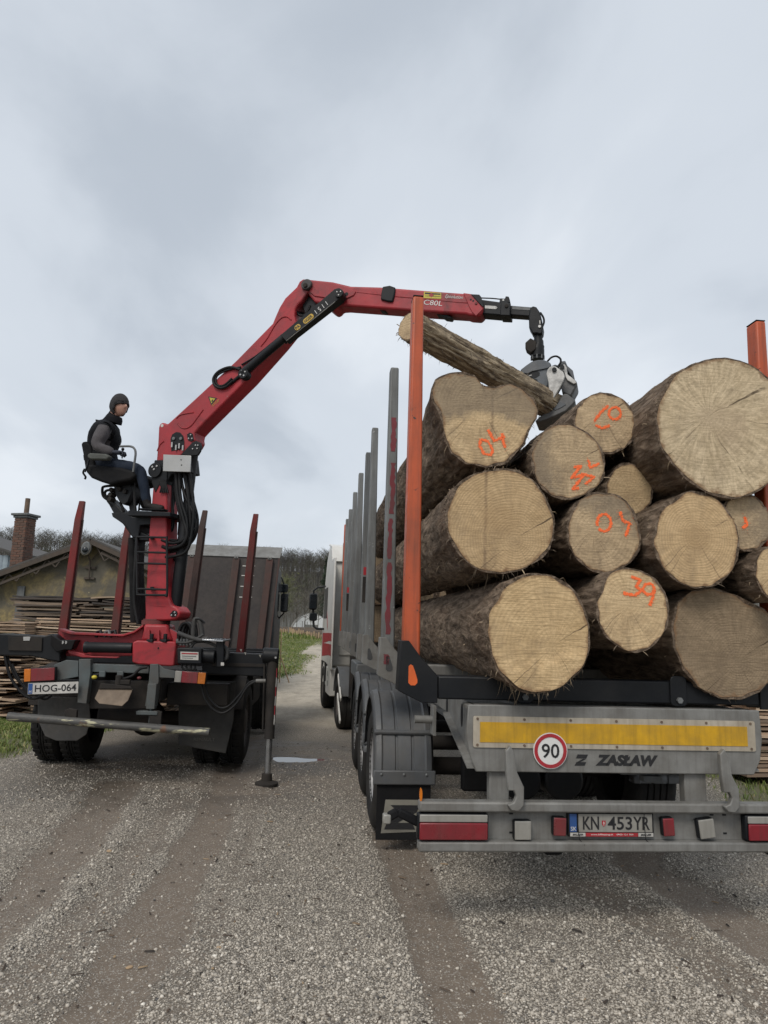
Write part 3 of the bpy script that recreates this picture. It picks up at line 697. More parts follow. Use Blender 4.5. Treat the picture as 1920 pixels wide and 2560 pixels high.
for s in (-1, 1):
    m = MB(); m.box2((s * HWD - 0.12, 0.56, 0), (s * HWD + 0.12, 6.8, zl - 0.15)); m.build('side_wall', MT['render'], shed)
    m = MB(); a = Vector((0, 0, apex)); b = Vector((s * (HWD + 0.45), 0, apex - abs(slope) * (HWD + 0.45)))
    n_ = Vector((abs(slope) * s, 0, 1)).normalized() * 0.05
    m.add([a + Vector((0, -0.12, 0)), b + Vector((0, -0.12, 0)), b + Vector((0, 7.0, 0)), a + Vector((0, 7.0, 0)),
           a + Vector((0, -0.12, 0)) + n_, b + Vector((0, -0.12, 0)) + n_, b + Vector((0, 7.0, 0)) + n_, a + Vector((0, 7.0, 0)) + n_],
          [(0, 1, 2, 3), (7, 6, 5, 4), (0, 4, 5, 1), (1, 5, 6, 2), (2, 6, 7, 3), (3, 7, 4, 0)])
    m.build('roof', MT['roofing'], shed)
    dirv = (b - a).normalized()
    m = MB(); m.bar(a + Vector((0, -0.1, -0.07)), b + Vector((0, -0.1, -0.07)), 0.06, 0.12); m.build('verge_board', MT['steel_old'], shed)
    lo = 0.42
    m = MB(); m.bar(a + Vector((0.3 * s, -0.02, -lo + 0.06)), b + Vector((0, -0.02, -lo)), 0.05, 0.07); m.build('lower_chord', MT['steel_old'], shed)
    k = 9
    for j in range(k):
        q0 = a.lerp(b, (j + 0.3) / k); q1 = a.lerp(b, (j + 0.8) / k); q2 = a.lerp(b, (j + 1.3) / k) if j < k - 1 else q1
        m = MB(); m.bar(q0 + Vector((0, -0.02, -0.12)), q1 + Vector((0, -0.02, -lo)), 0.03, 0.03); 
        if j < k - 1: m.bar(q1 + Vector((0, -0.02, -lo)), q2 + Vector((0, -0.02, -0.12)), 0.03, 0.03)
        m.build('lattice_bar', MT['steel_old'], shed)
pp = BF.at_y(54, 1480, 0.27); m = MB(); m.box((pp.x, 0.24, 1.35), (0.20, 0.09, 2.5)); m.build('cement_pilaster', MT['galv_dark'], shed, 0.01)
# street lamp bolted to the gable
lp = BF.at_y(220, 1372, 0.05); lamp = thing('wall_lamp', 'old oval street lamp bolted to the yellow gable', 'lamp', BF.world((lp.x, 0.0, lp.z)), BF.yaw)
sc_ = 20.0 / FPX
ov = [(11.5 * sc_ * math.cos(q) + 2 * sc_ * math.sin(q), 17 * sc_ * math.sin(q)) for q in np.linspace(0, 2 * math.pi, 25)[:-1]]
m = MB(); m.prism(ov, lambda x, z, d_: (x, d_, z), -0.16, 0.06); m.build('lamp_head', MT['galv_dark'], lamp, 0.03)
m = MB(); m.prism([(x * 1.07, z * 1.07) for x, z in ov], lambda x, z, d_: (x, d_, z), -0.12, -0.07); m.build('lamp_rim', MT['panel'], lamp, 0.01)
m = MB(); m.ball((0.0, -0.17, -0.05), 0.085, 14, 10, (1, 0.6, 1)); m.build('lamp_lens', MT['glass'], lamp)
m = MB(); m.tube([(0.04, 0.02, -0.2), (0.05, 0.16, -0.32), (0.05, 0.20, -0.85)], 0.025, 8); m.build('lamp_pole', MT['steel_old'], lamp)
for dz in (-0.52, -0.82):
    m = MB(); m.box((0.05, 0.24, dz), (0.30, 0.06, 0.06)); m.build('wall_bracket', MT['steel_old'], lamp, 0.005)
m = MB(); m.tube([(0.06, 0.22, -0.30), (0.36, 0.2, 0.05)], 0.012, 6); m.build('stay_wire', MT['steel_old'], lamp)

# brick chimney behind the shed roof, brick by brick
t = NT('old_brick'); co = t.coord(); oi = t.n('ShaderNodeObjectInfo')
c = t.mix(oi.outputs['Random'], (0.17, 0.075, 0.048), (0.095, 0.056, 0.044)); c = t.mix(t.range(t.noise(co, 9, 6, 0.7), 0.4, 0.7, 0, 0.75), c, (0.10, 0.08, 0.065))
t.bump(t.noise(co, 40, 5), 0.4, 0.01); MT['brick'] = t.done(c, 0.95)
MT['mortar'] = M('grey_mortar', (0.16, 0.14, 0.12), rough=0.95)
CHD = 21.6; cp = WORLD.at_y(55, 1300, CHD); ztop = WORLD.at_y(58, 1290, CHD).z; cw = 0.43
ch = thing('brick_chimney', 'tall weathered brick chimney with a stone cap and a flue pipe', 'chimney', (cp.x, cp.y + cw / 2, 0), R(-14))
m = MB(); m.box((0, 0, ztop / 2), (cw - 0.03, cw - 0.03, ztop)); m.build('core', MT['mortar'], ch)
bm_ = MB(); bm_.box((0, 0, 0), (0.205, 0.095, 0.062)); bme = bm_.mesh('brick'); bme.materials.append(MT['brick'])
zc0 = 2.9; course = 0; g = random.Random(3)
while zc0 + course * 0.075 < ztop - 0.05:
    z = zc0 + course * 0.075; ofs = 0.0 if course % 2 else 0.105
    for side in range(4):
        q = side * math.pi / 2; long_ = (side + course) % 2 == 0; nb_ = 2 if long_ else 1; span = cw if long_ else cw - 0.20
        for k in range(nb_):
            s = -span / 2 + span * (k + 0.5) / nb_
            b = bpy.data.objects.new('brick', bme); COL.objects.link(b); b.parent = ch
            dd = cw / 2 - 0.047 + g.uniform(-0.004, 0.006)
            b.location = (s * math.cos(q) + dd * math.sin(q), s * math.sin(q) - dd * math.cos(q), z + g.uniform(-0.003, 0.003)); b.rotation_euler = (0, 0, q + g.uniform(-0.012, 0.012))
            b.scale = (span / nb_ / 0.216 * g.uniform(0.97, 1.01), 1, g.uniform(0.92, 1.05))
    course += 1
m = MB(); m.box((0, 0, ztop - 0.02), (cw + 0.07, cw + 0.07, 0.07)); m.box((0, 0, ztop + 0.05), (cw + 0.17, cw + 0.17, 0.07)); m.build('cap_slab', MT['galv_dark'], ch, 0.015)
zt2 = WORLD.at_y(58, 1243, CHD).z
m = MB(); m.cyl((0, 0, ztop), (0, 0, zt2), 0.075, 0.072, 16); m.build('flue_pipe', MT['rust'], ch)
# blue sheet shed at the left edge
MT['blue_sheet'] = M('pale_blue_sheet', (0.30, 0.36, 0.40), (0.24, 0.29, 0.33), rough=0.6, damt=0.4)
bs = WORLD.at_y(26, 1400, 27); o = thing('blue_shed', 'pale blue corrugated shed at the left edge beside the chimney', 'shed', (bs.x, bs.y, 0), R(-4))
zr = WORLD.at_y(20, 1385, 27).z
for k in range(22):
    x = -0.1 - k * 0.2; m = MB(); m.prism([(x, 0), (x - 0.06, -0.035), (x - 0.13, -0.035), (x - 0.195, 0), (x - 0.195, 0.03), (x, 0.03)], lambda a, b, d_: (a, b, d_), 0, zr - 0.05); m.build('wall_panel', MT['blue_sheet'], o)
m = MB(); m.box2((-4.5, 0.05, 0), (-0.1, 6, zr - 0.06)); m.build('wall_core', MT['blue_sheet'], o)
m = MB(); m.prism([(0.3, zr - 0.02), (0.3, zr + 0.05), (-4.8, zr + 1.45), (-4.8, zr + 1.38)], lambda x, z, d_: (x, d_, z), -0.25, 6.3); m.build('roof', MT['roofing'], o)

# ------------------------------------------------------------------ plank stacks
MT['plank'] = None
t = NT('sawn_planks'); co = t.coord(); oi = t.n('ShaderNodeObjectInfo')
c = t.ramp(oi.outputs['Random'], [(0.0, (0.11, 0.085, 0.065)), (0.25, (0.32, 0.22, 0.15)), (0.7, (0.52, 0.37, 0.25)), (1.0, (0.66, 0.51, 0.37))])
c = t.mix(t.range(t.noise(t.map(co, (1.2, 12, 30)), 2.0, 6, 0.7), 0.4, 0.7, 0, 0.6), c, (0.09, 0.072, 0.058))
t.bump(t.noise(t.map(co, (1, 20, 40)), 3, 4), 0.3, 0.004); MT['plank'] = t.done(c, 0.85)
t = NT('weathered_planks'); co = t.coord(); oi = t.n('ShaderNodeObjectInfo')
c = t.ramp(oi.outputs['Random'], [(0.0, (0.04, 0.036, 0.034)), (0.5, (0.13, 0.10, 0.078)), (0.85, (0.27, 0.20, 0.14)), (1.0, (0.46, 0.34, 0.23))])
c = t.mix(t.range(t.noise(t.map(co, (1.2, 12, 30)), 2.0, 6, 0.7), 0.4, 0.7, 0, 0.6), c, (0.06, 0.052, 0.045)); MT['plank_old'] = t.done(c, 0.88)
def plank_stack(label, x0, x1, y, depth, z0, z1, rz, seed, mat, th=0.042, piece=(1.6, 2.6), cols=2, warp=0.03):
    g = random.Random(seed); st = thing('plank_stack', label, 'plank stack', ((x0 + x1) / 2, y, z0), rz, 'stacks of sawn planks')
    L = x1 - x0; meshes = []
    for k in range(7):
        l = g.uniform(*piece); w = depth / cols * g.uniform(0.88, 0.99); s = g.uniform(-1, 1) * warp; m = MB(); n = 4
        vs = []
        for i in range(n + 1):
            x = -l / 2 + l * i / n; zz = s * (1 - (2 * i / n - 1) ** 2)
            vs += [(x, -w / 2, zz - th / 2), (x, w / 2, zz - th / 2), (x, w / 2, zz + th / 2), (x, -w / 2, zz + th / 2)]
        fs = [(0, 1, 2, 3), (4 * n + 3, 4 * n + 2, 4 * n + 1, 4 * n)]
        for i in range(n):
            for a in range(4): fs.append((4 * i + a, 4 * i + (a + 1) % 4, 4 * i + 4 + (a + 1) % 4, 4 * i + 4 + a))
        m.add(vs, fs); me = m.mesh('plank'); me.materials.append(MT[mat]); meshes.append((me, l))
    z = th / 2 + 0.10; cnt = 0
    while z0 + z < z1 and cnt < 290:
        for c in range(cols):
            x = -L / 2 + g.uniform(-0.12, 0.12)
            while x < L / 2 - 0.3 and cnt < 290:
                me, l = g.choice(meshes); sc = min(1.0, (L / 2 + 0.15 - x) / l)
                if sc < 0.25: break
                b = bpy.data.objects.new('plank', me); COL.objects.link(b); b.parent = st; cnt += 1
                b.location = (x + l * sc / 2, -depth / 2 + (c + 0.5) * depth / cols + g.uniform(-0.05, 0.05), z + g.uniform(-0.004, 0.006)); b.scale = (sc * 0.985, 1, g.uniform(0.75, 1.1))
                b.rotation_euler = (0, g.uniform(-0.012, 0.012), g.uniform(-0.025, 0.025)); x += l * sc + g.uniform(0.01, 0.12)
        z += th * g.uniform(1.12, 1.45)
    for sx in (-0.4, 0.0, 0.4):
        m = MB(); m.box((sx * L, 0, 0.05), (0.12, depth * 1.05, 0.10)); m.build('bearer', MT['plank_old'], st, 0.006)
    return st
def gz(x, y): return float(ground_z(np.array([x]), np.array([y]))[0])
plank_stack('neat pale plank stack at the left edge beyond the grass', -9.6, -6.95, 14.5, 1.1, gz(-8, 14.5), 1.62, R(-3), 1, 'plank', 0.029)
plank_stack('pale plank stack behind the two left stakes of the crane lorry', -6.85, -4.3, 14.9, 1.1, gz(-6, 14.9), 1.72, R(2), 2, 'plank', 0.027)
plank_stack('dark weathered plank stack, the higher one against the yellow shed', -8.35, -5.75, 16.9, 1.2, gz(-7, 17), 2.22, R(-1), 3, 'plank_old', 0.038, (1.2, 2.2), 2, 0.05)
plank_stack('weathered ragged plank stack ending behind the crane column', -5.9, -4.55, 16.6, 1.1, gz(-5, 17), 2.26, R(4), 4, 'plank_old', 0.036, (0.9, 1.4), 2, 0.05)
plank_stack('low plank stack on the grass right of the timber trailer', 4.42, 7.4, 9.55, 1.2, gz(5, 9.5), 0.93, R(3), 5, 'plank', 0.034, (1.4, 2.6), 2, 0.02)
# grey sheet hall far right, seen between the logs and the right stake
o = thing('sheet_hall', 'pale grey corrugated hall behind the right orange stake', 'hall', (9.0, 17.5, 0), R(-6))
for k in range(44):
    x = k * 0.2; m = MB(); m.prism([(x, 0), (x + 0.06, -0.035), (x + 0.13, -0.035), (x + 0.195, 0), (x + 0.195, 0.03), (x, 0.03)], lambda a, b, d_: (a, b, d_), 0, 4.75); m.build('wall_panel', MT['galv'], o)
m = MB(); m.box2((0.0, 0.04, 0), (8.8, 8, 4.74)); m.build('wall_core', MT['galv_dark'], o)
m = MB(); m.box2((-0.3, -0.35, 4.77), (9.1, 8.3, 4.93)); m.build('roof', MT['white'], o)

# row of logs laid beside the bending track, far off
t = NT('far_log_bark'); co = t.coord(); t.bump(t.noise(co, 8, 5), 0.5, 0.02); MT['log_far'] = t.done(t.mix(t.noise(co, 5, 6), (0.06, 0.048, 0.036), (0.115, 0.085, 0.06)), 0.9)
t = NT('far_log_end'); oi = t.n('ShaderNodeObjectInfo'); MT['log_far_end'] = t.done(t.mix(oi.outputs['Random'], (0.42, 0.30, 0.18), (0.28, 0.19, 0.12)), 0.85)
g = random.Random(8); A, B = WORLD.at_y(688, 1580, 72), WORLD.at_y(815, 1604, 57)
for k in range(26):
    f = k / 25.0; p = A.lerp(B, f); r_ = g.uniform(0.22, 0.36); L = g.uniform(3.6, 5.2)
    o = thing('felled_log', 'felled log in the far row beside the bending track', 'log', (p.x, p.y, r_ + gz(p.x, p.y) - 0.03), R(g.uniform(-72, -58)), 'far row of felled logs')
    m = MB(); m.tube([(0, 0, 0), (-0.0, L * 0.5, g.uniform(-.02, .03)), (0, L, 0)], [r_, r_ * 0.96, r_ * 0.9], 14); m.build('bark', MT['log_far'], o)
    m = MB(); m.cyl((0, -0.012, 0), (0, 0.03, 0), r_ * 0.93, n=14); m.build('cut_face', MT['log_far_end'], o)
# thin sticks standing by the crane lorry
for k, (px, y0, y1, px2, lb) in enumerate([(704, 1572, 1660, 701, 'upright pale batten beside the crane lorry cab'), (703, 1645, 1684, 724, 'pale batten leaning down on the grass beside the crane lorry')]):
    a, b = WORLD.at_y(px, y0, 25.0), WORLD.at_y(px2, y1, 25.2); b.z = gz(b.x, b.y); m = MB(); m.bar(a, b, 0.035, 0.03)
    tag(m.build('batten', MT['woodchip'], None, 0.003), lb, 'batten')

# ================================================================== TIMBER TRAILER (right)
trailer = thing('timber_trailer', 'grey galvanised timber trailer with stakes, loaded with big logs', 'trailer', (TO_X, TO_Y, 0), T_YAW)
def tp(px, py, v=0.0):
    p = TF.at_y(px, py, v); return p.x, p.z
TK = 4.45 / FPX                                   # metres per pixel at the bumper
XZ = lambda v0: (lambda x, z, d: (x, v0 + d, z))
# --- rear cross member with rounded ends
def rrect(x0, x1, z0, z1, r, n=5):
    pts = []
    for cx, cz, a0 in ((x1 - r, z1 - r, 0), (x0 + r, z1 - r, 90), (x0 + r, z0 + r, 180), (x1 - r, z0 + r, 270)):
        for k in range(n + 1):
            a = R(a0 + 90 * k / n); pts.append((cx + r * math.cos(a), cz + r * math.sin(a)))
    return pts
cm = [(-0.885, 1.27), (-0.895, 1.10), (-0.87, 0.97), (-0.835, 0.885), (0.90, 0.885), (0.945, 0.97), (0.965, 1.10), (0.955, 1.27)]
m = MB(); m.prism(cm, XZ(0), 0.0, 0.02); m.box2((-0.88, 0.02, 1.235), (0.95, 0.20, 1.262)); m.box2((-0.83, 0.02, 0.89), (0.89, 0.2, 0.912)); m.build('rear_crossmember', MT['galv'], trailer, 0.006)
x0, z0 = tp(1186, 1792); x1, z1 = tp(1188, 1872); xr, zr_ = tp(1888, 1877); xr2, _ = tp(1888, 1805)
m = MB(); m.prism(rrect(-0.855, 0.915, 1.025, 1.205, 0.012), XZ(0), -0.008, -0.001); pnl = m.build('reflector_board', MT['panel'], trailer)
m = MB(); m.prism(rrect(-0.815, 0.862, 1.055, 1.172, 0.003), XZ(0), -0.011, -0.0085); m.build('yellow_sheet', MT['yellow'], pnl, smooth=0)
for k in range(7):
    for z in (1.19, 1.04):
        m = MB(); x = -0.83 + k * 0.286; m.cyl((x, -0.012, z), (x, -0.008, z), 0.008, n=8); m.build('rivet', MT['rust'], pnl)
# --- 90 sign
sx_, sz_ = tp(1374, 1876)
m = MB(); m.cyl((sx_, -0.016, sz_), (sx_, -0.006, sz_), 0.104, n=40); sg = m.build('speed_sign', MT['white'], trailer)
m = MB(); m.lathe([(0.099, 0), (0.099, 0.003), (0.079, 0.003), (0.079, 0)], (sx_, -0.0162, sz_), (0, -1, 0), 40); m.build('red_ring', MT['sign_red'], sg)
FM = lambda x, z, y: face_matrix((x, y, z), (1, 0, 0), (0, 0, 1))
text('sign_number', '90', MT['ink'], sg, FM(sx_, sz_, -0.0175), 0.082, 0.001, width=0.108, bold=0.01)
# --- maker's lettering
lx, lz = tp(1567, 1901); text('lettering', 'ZASŁAW', MT['ink'], trailer, FM(lx, lz, -0.0015), 0.064, 0.0012, width=0.39, shear=0.22, bold=0.055)
lx, lz = tp(1453, 1900)
for poly in ([(-.022, .032), (.042, .032), (.03, .010), (-.012, .010), (-.032, .010)], [(.012, .008), (.030, .008), (-.010, -.014), (-.030, -.014)], [(-.03, -.012), (.030, -.012), (.020, -.032), (-.042, -.032)]):
    m = MB(); m.prism([(lx + a, lz + b) for a, b in poly], XZ(0), -0.0025, -0.0008); m.build('emblem_stroke', MT['ink'], trailer, smooth=0)
# --- side webs and main beams
for s in (-1, 1):
    X = 0.86 * s + 0.03
    web = [(0.02, 1.262), (0.02, 0.90), (0.85, 1.12), (1.6, 1.13), (1.6, 1.262)]
    m = MB(); m.prism(web, lambda v, z, d: (X + d, v, z), -0.006, 0.006); w = m.build('side_web', MT['galv'], trailer)
    m = MB(); m.prism([(0.02, 0.90), (0.85, 1.12), (0.85, 1.132), (0.02, 0.913)], lambda v, z, d: (X + d, v, z), -0.055, -0.007 if s < 0 else 0.055); m.build('web_flange', MT['galv'], w)
    for v in (0.42, 0.95):
        ov = [(v + 0.035 * math.cos(q), 1.16 + 0.075 * math.sin(q)) for q in np.linspace(0, 6.2832, 17)[:-1]]
        m = MB(); m.prism(ov, lambda a, z, d: (X + d, a, z), -0.0075 if s < 0 else 0.0062, -0.0062 if s < 0 else 0.0075); m.build('oval_hole', MT['black'], w)
    m = MB(); xb = 0.46 * s
    m.box2((xb - 0.07, 0.03, 1.235), (xb + 0.07, 11.7, 1.26)); m.box2((xb - 0.008, 0.03, 0.905), (xb + 0.008, 11.7, 1.235)); m.box2((xb - 0.07, 0.21, 0.88), (xb + 0.07, 11.7, 0.904))
    m.build('main_beam', MT['galv_dark'], trailer)
m = MB(); m.cyl((-1.02, 1.32, 1.02), (-0.86, 1.32, 1.02), 0.03, n=12); m.box((-0.875, 1.32, 1.02), (0.02, 0.16, 0.22)); m.build('mudguard_arm', MT['galv'], trailer)
# --- hooks and posts down to the bumper
for s, px in ((-1, 1268), (1, 1795)):
    hx_, _ = tp(px, 1940)
    hook = [(-0.035, 1.02), (-0.005, 1.05), (0.02, 1.0), (0.035, 0.90), (0.075, 0.82), (0.075, 0.72), (0.045, 0.685), (0.0, 0.69), (-0.02, 0.72), (0.015, 0.735), (0.03, 0.77), (0.015, 0.80), (-0.02, 0.80), (-0.03, 0.9)]
    hook = [(-a if s < 0 and False else a, b) for a, b in hook]
    m = MB(); m.prism([(hx_ + a * 1.0, b) for a, b in hook], XZ(-0.06), -0.035, 0.005); m.build('tow_hook', MT['galv'], trailer, 0.006)
    m = MB(); m.box2((hx_ - 0.10 if s < 0 else hx_ - 0.20, 0.03, 0.70), (hx_ + 0.02 if s < 0 else hx_ - 0.06, 0.10, 0.884)); m.build('bumper_post', MT['galv'], trailer, 0.006)
# --- underrun bumper
BW = 1.175
m = MB(); m.box2((-BW, -0.05, 0.668), (BW + 0.05, 0.035, 0.726)); m.build('bumper_rail', MT['galv'], trailer, 0.012)
m = MB(); m.box2((-BW, -0.05, 0.45), (BW + 0.05, 0.035, 0.508)); m.build('bumper_rail', MT['galv'], trailer, 0.012)
m = MB(); m.box2((-BW + 0.01, 0.012, 0.509), (BW + 0.04, 0.020, 0.667)); bp_ = m.build('bumper_plate', MT['galv'], trailer)
for x in (-0.62, -0.2, 0.62, 0.70, 0.88, 0.93):
    for z in (0.545, 0.65):
        m = MB(); m.box((x, 0.0105, z), (0.022, 0.004, 0.009)); m.build('slot', MT['black'], bp_)
def lamp_unit(x0, x1, flip):
    m = MB(); m.box2((x0, -0.045, 0.515), (x1, 0.01, 0.660)); o = m.build('tail_lamp', MT['black'], trailer, 0.01)
    m = MB(); m.box2((x0 + 0.012, -0.060, 0.519), (x1 - 0.008, -0.046, 0.612)); m.build('red_lens', MT['lens_red'], o, 0.006)
    m = MB(); m.box2((x0 + 0.012, -0.055, 0.615), (x1 - 0.008, -0.046, 0.656)); m.build('clear_lens', MT['lens_white'], o, 0.006)
    return o
lamp_unit(-1.185, -0.768, False); lamp_unit(0.80, 1.225, True)
def square_lamp(px, py, w, h, mat, tilt):
    x, z = tp(px, py, -0.02); rot = Matrix.Rotation(tilt, 3, 'Y')
    m = MB(); m.box((x, -0.012, z), (w * 1.08, 0.045, h * 1.06), rot); o = m.build('marker_lamp', MT['black'], trailer, 0.012)
    m = MB(); m.box((x, -0.040, z), (w, 0.012, h), rot); m.build('lens', MT[mat], o, 0.01, seg=3)
square_lamp(1305, 2074, 0.098, 0.104, 'lens_white', 0.0); square_lamp(1763, 2070, 0.096, 0.108, 'lens_white', R(-7))
square_lamp(1397, 2065, 0.075, 0.10, 'lens_red', R(2)); square_lamp(1668, 2066, 0.068, 0.10, 'lens_red', R(-3))
# number plate
nx0, nz0 = tp(1528, 2062, -0.02); PW, PH = 0.528, 0.136
tilt = R(0.0)
m = MB(); m.box((nx0, -0.004, nz0), (PW, 0.028, PH)); npl = m.build('plate_holder', MT['black'], trailer, 0.006)
m = MB(); m.box((nx0 + 0.025, -0.0205, nz0 + 0.010), (PW - 0.075, 0.004, 0.100)); m.build('number_plate', MT['lens_white'], npl, smooth=0)
m = MB(); m.box((nx0 - PW / 2 + 0.032, -0.0205, nz0 + 0.010), (0.042, 0.004, 0.100)); m.build('country_strip', MT['blue'], npl, smooth=0)
text('country_letters', 'SK', MT['letter_white'], npl, FM(nx0 - PW / 2 + 0.033, nz0 - 0.022, -0.024), 0.022, 0.001, width=0.034)
text('plate_letters', 'KN', MT['ink'], npl, FM(nx0 - 0.125, nz0 + 0.010, -0.024), 0.073, 0.001, width=0.098, bold=0.012)
text('plate_letters', '453', MT['ink'], npl, FM(nx0 + 0.052, nz0 + 0.010, -0.024), 0.073, 0.001, width=0.150, bold=0.012)
text('plate_letters', 'YR', MT['ink'], npl, FM(nx0 + 0.185, nz0 + 0.010, -0.024), 0.073, 0.001, width=0.100, bold=0.012)
sh = [(-0.011, 0.016), (0.011, 0.016), (0.011, -0.003), (0.006, -0.012), (0, -0.017), (-0.006, -0.012), (-0.011, -0.003)]
m = MB(); m.prism([(nx0 - 0.047 + a, nz0 + 0.008 + b) for a, b in sh], XZ(0), -0.025, -0.0226); m.build('plate_shield', MT['sign_red'], npl, smooth=0)
m = MB(); m.box((nx0 - 0.047, -0.0257, nz0 + 0.008), (0.003, 0.001, 0.022)); m.box((nx0 - 0.047, -0.0257, nz0 + 0.011), (0.012, 0.001, 0.0025)); m.build('shield_cross', MT['letter_white'], npl, smooth=0)
m = MB(); m.box((nx0 + 0.003, -0.0205, nz0 - 0.055), (0.320, 0.004, 0.020)); m.build('red_strip', MT['sign_red'], npl, smooth=0)
for s in (-1, 1):
    m = MB(); m.box((nx0 + 0.003 + s * 0.208, -0.0205, nz0 - 0.055), (0.092, 0.004, 0.020)); m.build('white_strip', MT['sticker'], npl, smooth=0)
    text('dealer_letters', 'BILLER', MT['ink'], npl, FM(nx0 + 0.003 + s * 0.208, nz0 - 0.055, -0.0235), 0.010, 0.0006, width=0.064, shear=0.25, bold=0.02)
text('strip_letters', 'www.billleasing.sk    0903 121 909', MT['letter_white'], npl, FM(nx0 + 0.003, nz0 - 0.055, -0.0235), 0.011, 0.0006, width=0.26)
# wires that tie the plate
for dx in (-0.205, 0.20):
    m = MB(); m.tube([(nx0 + dx, -0.03, nz0 + 0.075), (nx0 + dx - 0.004, -0.036, nz0), (nx0 + dx + 0.006, -0.03, nz0 - 0.08), (nx0 + dx + 0.03, -0.05, nz0 - 0.105)], 0.0022, 5); m.build('tie_wire', MT['hose'], npl)
# side marker on its rubber arm, amber reflector
ax_, az_ = tp(1003, 2045, 0.0)
m = MB(); m.bar((-1.17, 0.0, 0.60), (ax_ - 0.02, -0.0, az_ + 0.035), 0.045, 0.05); m.bar((ax_ - 0.02, 0, az_ + 0.035), (ax_ - 0.075, 0.0, az_ + 0.005), 0.045, 0.05); arm = m.build('marker_arm', MT['black_soft'], trailer, 0.012)
m = MB(); m.box((ax_ - 0.085, 0, az_ - 0.002), (0.045, 0.06, 0.052)); m.build('marker_lens', MT['lens_white'], arm, 0.008)
rx_, rz2 = tp(1052, 1987, -0.02); m = MB(); m.prism([(rx_ + 0.008 * math.cos(q), rz2 + 0.038 * math.sin(q)) for q in np.linspace(0, 6.2832, 17)[:-1]], XZ(-0.03), 0, 0.02); m.build('amber_reflector', MT['lens_amber'], trailer)
m = MB(); m.tube([(-0.45, 0.02, 0.452), (-0.40, 0.02, 0.425), (-0.33, 0.02, 0.425), (-0.29, 0.02, 0.452)], 0.008, 6); m.build('cable', MT['hose'], trailer)
m = MB(); m.tube([(0.93, 0.02, 0.452), (0.98, 0.02, 0.425), (1.06, 0.02, 0.425), (1.10, 0.02, 0.452)], 0.010, 6); m.build('cable', MT['hose'], trailer)
# underslung coupling and air vessels
m = MB(); m.box2((0.16, 0.25, 0.83), (0.62, 0.33, 0.876)); m.box2((0.30, 0.22, 0.79), (0.42, 0.30, 0.83)); m.cyl((0.22, 0.23, 0.85), (0.22, 0.25, 0.85), 0.018, n=12); m.cyl((0.56, 0.23, 0.85), (0.56, 0.25, 0.85), 0.018, n=12); m.build('under_bracket', MT['galv_dark'], trailer, 0.005)
for x in (-0.35, -0.05):
    m = MB(); m.cyl((x, 0.7, 0.70), (x, 1.35, 0.70), 0.14, n=20); m.build('air_tank', MT['black'], trailer, 0.02)
m = MB(); m.box2((-0.6, 1.5, 0.45), (0.2, 1.6, 0.80)); m.build('rear_axle_shield', MT['black_soft'], trailer, 0.02)

# --- wheels: tyre > rim
def wheel_parts(parent, x_out, v, z, rad, wid, side, rim_mat, dual=False, lugs=0, name='tyre'):
    """side -1: outer face towards -x"""
    s = side; w = wid
    pr = [(rad * 0.56, 0.02), (rad * 0.60, 0.0), (rad * 0.80, -0.012), (rad * 0.93, 0.010), (rad * 0.985, 0.04), (rad, 0.07)]
    for k in range(4):
        a = 0.07 + (w - 0.14) * (k + 0.5) / 4.5 + 0.02; pr += [(rad, a - 0.012), (rad - 0.014, a - 0.008), (rad - 0.014, a + 0.002), (rad, a + 0.006)]
    pr += [(rad, w - 0.07), (rad * 0.985, w - 0.04), (rad * 0.93, w - 0.01), (rad * 0.8, w + 0.012), (rad * 0.60, w), (rad * 0.56, w - 0.02)]
    m = MB(); m.lathe(pr, (x_out, v, z), (-s, 0, 0), 48, closed=True)
    if lugs:
        for k in range(lugs):
            q = 2 * math.pi * k / lugs
            for e in (0.03, w - 0.11):
                c = Vector((x_out - s * (e + 0.04), v + math.cos(q) * (rad + 0.001), z + math.sin(q) * (rad + 0.001)))
                m.box(c, (0.085, 0.035, 0.013), Matrix.Rotation(q - math.pi / 2, 3, 'X'))
    ty = m.build(name, MT['tyre'], parent)
    m = MB(); m.lathe([(rad * 0.575, 0.012), (rad * 0.55, 0.03), (rad * 0.53, 0.10), (rad * 0.42, 0.115), (rad * 0.34, 0.09), (rad * 0.30, 0.09), (rad * 0.27, 0.03), (rad * 0.18, 0.01), (0.001, 0.008)], (x_out, v, z), (-s, 0, 0), 36)
    for k in range(10):
        q = 2 * math.pi * k / 10; c = Vector((x_out - s * 0.075, v + math.cos(q) * rad * 0.32, z + math.sin(q) * rad * 0.32)); m.cyl(c, c + Vector((s * 0.05, 0, 0)), 0.017, n=7)
    rim = m.build('rim', MT[rim_mat], ty)
    for k in range(10):
        q = 2 * math.pi * (k + 0.5) / 10; c = Vector((x_out - s * 0.1045, v + math.cos(q) * rad * 0.445, z + math.sin(q) * rad * 0.445))
        m = MB(); m.cyl(c, c + Vector((s * 0.006, 0, 0)), 0.026, n=10); m.build('hand_hole', MT['black'], ty)
    return ty
AX = (2.17, 3.48, 4.79); WR = 0.525
for s in (-1, 1):
    for v in AX: wheel_parts(trailer, 1.275 * s, v, WR, WR, 0.385, s, 'rim')
for v in AX:
    m = MB(); m.cyl((-0.88, v, WR), (0.88, v, WR), 0.075, n=14); m.build('axle', MT['grime'], trailer)
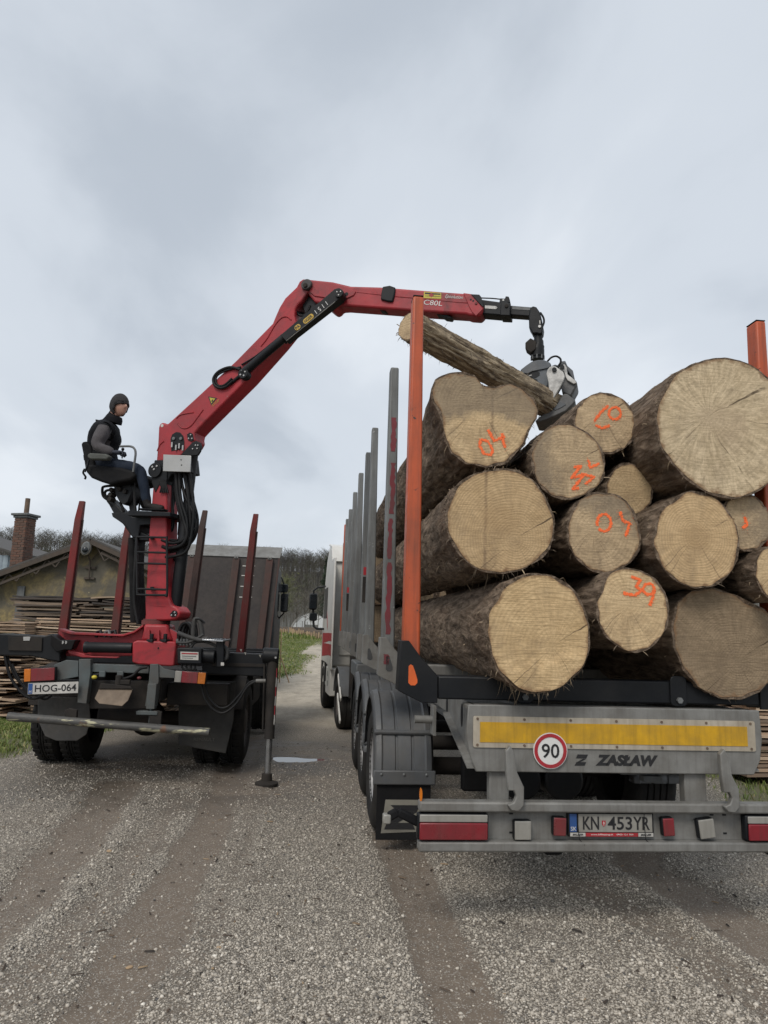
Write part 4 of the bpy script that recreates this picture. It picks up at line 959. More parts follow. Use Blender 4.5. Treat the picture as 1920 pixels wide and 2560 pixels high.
# --- mudguards with ribs
def mudguard(v, s, lo_ang, flap):
    xo, xi = 1.305 * s, 0.815 * s; r0 = 0.615; cz = WR + 0.02
    ws = [0, 0.012, 0.02, 0.06, 0.075, 0.17, 0.178, 0.19, 0.198, 0.30, 0.308, 0.32, 0.328, 0.41, 0.425, 0.465, 0.49]
    hs = [-0.055, -0.02, 0.0, 0.012, 0.0, 0.0, -0.010, -0.010, 0.0, 0.0, -0.010, -0.010, 0.0, 0.0, 0.012, 0.0, -0.05]
    angs = np.linspace(R(8), R(172), 30); vs = []; path = []
    for a in angs: path.append((v + r0 * math.cos(a), cz + r0 * math.sin(a), math.cos(a), math.sin(a)))
    path = path + [(v - r0 - 0.004, cz - 0.02, -1, 0), (v - r0 - 0.006, lo_ang, -1, 0)]
    for pv, pz, nv, nz in path:
        for w_, h_ in zip(ws, hs): vs.append((xo - s * w_, pv + nv * h_, pz + nz * h_))
    n = len(ws); fs = [(i * n + k, i * n + k + 1, (i + 1) * n + k + 1, (i + 1) * n + k) for i in range(len(path) - 1) for k in range(n - 1)]
    m = MB(); m.add(vs, fs); o = m.build('mudguard', MT['guard'], trailer)
    md = o.modifiers.new('shell', 'SOLIDIFY'); md.thickness = 0.008
    # ribs across
    a = R(148); m = MB(); c0 = Vector((0, v + (r0 + 0.012) * math.cos(a), cz + (r0 + 0.012) * math.sin(a)))
    m.tube([(xo - s * 0.004, c0.y, c0.z), (xi + s * 0.004, c0.y, c0.z)], 0.020, 10); m.build('cross_rib', MT['guard'], o)
    m = MB(); m.box2((xo + s * 0.004, v - r0 - 0.030, lo_ang - 0.01), (xi - s * 0.004, v - r0 - 0.008, lo_ang + 0.10)); m.build('bottom_band', MT['guard'], o, 0.01)
    for k in range(3):
        x = xo - s * (0.06 + k * 0.18)
        m = MB(); m.ball((x, v - r0 - 0.030, lo_ang + 0.07), 0.012, 8, 6); m.build('bolt', MT['galv_dark'], o)
    if flap:
        m = MB(); m.box2((xo - s * 0.03, v - r0 - 0.002, 0.075), (xi + s * 0.03, v - r0 + 0.008, lo_ang + 0.02)); fl = m.build('mud_flap', MT['black_soft'], trailer)
        pc = [(-1.205, 0.375), (-0.86, 0.375), (-0.875, 0.14), (-1.235, 0.125)]
        yv = v - r0 - 0.003
        m = MB(); m.prism(pc, XZ(yv), -0.003, 0.0); m.build('flap_panel', MT['flap_panel'], fl, smooth=0)
        for poly in ([(-1.165, .335), (-.935, .335), (-.955, .285), (-1.10, .285)], [(-1.02, .283), (-.957, .283), (-1.105, .205), (-1.19, .205)], [(-1.19, .203), (-.99, .203), (-.965, .155), (-1.21, .155)]):
            m = MB(); m.prism(poly, XZ(yv), -0.006, -0.0035); m.build('flap_emblem', MT['ink'], fl, smooth=0)
MT['flap_panel'] = M('grey_flap_panel', (0.24, 0.23, 0.19), (0.17, 0.16, 0.135), rough=0.8, damt=0.5)
for v in AX: mudguard(v, -1, 0.50 if v == AX[0] else 0.60, v == AX[0])
for v in AX[:1]: mudguard(v, 1, 0.60, False)

# --- bunks: beam across plus two stakes with brackets
def bracket_poly(v):
    return [(-1.285, 1.635), (-1.235, 1.635), (-1.165, 1.545), (-1.05, 1.425), (-1.05, 1.262), (-1.15, 1.262), (-1.295, 1.33)]
TEAR = [(-1.212 + a, 1.425 + b) for a, b in [(-.022, .055), (-.010, .066), (.004, .060), (.018, .025), (.034, -.025), (.034, -.045), (.020, -.060), (-.006, -.060), (-.022, -.045)]]
def bunk(v, kind):
    bmat = 'black' if kind == 'rear' else 'galv'
    smat = {'rear': 'orange', 'front': 'orange'}.get(kind, 'stake_grey')
    m = MB(); m.box2((-1.048, v - 0.075, 1.285), (1.048, v + 0.075, 1.425)); bm_ = m.build('bunk_beam', MT[bmat], trailer, 0.01)
    if kind == 'rear':
        for x in (-0.50, 0.5):
            m = MB(); m.prism(rrect(x - 0.055, x + 0.055, 1.272, 1.46, 0.03), XZ(v), -0.088, -0.078); b2 = m.build('bolt_lug', MT['black'], bm_, 0.006)
            m = MB(); m.cyl((x, v - 0.105, 1.31), (x, v - 0.086, 1.31), 0.02, n=6); m.build('lug_bolt', MT['galv_dark'], bm_)
    for s in (-1, 1):
        fl = lambda x, z, d: (x * (1 if s < 0 else -1), v + d, z)
        ztop = 3.93 if kind == 'rear' else 3.98 + random.uniform(-0.04, 0.03)
        m = MB(); m.prism([(-1.268, 1.37), (-1.158, 1.37), (-1.186, ztop), (-1.258, ztop)] if kind == 'rear' else [(-1.272, 1.37), (-1.162, 1.37), (-1.190, ztop), (-1.262, ztop)], fl, -0.062, 0.062)
        st = m.build('stake', MT[smat], trailer, 0.014, seg=3)
        m = MB(); m.prism(bracket_poly(v), fl, -0.082, -0.064); m.prism(bracket_poly(v), fl, 0.064, 0.082); m.prism([(-1.295, 1.33), (-1.285, 1.635), (-1.274, 1.635), (-1.274, 1.33)], fl, -0.0635, 0.0635); m.build('bracket', MT[bmat], st, 0.004)
        m = MB(); m.prism(TEAR, fl, -0.0845, -0.0822); m.build('teardrop_hole', MT['orange_bright' if kind == 'rear' else 'galv_dark2'], st, smooth=0)
        if kind == 'scraped' and s < 0:
            for zz, z2, xa, xb in ((1.42, 1.50, -1.25, -1.21), (1.66, 2.25, -1.245, -1.205), (2.28, 2.62, -1.243, -1.208), (2.66, 3.1, -1.235, -1.2), (3.2, 3.5, -1.24, -1.20)):
                pts = []; n = 14
                for k in range(n + 1): pts.append((xa + random.uniform(-.008, .008), zz + (z2 - zz) * k / n))
                for k in range(n, -1, -1): pts.append((xb + random.uniform(-.008, .008), zz + (z2 - zz) * k / n))
                m = MB(); m.prism(pts, fl, -0.0645 if zz > 1.6 else -0.0845, -0.0622 if zz > 1.6 else -0.0822); m.build('red_scrape', MT['red_scrape'], st, smooth=0)
        if kind == 'sticker' and s < 0:
            m = MB(); m.prism([(-1.245, 2.36), (-1.205, 2.36), (-1.205, 2.46), (-1.245, 2.46)], fl, -0.0645, -0.0622); m.build('red_sticker', MT['sign_red'], st, smooth=0)
            m = MB(); m.prism([(-1.250, 2.02), (-1.200, 2.02), (-1.200, 2.34), (-1.250, 2.34)], fl, -0.0645, -0.0622); m.build('dark_sticker', MT['grime'], st, smooth=0)
        if kind == 'rear':
            m = MB(); m.box((-1.222 * (1 if s < 0 else -1), v, ztop + 0.004), (0.070, 0.12, 0.008)); m.build('stake_cap', MT['black'], st, 0.003)
MT['orange_bright'] = M('fresh_orange_paint', (0.75, 0.13, 0.02), rough=0.5, damt=0.15)
MT['galv_dark2'] = M('stake_seen_through_hole', (0.055, 0.058, 0.06), rough=0.6)
for v, k in ((0.21, 'rear'), (1.62, 'scraped'), (3.65, 'grey'), (4.62, 'sticker'), (6.15, 'grey'), (7.7, 'grey'), (9.2, 'sticker'), (10.6, 'grey'), (11.35, 'front')): bunk(v, k)
# front wall of the trailer
m = MB(); m.box2((-1.26, 11.72, 1.3), (1.26, 11.78, 3.6)); m.build('front_wall', MT['galv_dark'], trailer, 0.01)
m = MB()
for k in range(5): m.box2((-1.2 + k * 0.55, 11.62, 1.32), (-1.1 + k * 0.55, 11.715, 3.55))
m.build('front_wall_ribs', MT['galv_dark'], trailer, 0.008)
# landing legs, side boxes along the left
m = MB(); m.box2((-1.15, 8.9, 0.45), (-1.0, 9.05, 1.2)); m.build('landing_leg', MT['grime'], trailer, 0.01)
m = MB(); m.box2((-1.2, 6.1, 0.98), (-0.8, 7.6, 1.2)); m.build('side_box', MT['galv_dark'], trailer, 0.02)

# ================================================================== WHITE SEMI TRACTOR in front of the trailer
SZ = -0.22
S_YAW = R(9.2); SF = Frame(0.09, 16.55, S_YAW, SZ); tv = SF.o
semi = thing('semi_truck', 'white lorry cab with red stripes pulling the timber trailer', 'truck', tv, S_YAW)
def sx(v): return v - 12.6
cabL = [(0.35, 1.05), (0.35, 3.45), (0.55, 3.78), (1.3, 3.92), (1.9, 3.6), (2.35, 2.9), (2.55, 1.9), (2.62, 0.95), (2.62, 0.55), (0.95, 0.55), (0.95, 1.05)]
m = MB(); m.prism(cabL, lambda v, z, d: (d, v, z), -1.22, 1.22); cab = m.build('cab', MT['cabwhite'], semi, 0.05, seg=3)
m = MB(); m.prism([(0.28, 3.46), (0.52, 3.84), (1.3, 3.97), (1.3, 3.93), (0.55, 3.79), (0.36, 3.44)], lambda v, z, d: (d, v, z), -1.235, 1.235); m.build('roof_spoiler', MT['cabwhite'], cab, 0.01)
m = MB(); m.box2((-1.23, -0.25, 1.0), (-1.19, 0.345, 3.5)); m.build('side_deflector', MT['cabwhite'], cab, 0.012)
m = MB(); m.box2((1.19, -0.25, 1.0), (1.23, 0.345, 3.5)); m.build('side_deflector', MT['cabwhite'], cab, 0.012)
for z0, z1 in ((2.75, 3.4), (2.05, 2.7), (1.3, 2.0)):
    m = MB(); m.box2((-1.0, 0.31, z0), (1.0, 0.345, z1)); m.build('rear_panel', MT['cabwhite'], cab, 0.03, seg=3)
m = MB(); m.box2((-1.228, 1.25, 2.15), (-1.2225, 2.2, 2.9)); m.build('side_window', MT['glass'], cab, 0.0)
for (a, b) in ((1.30, 1.55), (1.62, 1.80)):
    m = MB(); m.box2((-1.234, -0.24, a), (-1.2305, 0.34, b)); m.build('red_stripe', MT['sign_red'], cab, smooth=0)
    m = MB(); m.prism([(0.345, a), (2.3, a - 0.1), (2.3, b - 0.02), (0.345, b)], lambda v, z, d: (d, v, z), -1.224, -1.2215); m.build('red_stripe', MT['sign_red'], cab, smooth=0)
m = MB(); m.prism([(1.0, 1.85), (1.6, 2.6), (1.5, 2.6), (0.95, 1.95)], lambda v, z, d: (d, v, z), -1.2236, -1.2212); m.build('red_stripe', MT['sign_red'], cab, smooth=0)
# mirrors
def mirror(px, py, w, h, v, parent, mat='black'):
    c = SF.at_y(px, py, v); m = MB(); m.box(c, (w, 0.16, h)); o = m.build('mirror', MT[mat], parent, 0.05, seg=3)
    m = MB(); m.box(c + Vector((0, -0.083, 0)), (w * 0.8, 0.01, h * 0.86)); m.build('mirror_glass', MT['glass'], o, 0.004); return c, o
MV = 2.15
c1, o1 = mirror(783, 1504, 0.20, 0.42, MV, semi); c2, o2 = mirror(783, 1542, 0.20, 0.21, MV, semi)
m = MB(); m.tube([(-1.2, 2.0, c1.z + 0.40), (c1.x + 0.1, 2.05, c1.z + 0.36), (c1.x, 2.1, c1.z + 0.28), c1], 0.022, 8); m.tube([c1, c2], 0.03, 8); m.tube([c2, (c2.x + 0.02, 2.1, c2.z - 0.24), (c2.x + 0.1, 2.05, c2.z - 0.30), (-1.2, 2.0, c2.z - 0.30)], 0.03, 8); m.build('mirror_arm', MT['black'], semi)
# chassis, skirts, wheels
m = MB(); m.box2((-0.45, -3.6, 0.75), (0.45, 0.9, 1.02)); m.build('chassis', MT['grime'], semi, 0.01)
m = MB(); m.box2((-1.22, -0.1, 0.42), (-1.02, 0.93, 1.02)); sk = m.build('side_skirt', MT['cabwhite'], semi, 0.02)
m = MB(); m.box2((-1.224, 0.4, 0.6), (-1.218, 0.46, 0.72)); m.box2((-1.224, 0.4, 0.82), (-1.218, 0.46, 0.94)); m.build('skirt_slot', MT['black'], sk)
wheel_parts(semi, -1.24, 1.55, 0.51, 0.51, 0.33, -1, 'rim_dark'); wheel_parts(semi, 1.24, 1.55, 0.51, 0.51, 0.33, 1, 'rim')
m = MB(); m.prism([(0.96 , 1.1)] + [(1.55 + 0.6 * math.cos(a), 0.51 + 0.6 * math.sin(a)) for a in np.linspace(R(165), R(15), 14)] + [(2.2, 1.1)], lambda v, z, d: (d, v, z), -1.235, -1.0); m.build('wheel_arch', MT['black'], semi)
DV = -2.1
wheel_parts(semi, -1.25, DV, 0.51, 0.51, 0.62, -1, 'rim_dark'); wheel_parts(semi, 1.25, DV, 0.51, 0.51, 0.62, 1, 'rim')
arc = [(DV + 0.60 * math.cos(a), 0.55 + 0.60 * math.sin(a)) for a in np.linspace(R(10), R(170), 18)]; arc2 = [(DV + 0.63 * math.cos(a), 0.55 + 0.63 * math.sin(a)) for a in np.linspace(R(170), R(10), 18)]
m = MB(); m.prism(arc + arc2, lambda v, z, d: (d, v, z), -1.27, -0.6); m.build('mudguard', MT['guard'], semi, 0.006)
m = MB(); m.prism(arc + arc2, lambda v, z, d: (d, v, z), 0.6, 1.27); m.build('mudguard', MT['guard'], semi, 0.006)
for z0, z1 in ((1.02, 0.62), (0.66, 0.22)):
    m = MB(); m.bar((-1.262, -2.3, z0), (-1.262, -2.9, z1), 0.03, 0.09); m.build('side_bar', MT['cabwhite'], semi, 0.012)
m = MB(); m.box2((-1.1, -3.62, 0.70), (1.1, -3.5, 0.98)); tb = m.build('rear_beam', MT['black'], semi, 0.01)
m = MB(); m.box2((-1.1, -3.64, 0.73), (-0.72, -3.622, 0.88)); m.build('tail_lamp', MT['lens_red'], semi, 0.005)

# ================================================================== LOGS
def face_mat(name, c_hi, c_lo, off=(0.0, 0.0), line=None, rings=1.0, ring_f=95.0, streak=0.5, stain=0.3, heart=0.0, heart_c=(0.30, 0.19, 0.10), saw=0.4, edge=(0.22, 0.13, 0.07), rot=0.3):
    t = NT(name); co = t.coord(); rad = t.attr('rad'); ca, sa = t.attr('cosa'), t.attr('sina')
    pc = t.map(co, (1, 0, 1), (-off[0], 0, -off[1])); wn_ = t.n('ShaderNodeTexNoise'); t.put(wn_.inputs[0], co); wn_.inputs['Scale'].default_value = 4.0; wn_.inputs['Detail'].default_value = 3
    va = t.n('ShaderNodeVectorMath'); va.operation = 'MULTIPLY_ADD'; t.put(va.inputs[0], wn_.outputs['Color']); va.inputs[1].default_value = (0.075, 0, 0.075); t.put(va.inputs[2], pc)
    vs_ = t.n('ShaderNodeVectorMath'); vs_.operation = 'SUBTRACT'; t.put(vs_.inputs[0], va.outputs[0]); vs_.inputs[1].default_value = (0.0375, 0, 0.0375)
    ln = t.n('ShaderNodeVectorMath'); ln.operation = 'LENGTH'; t.put(ln.inputs[0], vs_.outputs[0]); dist = ln.outputs['Value']
    nr_ = t.n('ShaderNodeVectorMath'); nr_.operation = 'NORMALIZE'; t.put(nr_.inputs[0], vs_.outputs[0])
    ad = t.n('ShaderNodeVectorMath'); ad.operation = 'MULTIPLY_ADD'; t.put(ad.inputs[0], co); ad.inputs[1].default_value = (1.6, 1.6, 1.6); t.put(ad.inputs[2], nr_.outputs[0])
    st = t.noise(ad.outputs[0], 7.5, 7, 0.68, 0.4)
    wob = t.noise(co, 5.0, 4, 0.5)
    rr = t.math('ADD', t.math('MULTIPLY', dist, ring_f * 3.2), t.math('MULTIPLY', wob, 5.0))
    sn = t.math('SINE', rr); big = t.noise(t.math('MULTIPLY', rr, 0.06), 3.0, 2)
    ring = t.math('MULTIPLY', t.range(sn, -0.2, 1.0), t.range(big, 0.3, 0.7, 0.25, 1.0))
    col = t.mix(t.range(t.noise(co, 6.5, 6, 0.62), 0.3, 0.72), c_hi, c_lo)
    col = t.mix(t.math('MULTIPLY', t.range(st, 0.45, 0.72), streak), col, tuple(x * 0.60 for x in c_lo))
    col = t.mix(t.math('MULTIPLY', t.range(st, 0.48, 0.30), streak * 0.55), col, tuple(min(0.85, x * 1.3) for x in c_hi))
    col = t.mix(t.math('MULTIPLY', ring, 0.42 * rings), col, tuple(x * 0.58 for x in c_lo))
    sw = t.noise(t.map(co, (1.5, 1, 46), rot=(0, rot, 0)), 3.2, 5, 0.6, 0.3)
    col = t.mix(t.math('MULTIPLY', t.range(sw, 0.48, 0.66), saw), col, tuple(x * 0.66 for x in c_lo))
    crk = t.noise(nr_.outputs[0], 11.0, 1, 0.3); cf = t.math('MULTIPLY', t.math('MULTIPLY', t.range(crk, 0.675, 0.705), t.range(t.noise(co, 5.0, 3), 0.42, 0.54)), t.range(dist, 0.01, 0.05))
    col = t.mix(t.math('MULTIPLY', cf, 0.85), col, (0.07, 0.048, 0.03))
    if line is not None:
        sx3 = t.n('ShaderNodeSeparateXYZ'); t.put(sx3.inputs[0], co); dl = t.math('ABSOLUTE', t.math('ADD', sx3.outputs[0], t.math('ADD', t.math('MULTIPLY', wob, 0.03), -line - 0.015)))
        col = t.mix(t.math('MULTIPLY', t.range(dl, 0.016, 0.002), t.range(t.noise(co, 14, 4), 0.3, 0.6, 0.25, 0.75)), col, (0.20, 0.135, 0.08))
    blot = t.noise(co, 3.1, 8, 0.72, 0.6)
    col = t.mix(t.math('MULTIPLY', t.range(blot, 0.50, 0.72), stain), col, (0.17, 0.125, 0.085))
    if heart: col = t.mix(t.math('MULTIPLY', t.range(t.math('ADD', rad, t.range(wob, 0.3, 0.7, -0.16, 0.16)), 0.42, 0.22), heart), col, heart_c)
    old = t.attr('old'); oc = t.mix(t.range(t.noise(co, 8, 7, 0.7), 0.35, 0.65), (0.165, 0.130, 0.095), (0.30, 0.235, 0.16))
    col = t.mix(t.math('MULTIPLY', t.range(t.math('ADD', old, t.range(t.noise(co, 7, 6, 0.7), 0.3, 0.7, -0.3, 0.3)), 0.3, 0.7), 0.8), col, oc)
    er = t.math('ADD', rad, t.range(t.noise(co, 16, 5, 0.7), 0.3, 0.7, -0.07, 0.05))
    col = t.mix(t.range(er, 0.93, 1.0, 0, 0.85), col, edge)
    spk = t.noise(co, 75, 3, 0.6); col = t.mix(t.range(spk, 0.62, 0.72, 0, 0.35), col, tuple(x * 0.5 for x in c_lo))
    t.bump(t.math('ADD', t.math('ADD', t.math('MULTIPLY', sw, 0.8), t.math('MULTIPLY', st, 0.8)), t.math('ADD', t.math('MULTIPLY', spk, 0.5), t.math('MULTIPLY', sn, 0.08))), 0.55, 0.010)
    return t.done(col, 0.85, 0, 0.25)
HI, LO = (0.64, 0.478, 0.282), (0.52, 0.368, 0.205)
FSP = {
    'plain': dict(c_hi=HI, c_lo=LO, rings=0.4, ring_f=90, streak=0.6, stain=0.6, saw=0.6),
    'ring': dict(c_hi=(0.60, 0.43, 0.245), c_lo=(0.50, 0.345, 0.185), rings=1.0, ring_f=110, streak=0.45, stain=0.5, heart=0.5, heart_c=(0.36, 0.24, 0.125), saw=0.5),
    'orange': dict(c_hi=(0.63, 0.460, 0.260), c_lo=(0.51, 0.355, 0.185), rings=0.6, ring_f=75, streak=0.55, stain=0.5, saw=0.9, rot=0.9),
    'grey': dict(c_hi=(0.585, 0.440, 0.275), c_lo=(0.46, 0.335, 0.20), rings=0.4, ring_f=85, streak=0.6, stain=0.75, saw=0.7, rot=1.2),
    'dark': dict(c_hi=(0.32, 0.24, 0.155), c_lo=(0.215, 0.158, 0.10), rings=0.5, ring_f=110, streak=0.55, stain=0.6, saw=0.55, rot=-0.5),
    'star': dict(c_hi=(0.64, 0.515, 0.345), c_lo=(0.52, 0.405, 0.255), rings=0.15, ring_f=70, streak=0.9, stain=0.40, heart=0.4, heart_c=(0.40, 0.30, 0.20), saw=0.25),
}
def face_of(kind, seed, r=0.25, line=None):
    g_ = random.Random(seed * 7 + 1); d = dict(FSP[kind]); d['off'] = (g_.uniform(-0.3, 0.3) * r, g_.uniform(-0.3, 0.3) * r); d['rot'] = g_.uniform(-1.4, 1.4); d['line'] = line
    k_ = g_.uniform(0.93, 1.06); d['c_hi'] = tuple(x * k_ for x in d['c_hi']); d['c_lo'] = tuple(x * k_ for x in d['c_lo'])
    return face_mat('log_end_%s' % kind, **d)
FMT = {k: face_of(k, i) for i, k in enumerate(FSP)}
t = NT('log_bark'); co = t.coord()
str1 = t.noise(t.map(co, (7, 1.6, 7)), 3.0, 8, 0.72, 0.5); pl = t.vor(t.map(co, (9, 3.4, 9)), 2.4, 'Distance'); sp = t.noise(co, 38, 6, 0.7)
c = t.ramp(str1, [(0.30, (0.032, 0.024, 0.018)), (0.45, (0.135, 0.098, 0.069)), (0.58, (0.26, 0.196, 0.142)), (0.74, (0.40, 0.315, 0.235))])
c = t.mix(t.range(t.noise(co, 2.2, 6, 0.65), 0.52, 0.72, 0, 0.7), c, (0.150, 0.095, 0.062))
c = t.mix(t.range(sp, 0.60, 0.74, 0, 0.5), c, (0.24, 0.205, 0.17))
c = t.mix(t.range(pl, 0.10, 0.0, 0, 0.7), c, (0.028, 0.023, 0.02))
t.bump(t.math('ADD', t.math('ADD', t.math('MULTIPLY', str1, 1.3), t.math('MULTIPLY', pl, 0.9)), t.math('MULTIPLY', sp, 0.5)), 1.0, 0.028)
MT['bark'] = t.done(c, 0.92, 0, 0.2)
t = NT('peeled_log'); co = t.coord(); s1 = t.noise(t.map(co, (9, 1.2, 9)), 3.0, 8, 0.72, 0.6)
c = t.ramp(s1, [(0.30, (0.06, 0.045, 0.035)), (0.44, (0.19, 0.145, 0.10)), (0.54, (0.40, 0.315, 0.21)), (0.72, (0.58, 0.48, 0.34))])
c = t.mix(t.range(t.noise(co, 3.5, 6, 0.7), 0.52, 0.66, 0, 0.8), c, (0.085, 0.064, 0.046)); t.bump(s1, 1.0, 0.02); MT['peeled'] = t.done(c, 0.88, 0, 0.25)
t = NT('bark_fibre'); oi = t.attr('tone'); MT['fibre'] = t.done(t.ramp(oi, [(0, (0.10, 0.078, 0.058)), (0.6, (0.24, 0.18, 0.12)), (1.0, (0.50, 0.39, 0.25))]), 0.85)

def poly_radius(poly, th):
    """distance from (0,0) to a star-shaped outline in direction th"""
    dx, dz = math.cos(th), math.sin(th); best = None
    for (ax, az), (bx, bz) in zip(poly, poly[1:] + poly[:1]):
        ex, ez = bx - ax, bz - az; den = dx * ez - dz * ex
        if abs(den) < 1e-9: continue
        s_ = (ax * ez - az * ex) / den; u_ = (ax * dz - az * dx) / den
        if s_ > 0 and -1e-6 <= u_ <= 1 + 1e-6: best = s_ if best is None else max(best, s_)
    return best or 0.1
def Z8(x, y): return 960 + x * 0.57866, 880 + y * 0.57866
LOGS = []
def make_log(label, cen, rfun, length, facemat, seed, yaw=0.0, pitch=0.0, nth=84, nl=52, hair=150, barkmat='bark', disp=0.012, group='logs loaded on the timber trailer', frame_yaw=T_YAW, taper=0.97, bt=0.016, marks=(), kz=None, rot=None, both=False, crook=0.03, old=None, step=None, hang=0):
    o = thing('log', label, 'log', cen, 0.0, group)
    if rot is not None: o.rotation_euler = rot
    else: o.rotation_euler = Matrix.Rotation(frame_yaw + yaw, 4, 'Z').to_euler(); o.rotation_euler.x = pitch
    rnd = random.Random(seed); so = Vector((seed * 3.7, seed * 1.3, seed * 9.1))
    th = [2 * math.pi * k / nth for k in range(nth)]; r0 = [rfun(a) for a in th]; rm = sum(r0) / nth
    cx_, cz_ = rnd.uniform(-crook, crook), rnd.uniform(-crook, crook)
    V = []
    for i in range(nl + 1):
        f = (i / nl) ** 1.25; y = f * length; k = 1 + (taper - 1) * f; blend = min(1.0, y / 1.2) * 0.75
        bx, bz = cx_ * math.sin(f * 3.1), cz_ * math.sin(f * 3.1)
        for j, a in enumerate(th):
            r_ = (r0[j] * (1 - blend) + rm * blend) * k
            p = Vector((math.cos(a) * 4.2, y * 2.0, math.sin(a) * 4.2)) + so
            d = noise.noise(p * 0.9) * 1.4 + noise.noise(p * 2.6) * 1.0 + abs(noise.noise(p * 6.5)) * 0.9 - 0.3
            d *= disp * (0.35 if i == 0 else 1.0)
            V.append((math.cos(a) * (r_ + d) + bx, y, math.sin(a) * (r_ + d) + bz))
    fs = [(i * nth + j, i * nth + (j + 1) % nth, (i + 1) * nth + (j + 1) % nth, (i + 1) * nth + j) for i in range(nl) for j in range(nth)]
    nb = len(V)
    for j, a in enumerate(th):
        e = bt * (0.85 + 1.0 * noise.noise(Vector((math.cos(a) * 3, math.sin(a) * 3, seed)))); V.append((math.cos(a) * (r0[j] - e), 0.0, math.sin(a) * (r0[j] - e)))
    fs += [(j, nb + j, nb + (j + 1) % nth, (j + 1) % nth) for j in range(nth)]
    fs.append(tuple(nl * nth + j for j in range(nth)))
    m = MB(); m.v, m.f = V, fs; m.build('bark', MT[barkmat], o, smooth=60)
    # cut face
    nr = 18; FV = [(0, -0.002, 0)]; rad = [0.0]; ca = [1.0]; sa = [0.0]
    for i in range(1, nr + 1):
        f = i / nr
        for j, a in enumerate(th):
            bx, bz = V[nb + j][0], V[nb + j][2]; x, z = bx * f * 1.002, bz * f * 1.002
            y = -0.002 - 0.0016 * noise.noise(Vector((x * 7, z * 7, seed))) * (1 if i < nr else 0.2)
            if step: y -= 0.016 * max(0.0, min(1.0, step(x, z) * 40 + 3 * noise.noise(Vector((x * 18, z * 18, 2)))))
            FV.append((x, y, z)); rad.append(f); ca.append(math.cos(a)); sa.append(math.sin(a))
    ff = [(0, 1 + j, 1 + (j + 1) % nth) for j in range(nth)]
    ff += [(1 + (i - 1) * nth + j, 1 + i * nth + j, 1 + i * nth + (j + 1) % nth, 1 + (i - 1) * nth + (j + 1) % nth) for i in range(1, nr) for j in range(nth)]
    me = bpy.data.meshes.new('cut_face'); me.from_pydata(FV, [], ff); me.update()
    bm = bmesh.new(); bm.from_mesh(me); bmesh.ops.recalc_face_normals(bm, faces=bm.faces[:])
    bm.faces.ensure_lookup_table()
    if bm.faces[0].normal.y > 0: bmesh.ops.reverse_faces(bm, faces=bm.faces[:])
    bm.to_mesh(me); bm.free()
    od = [max(0.0, min(1.0, old(v[0], v[2]))) if old else 0.0 for v in FV]
    for n_, a_ in (('rad', rad), ('cosa', ca), ('sina', sa), ('old', od)):
        at = me.attributes.new(n_, 'FLOAT', 'POINT'); at.data.foreach_set('value', a_)
    link_mesh('cut_face', me, FMT[facemat] if isinstance(facemat, str) else facemat, o, smooth=60)
    # torn bark fibres
    if hair:
        HV, HF, HT = [], [], []
        for k in range(hair):
            i = rnd.randrange(0, nl); j = rnd.randrange(nth); a = th[j]
            if rnd.random() < 0.10: i = rnd.randrange(0, 4)
            p = Vector(V[i * nth + j]); nrm = Vector((math.cos(a), 0, math.sin(a))); tn = Vector((-math.sin(a), 0, math.cos(a)))
            L_ = rnd.uniform(0.012, 0.055) if rnd.random() < 0.95 else rnd.uniform(0.06, 0.13)
            d = (nrm * rnd.uniform(0.05, 0.55) + Vector((0, rnd.uniform(-1, 1), 0)) + tn * rnd.uniform(-0.9, 0.9) + Vector((0, 0, -0.35))).normalized()
            w = rnd.uniform(0.0012, 0.004); sd = d.cross(nrm); sd = (sd.normalized() if sd.length > 0.01 else tn) * w
            q1 = p + d * L_ * 0.5 + nrm * L_ * 0.12; q2 = p + d * L_ + Vector((0, 0, -L_ * 0.3)); n0 = len(HV)
            HV += [p - sd, p + sd, q1 + sd, q1 - sd, q2]; tn_ = rnd.random() ** 1.5; HT += [tn_] * 5
            HF += [(n0, n0 + 1, n0 + 2), (n0, n0 + 2, n0 + 3), (n0 + 3, n0 + 2, n0 + 4)]
        h = fast_mesh('bark_fibres', np.array([v[:] for v in HV]), np.array(HF), MT['fibre'], o, attrs={'tone': HT}); h['kind'] = 'stuff'
    if hang:
        HV, HF, HT = [], [], []
        for k in range(hang):
            i = rnd.randrange(0, 9); j = int((0.75 + rnd.uniform(-0.11, 0.12)) * nth) % nth; p = Vector(V[i * nth + j]); L_ = rnd.uniform(0.04, 0.17); w = rnd.uniform(0.001, 0.0035); q0 = p; n0 = len(HV)
            dx, dy = rnd.uniform(-.5, .5), rnd.uniform(-.5, .5)
            for s_ in range(4):
                c_ = p + Vector((dx * L_ * (s_ / 3) ** 2, dy * L_ * (s_ / 3) ** 1.5, -L_ * s_ / 3 + 0.02)); ww = w * (1 - s_ / 3.4); HV += [c_ - Vector((ww, 0, 0)), c_ + Vector((ww, 0.001, 0))]; HT += [0.3 + 0.6 * rnd.random()] * 2
            for s_ in range(3): HF += [(n0 + s_ * 2, n0 + s_ * 2 + 1, n0 + s_ * 2 + 3), (n0 + s_ * 2, n0 + s_ * 2 + 3, n0 + s_ * 2 + 2)]
        h = fast_mesh('hanging_fibres', np.array([v[:] for v in HV]), np.array(HF), MT['fibre'], o, attrs={'tone': HT}); h['kind'] = 'stuff'
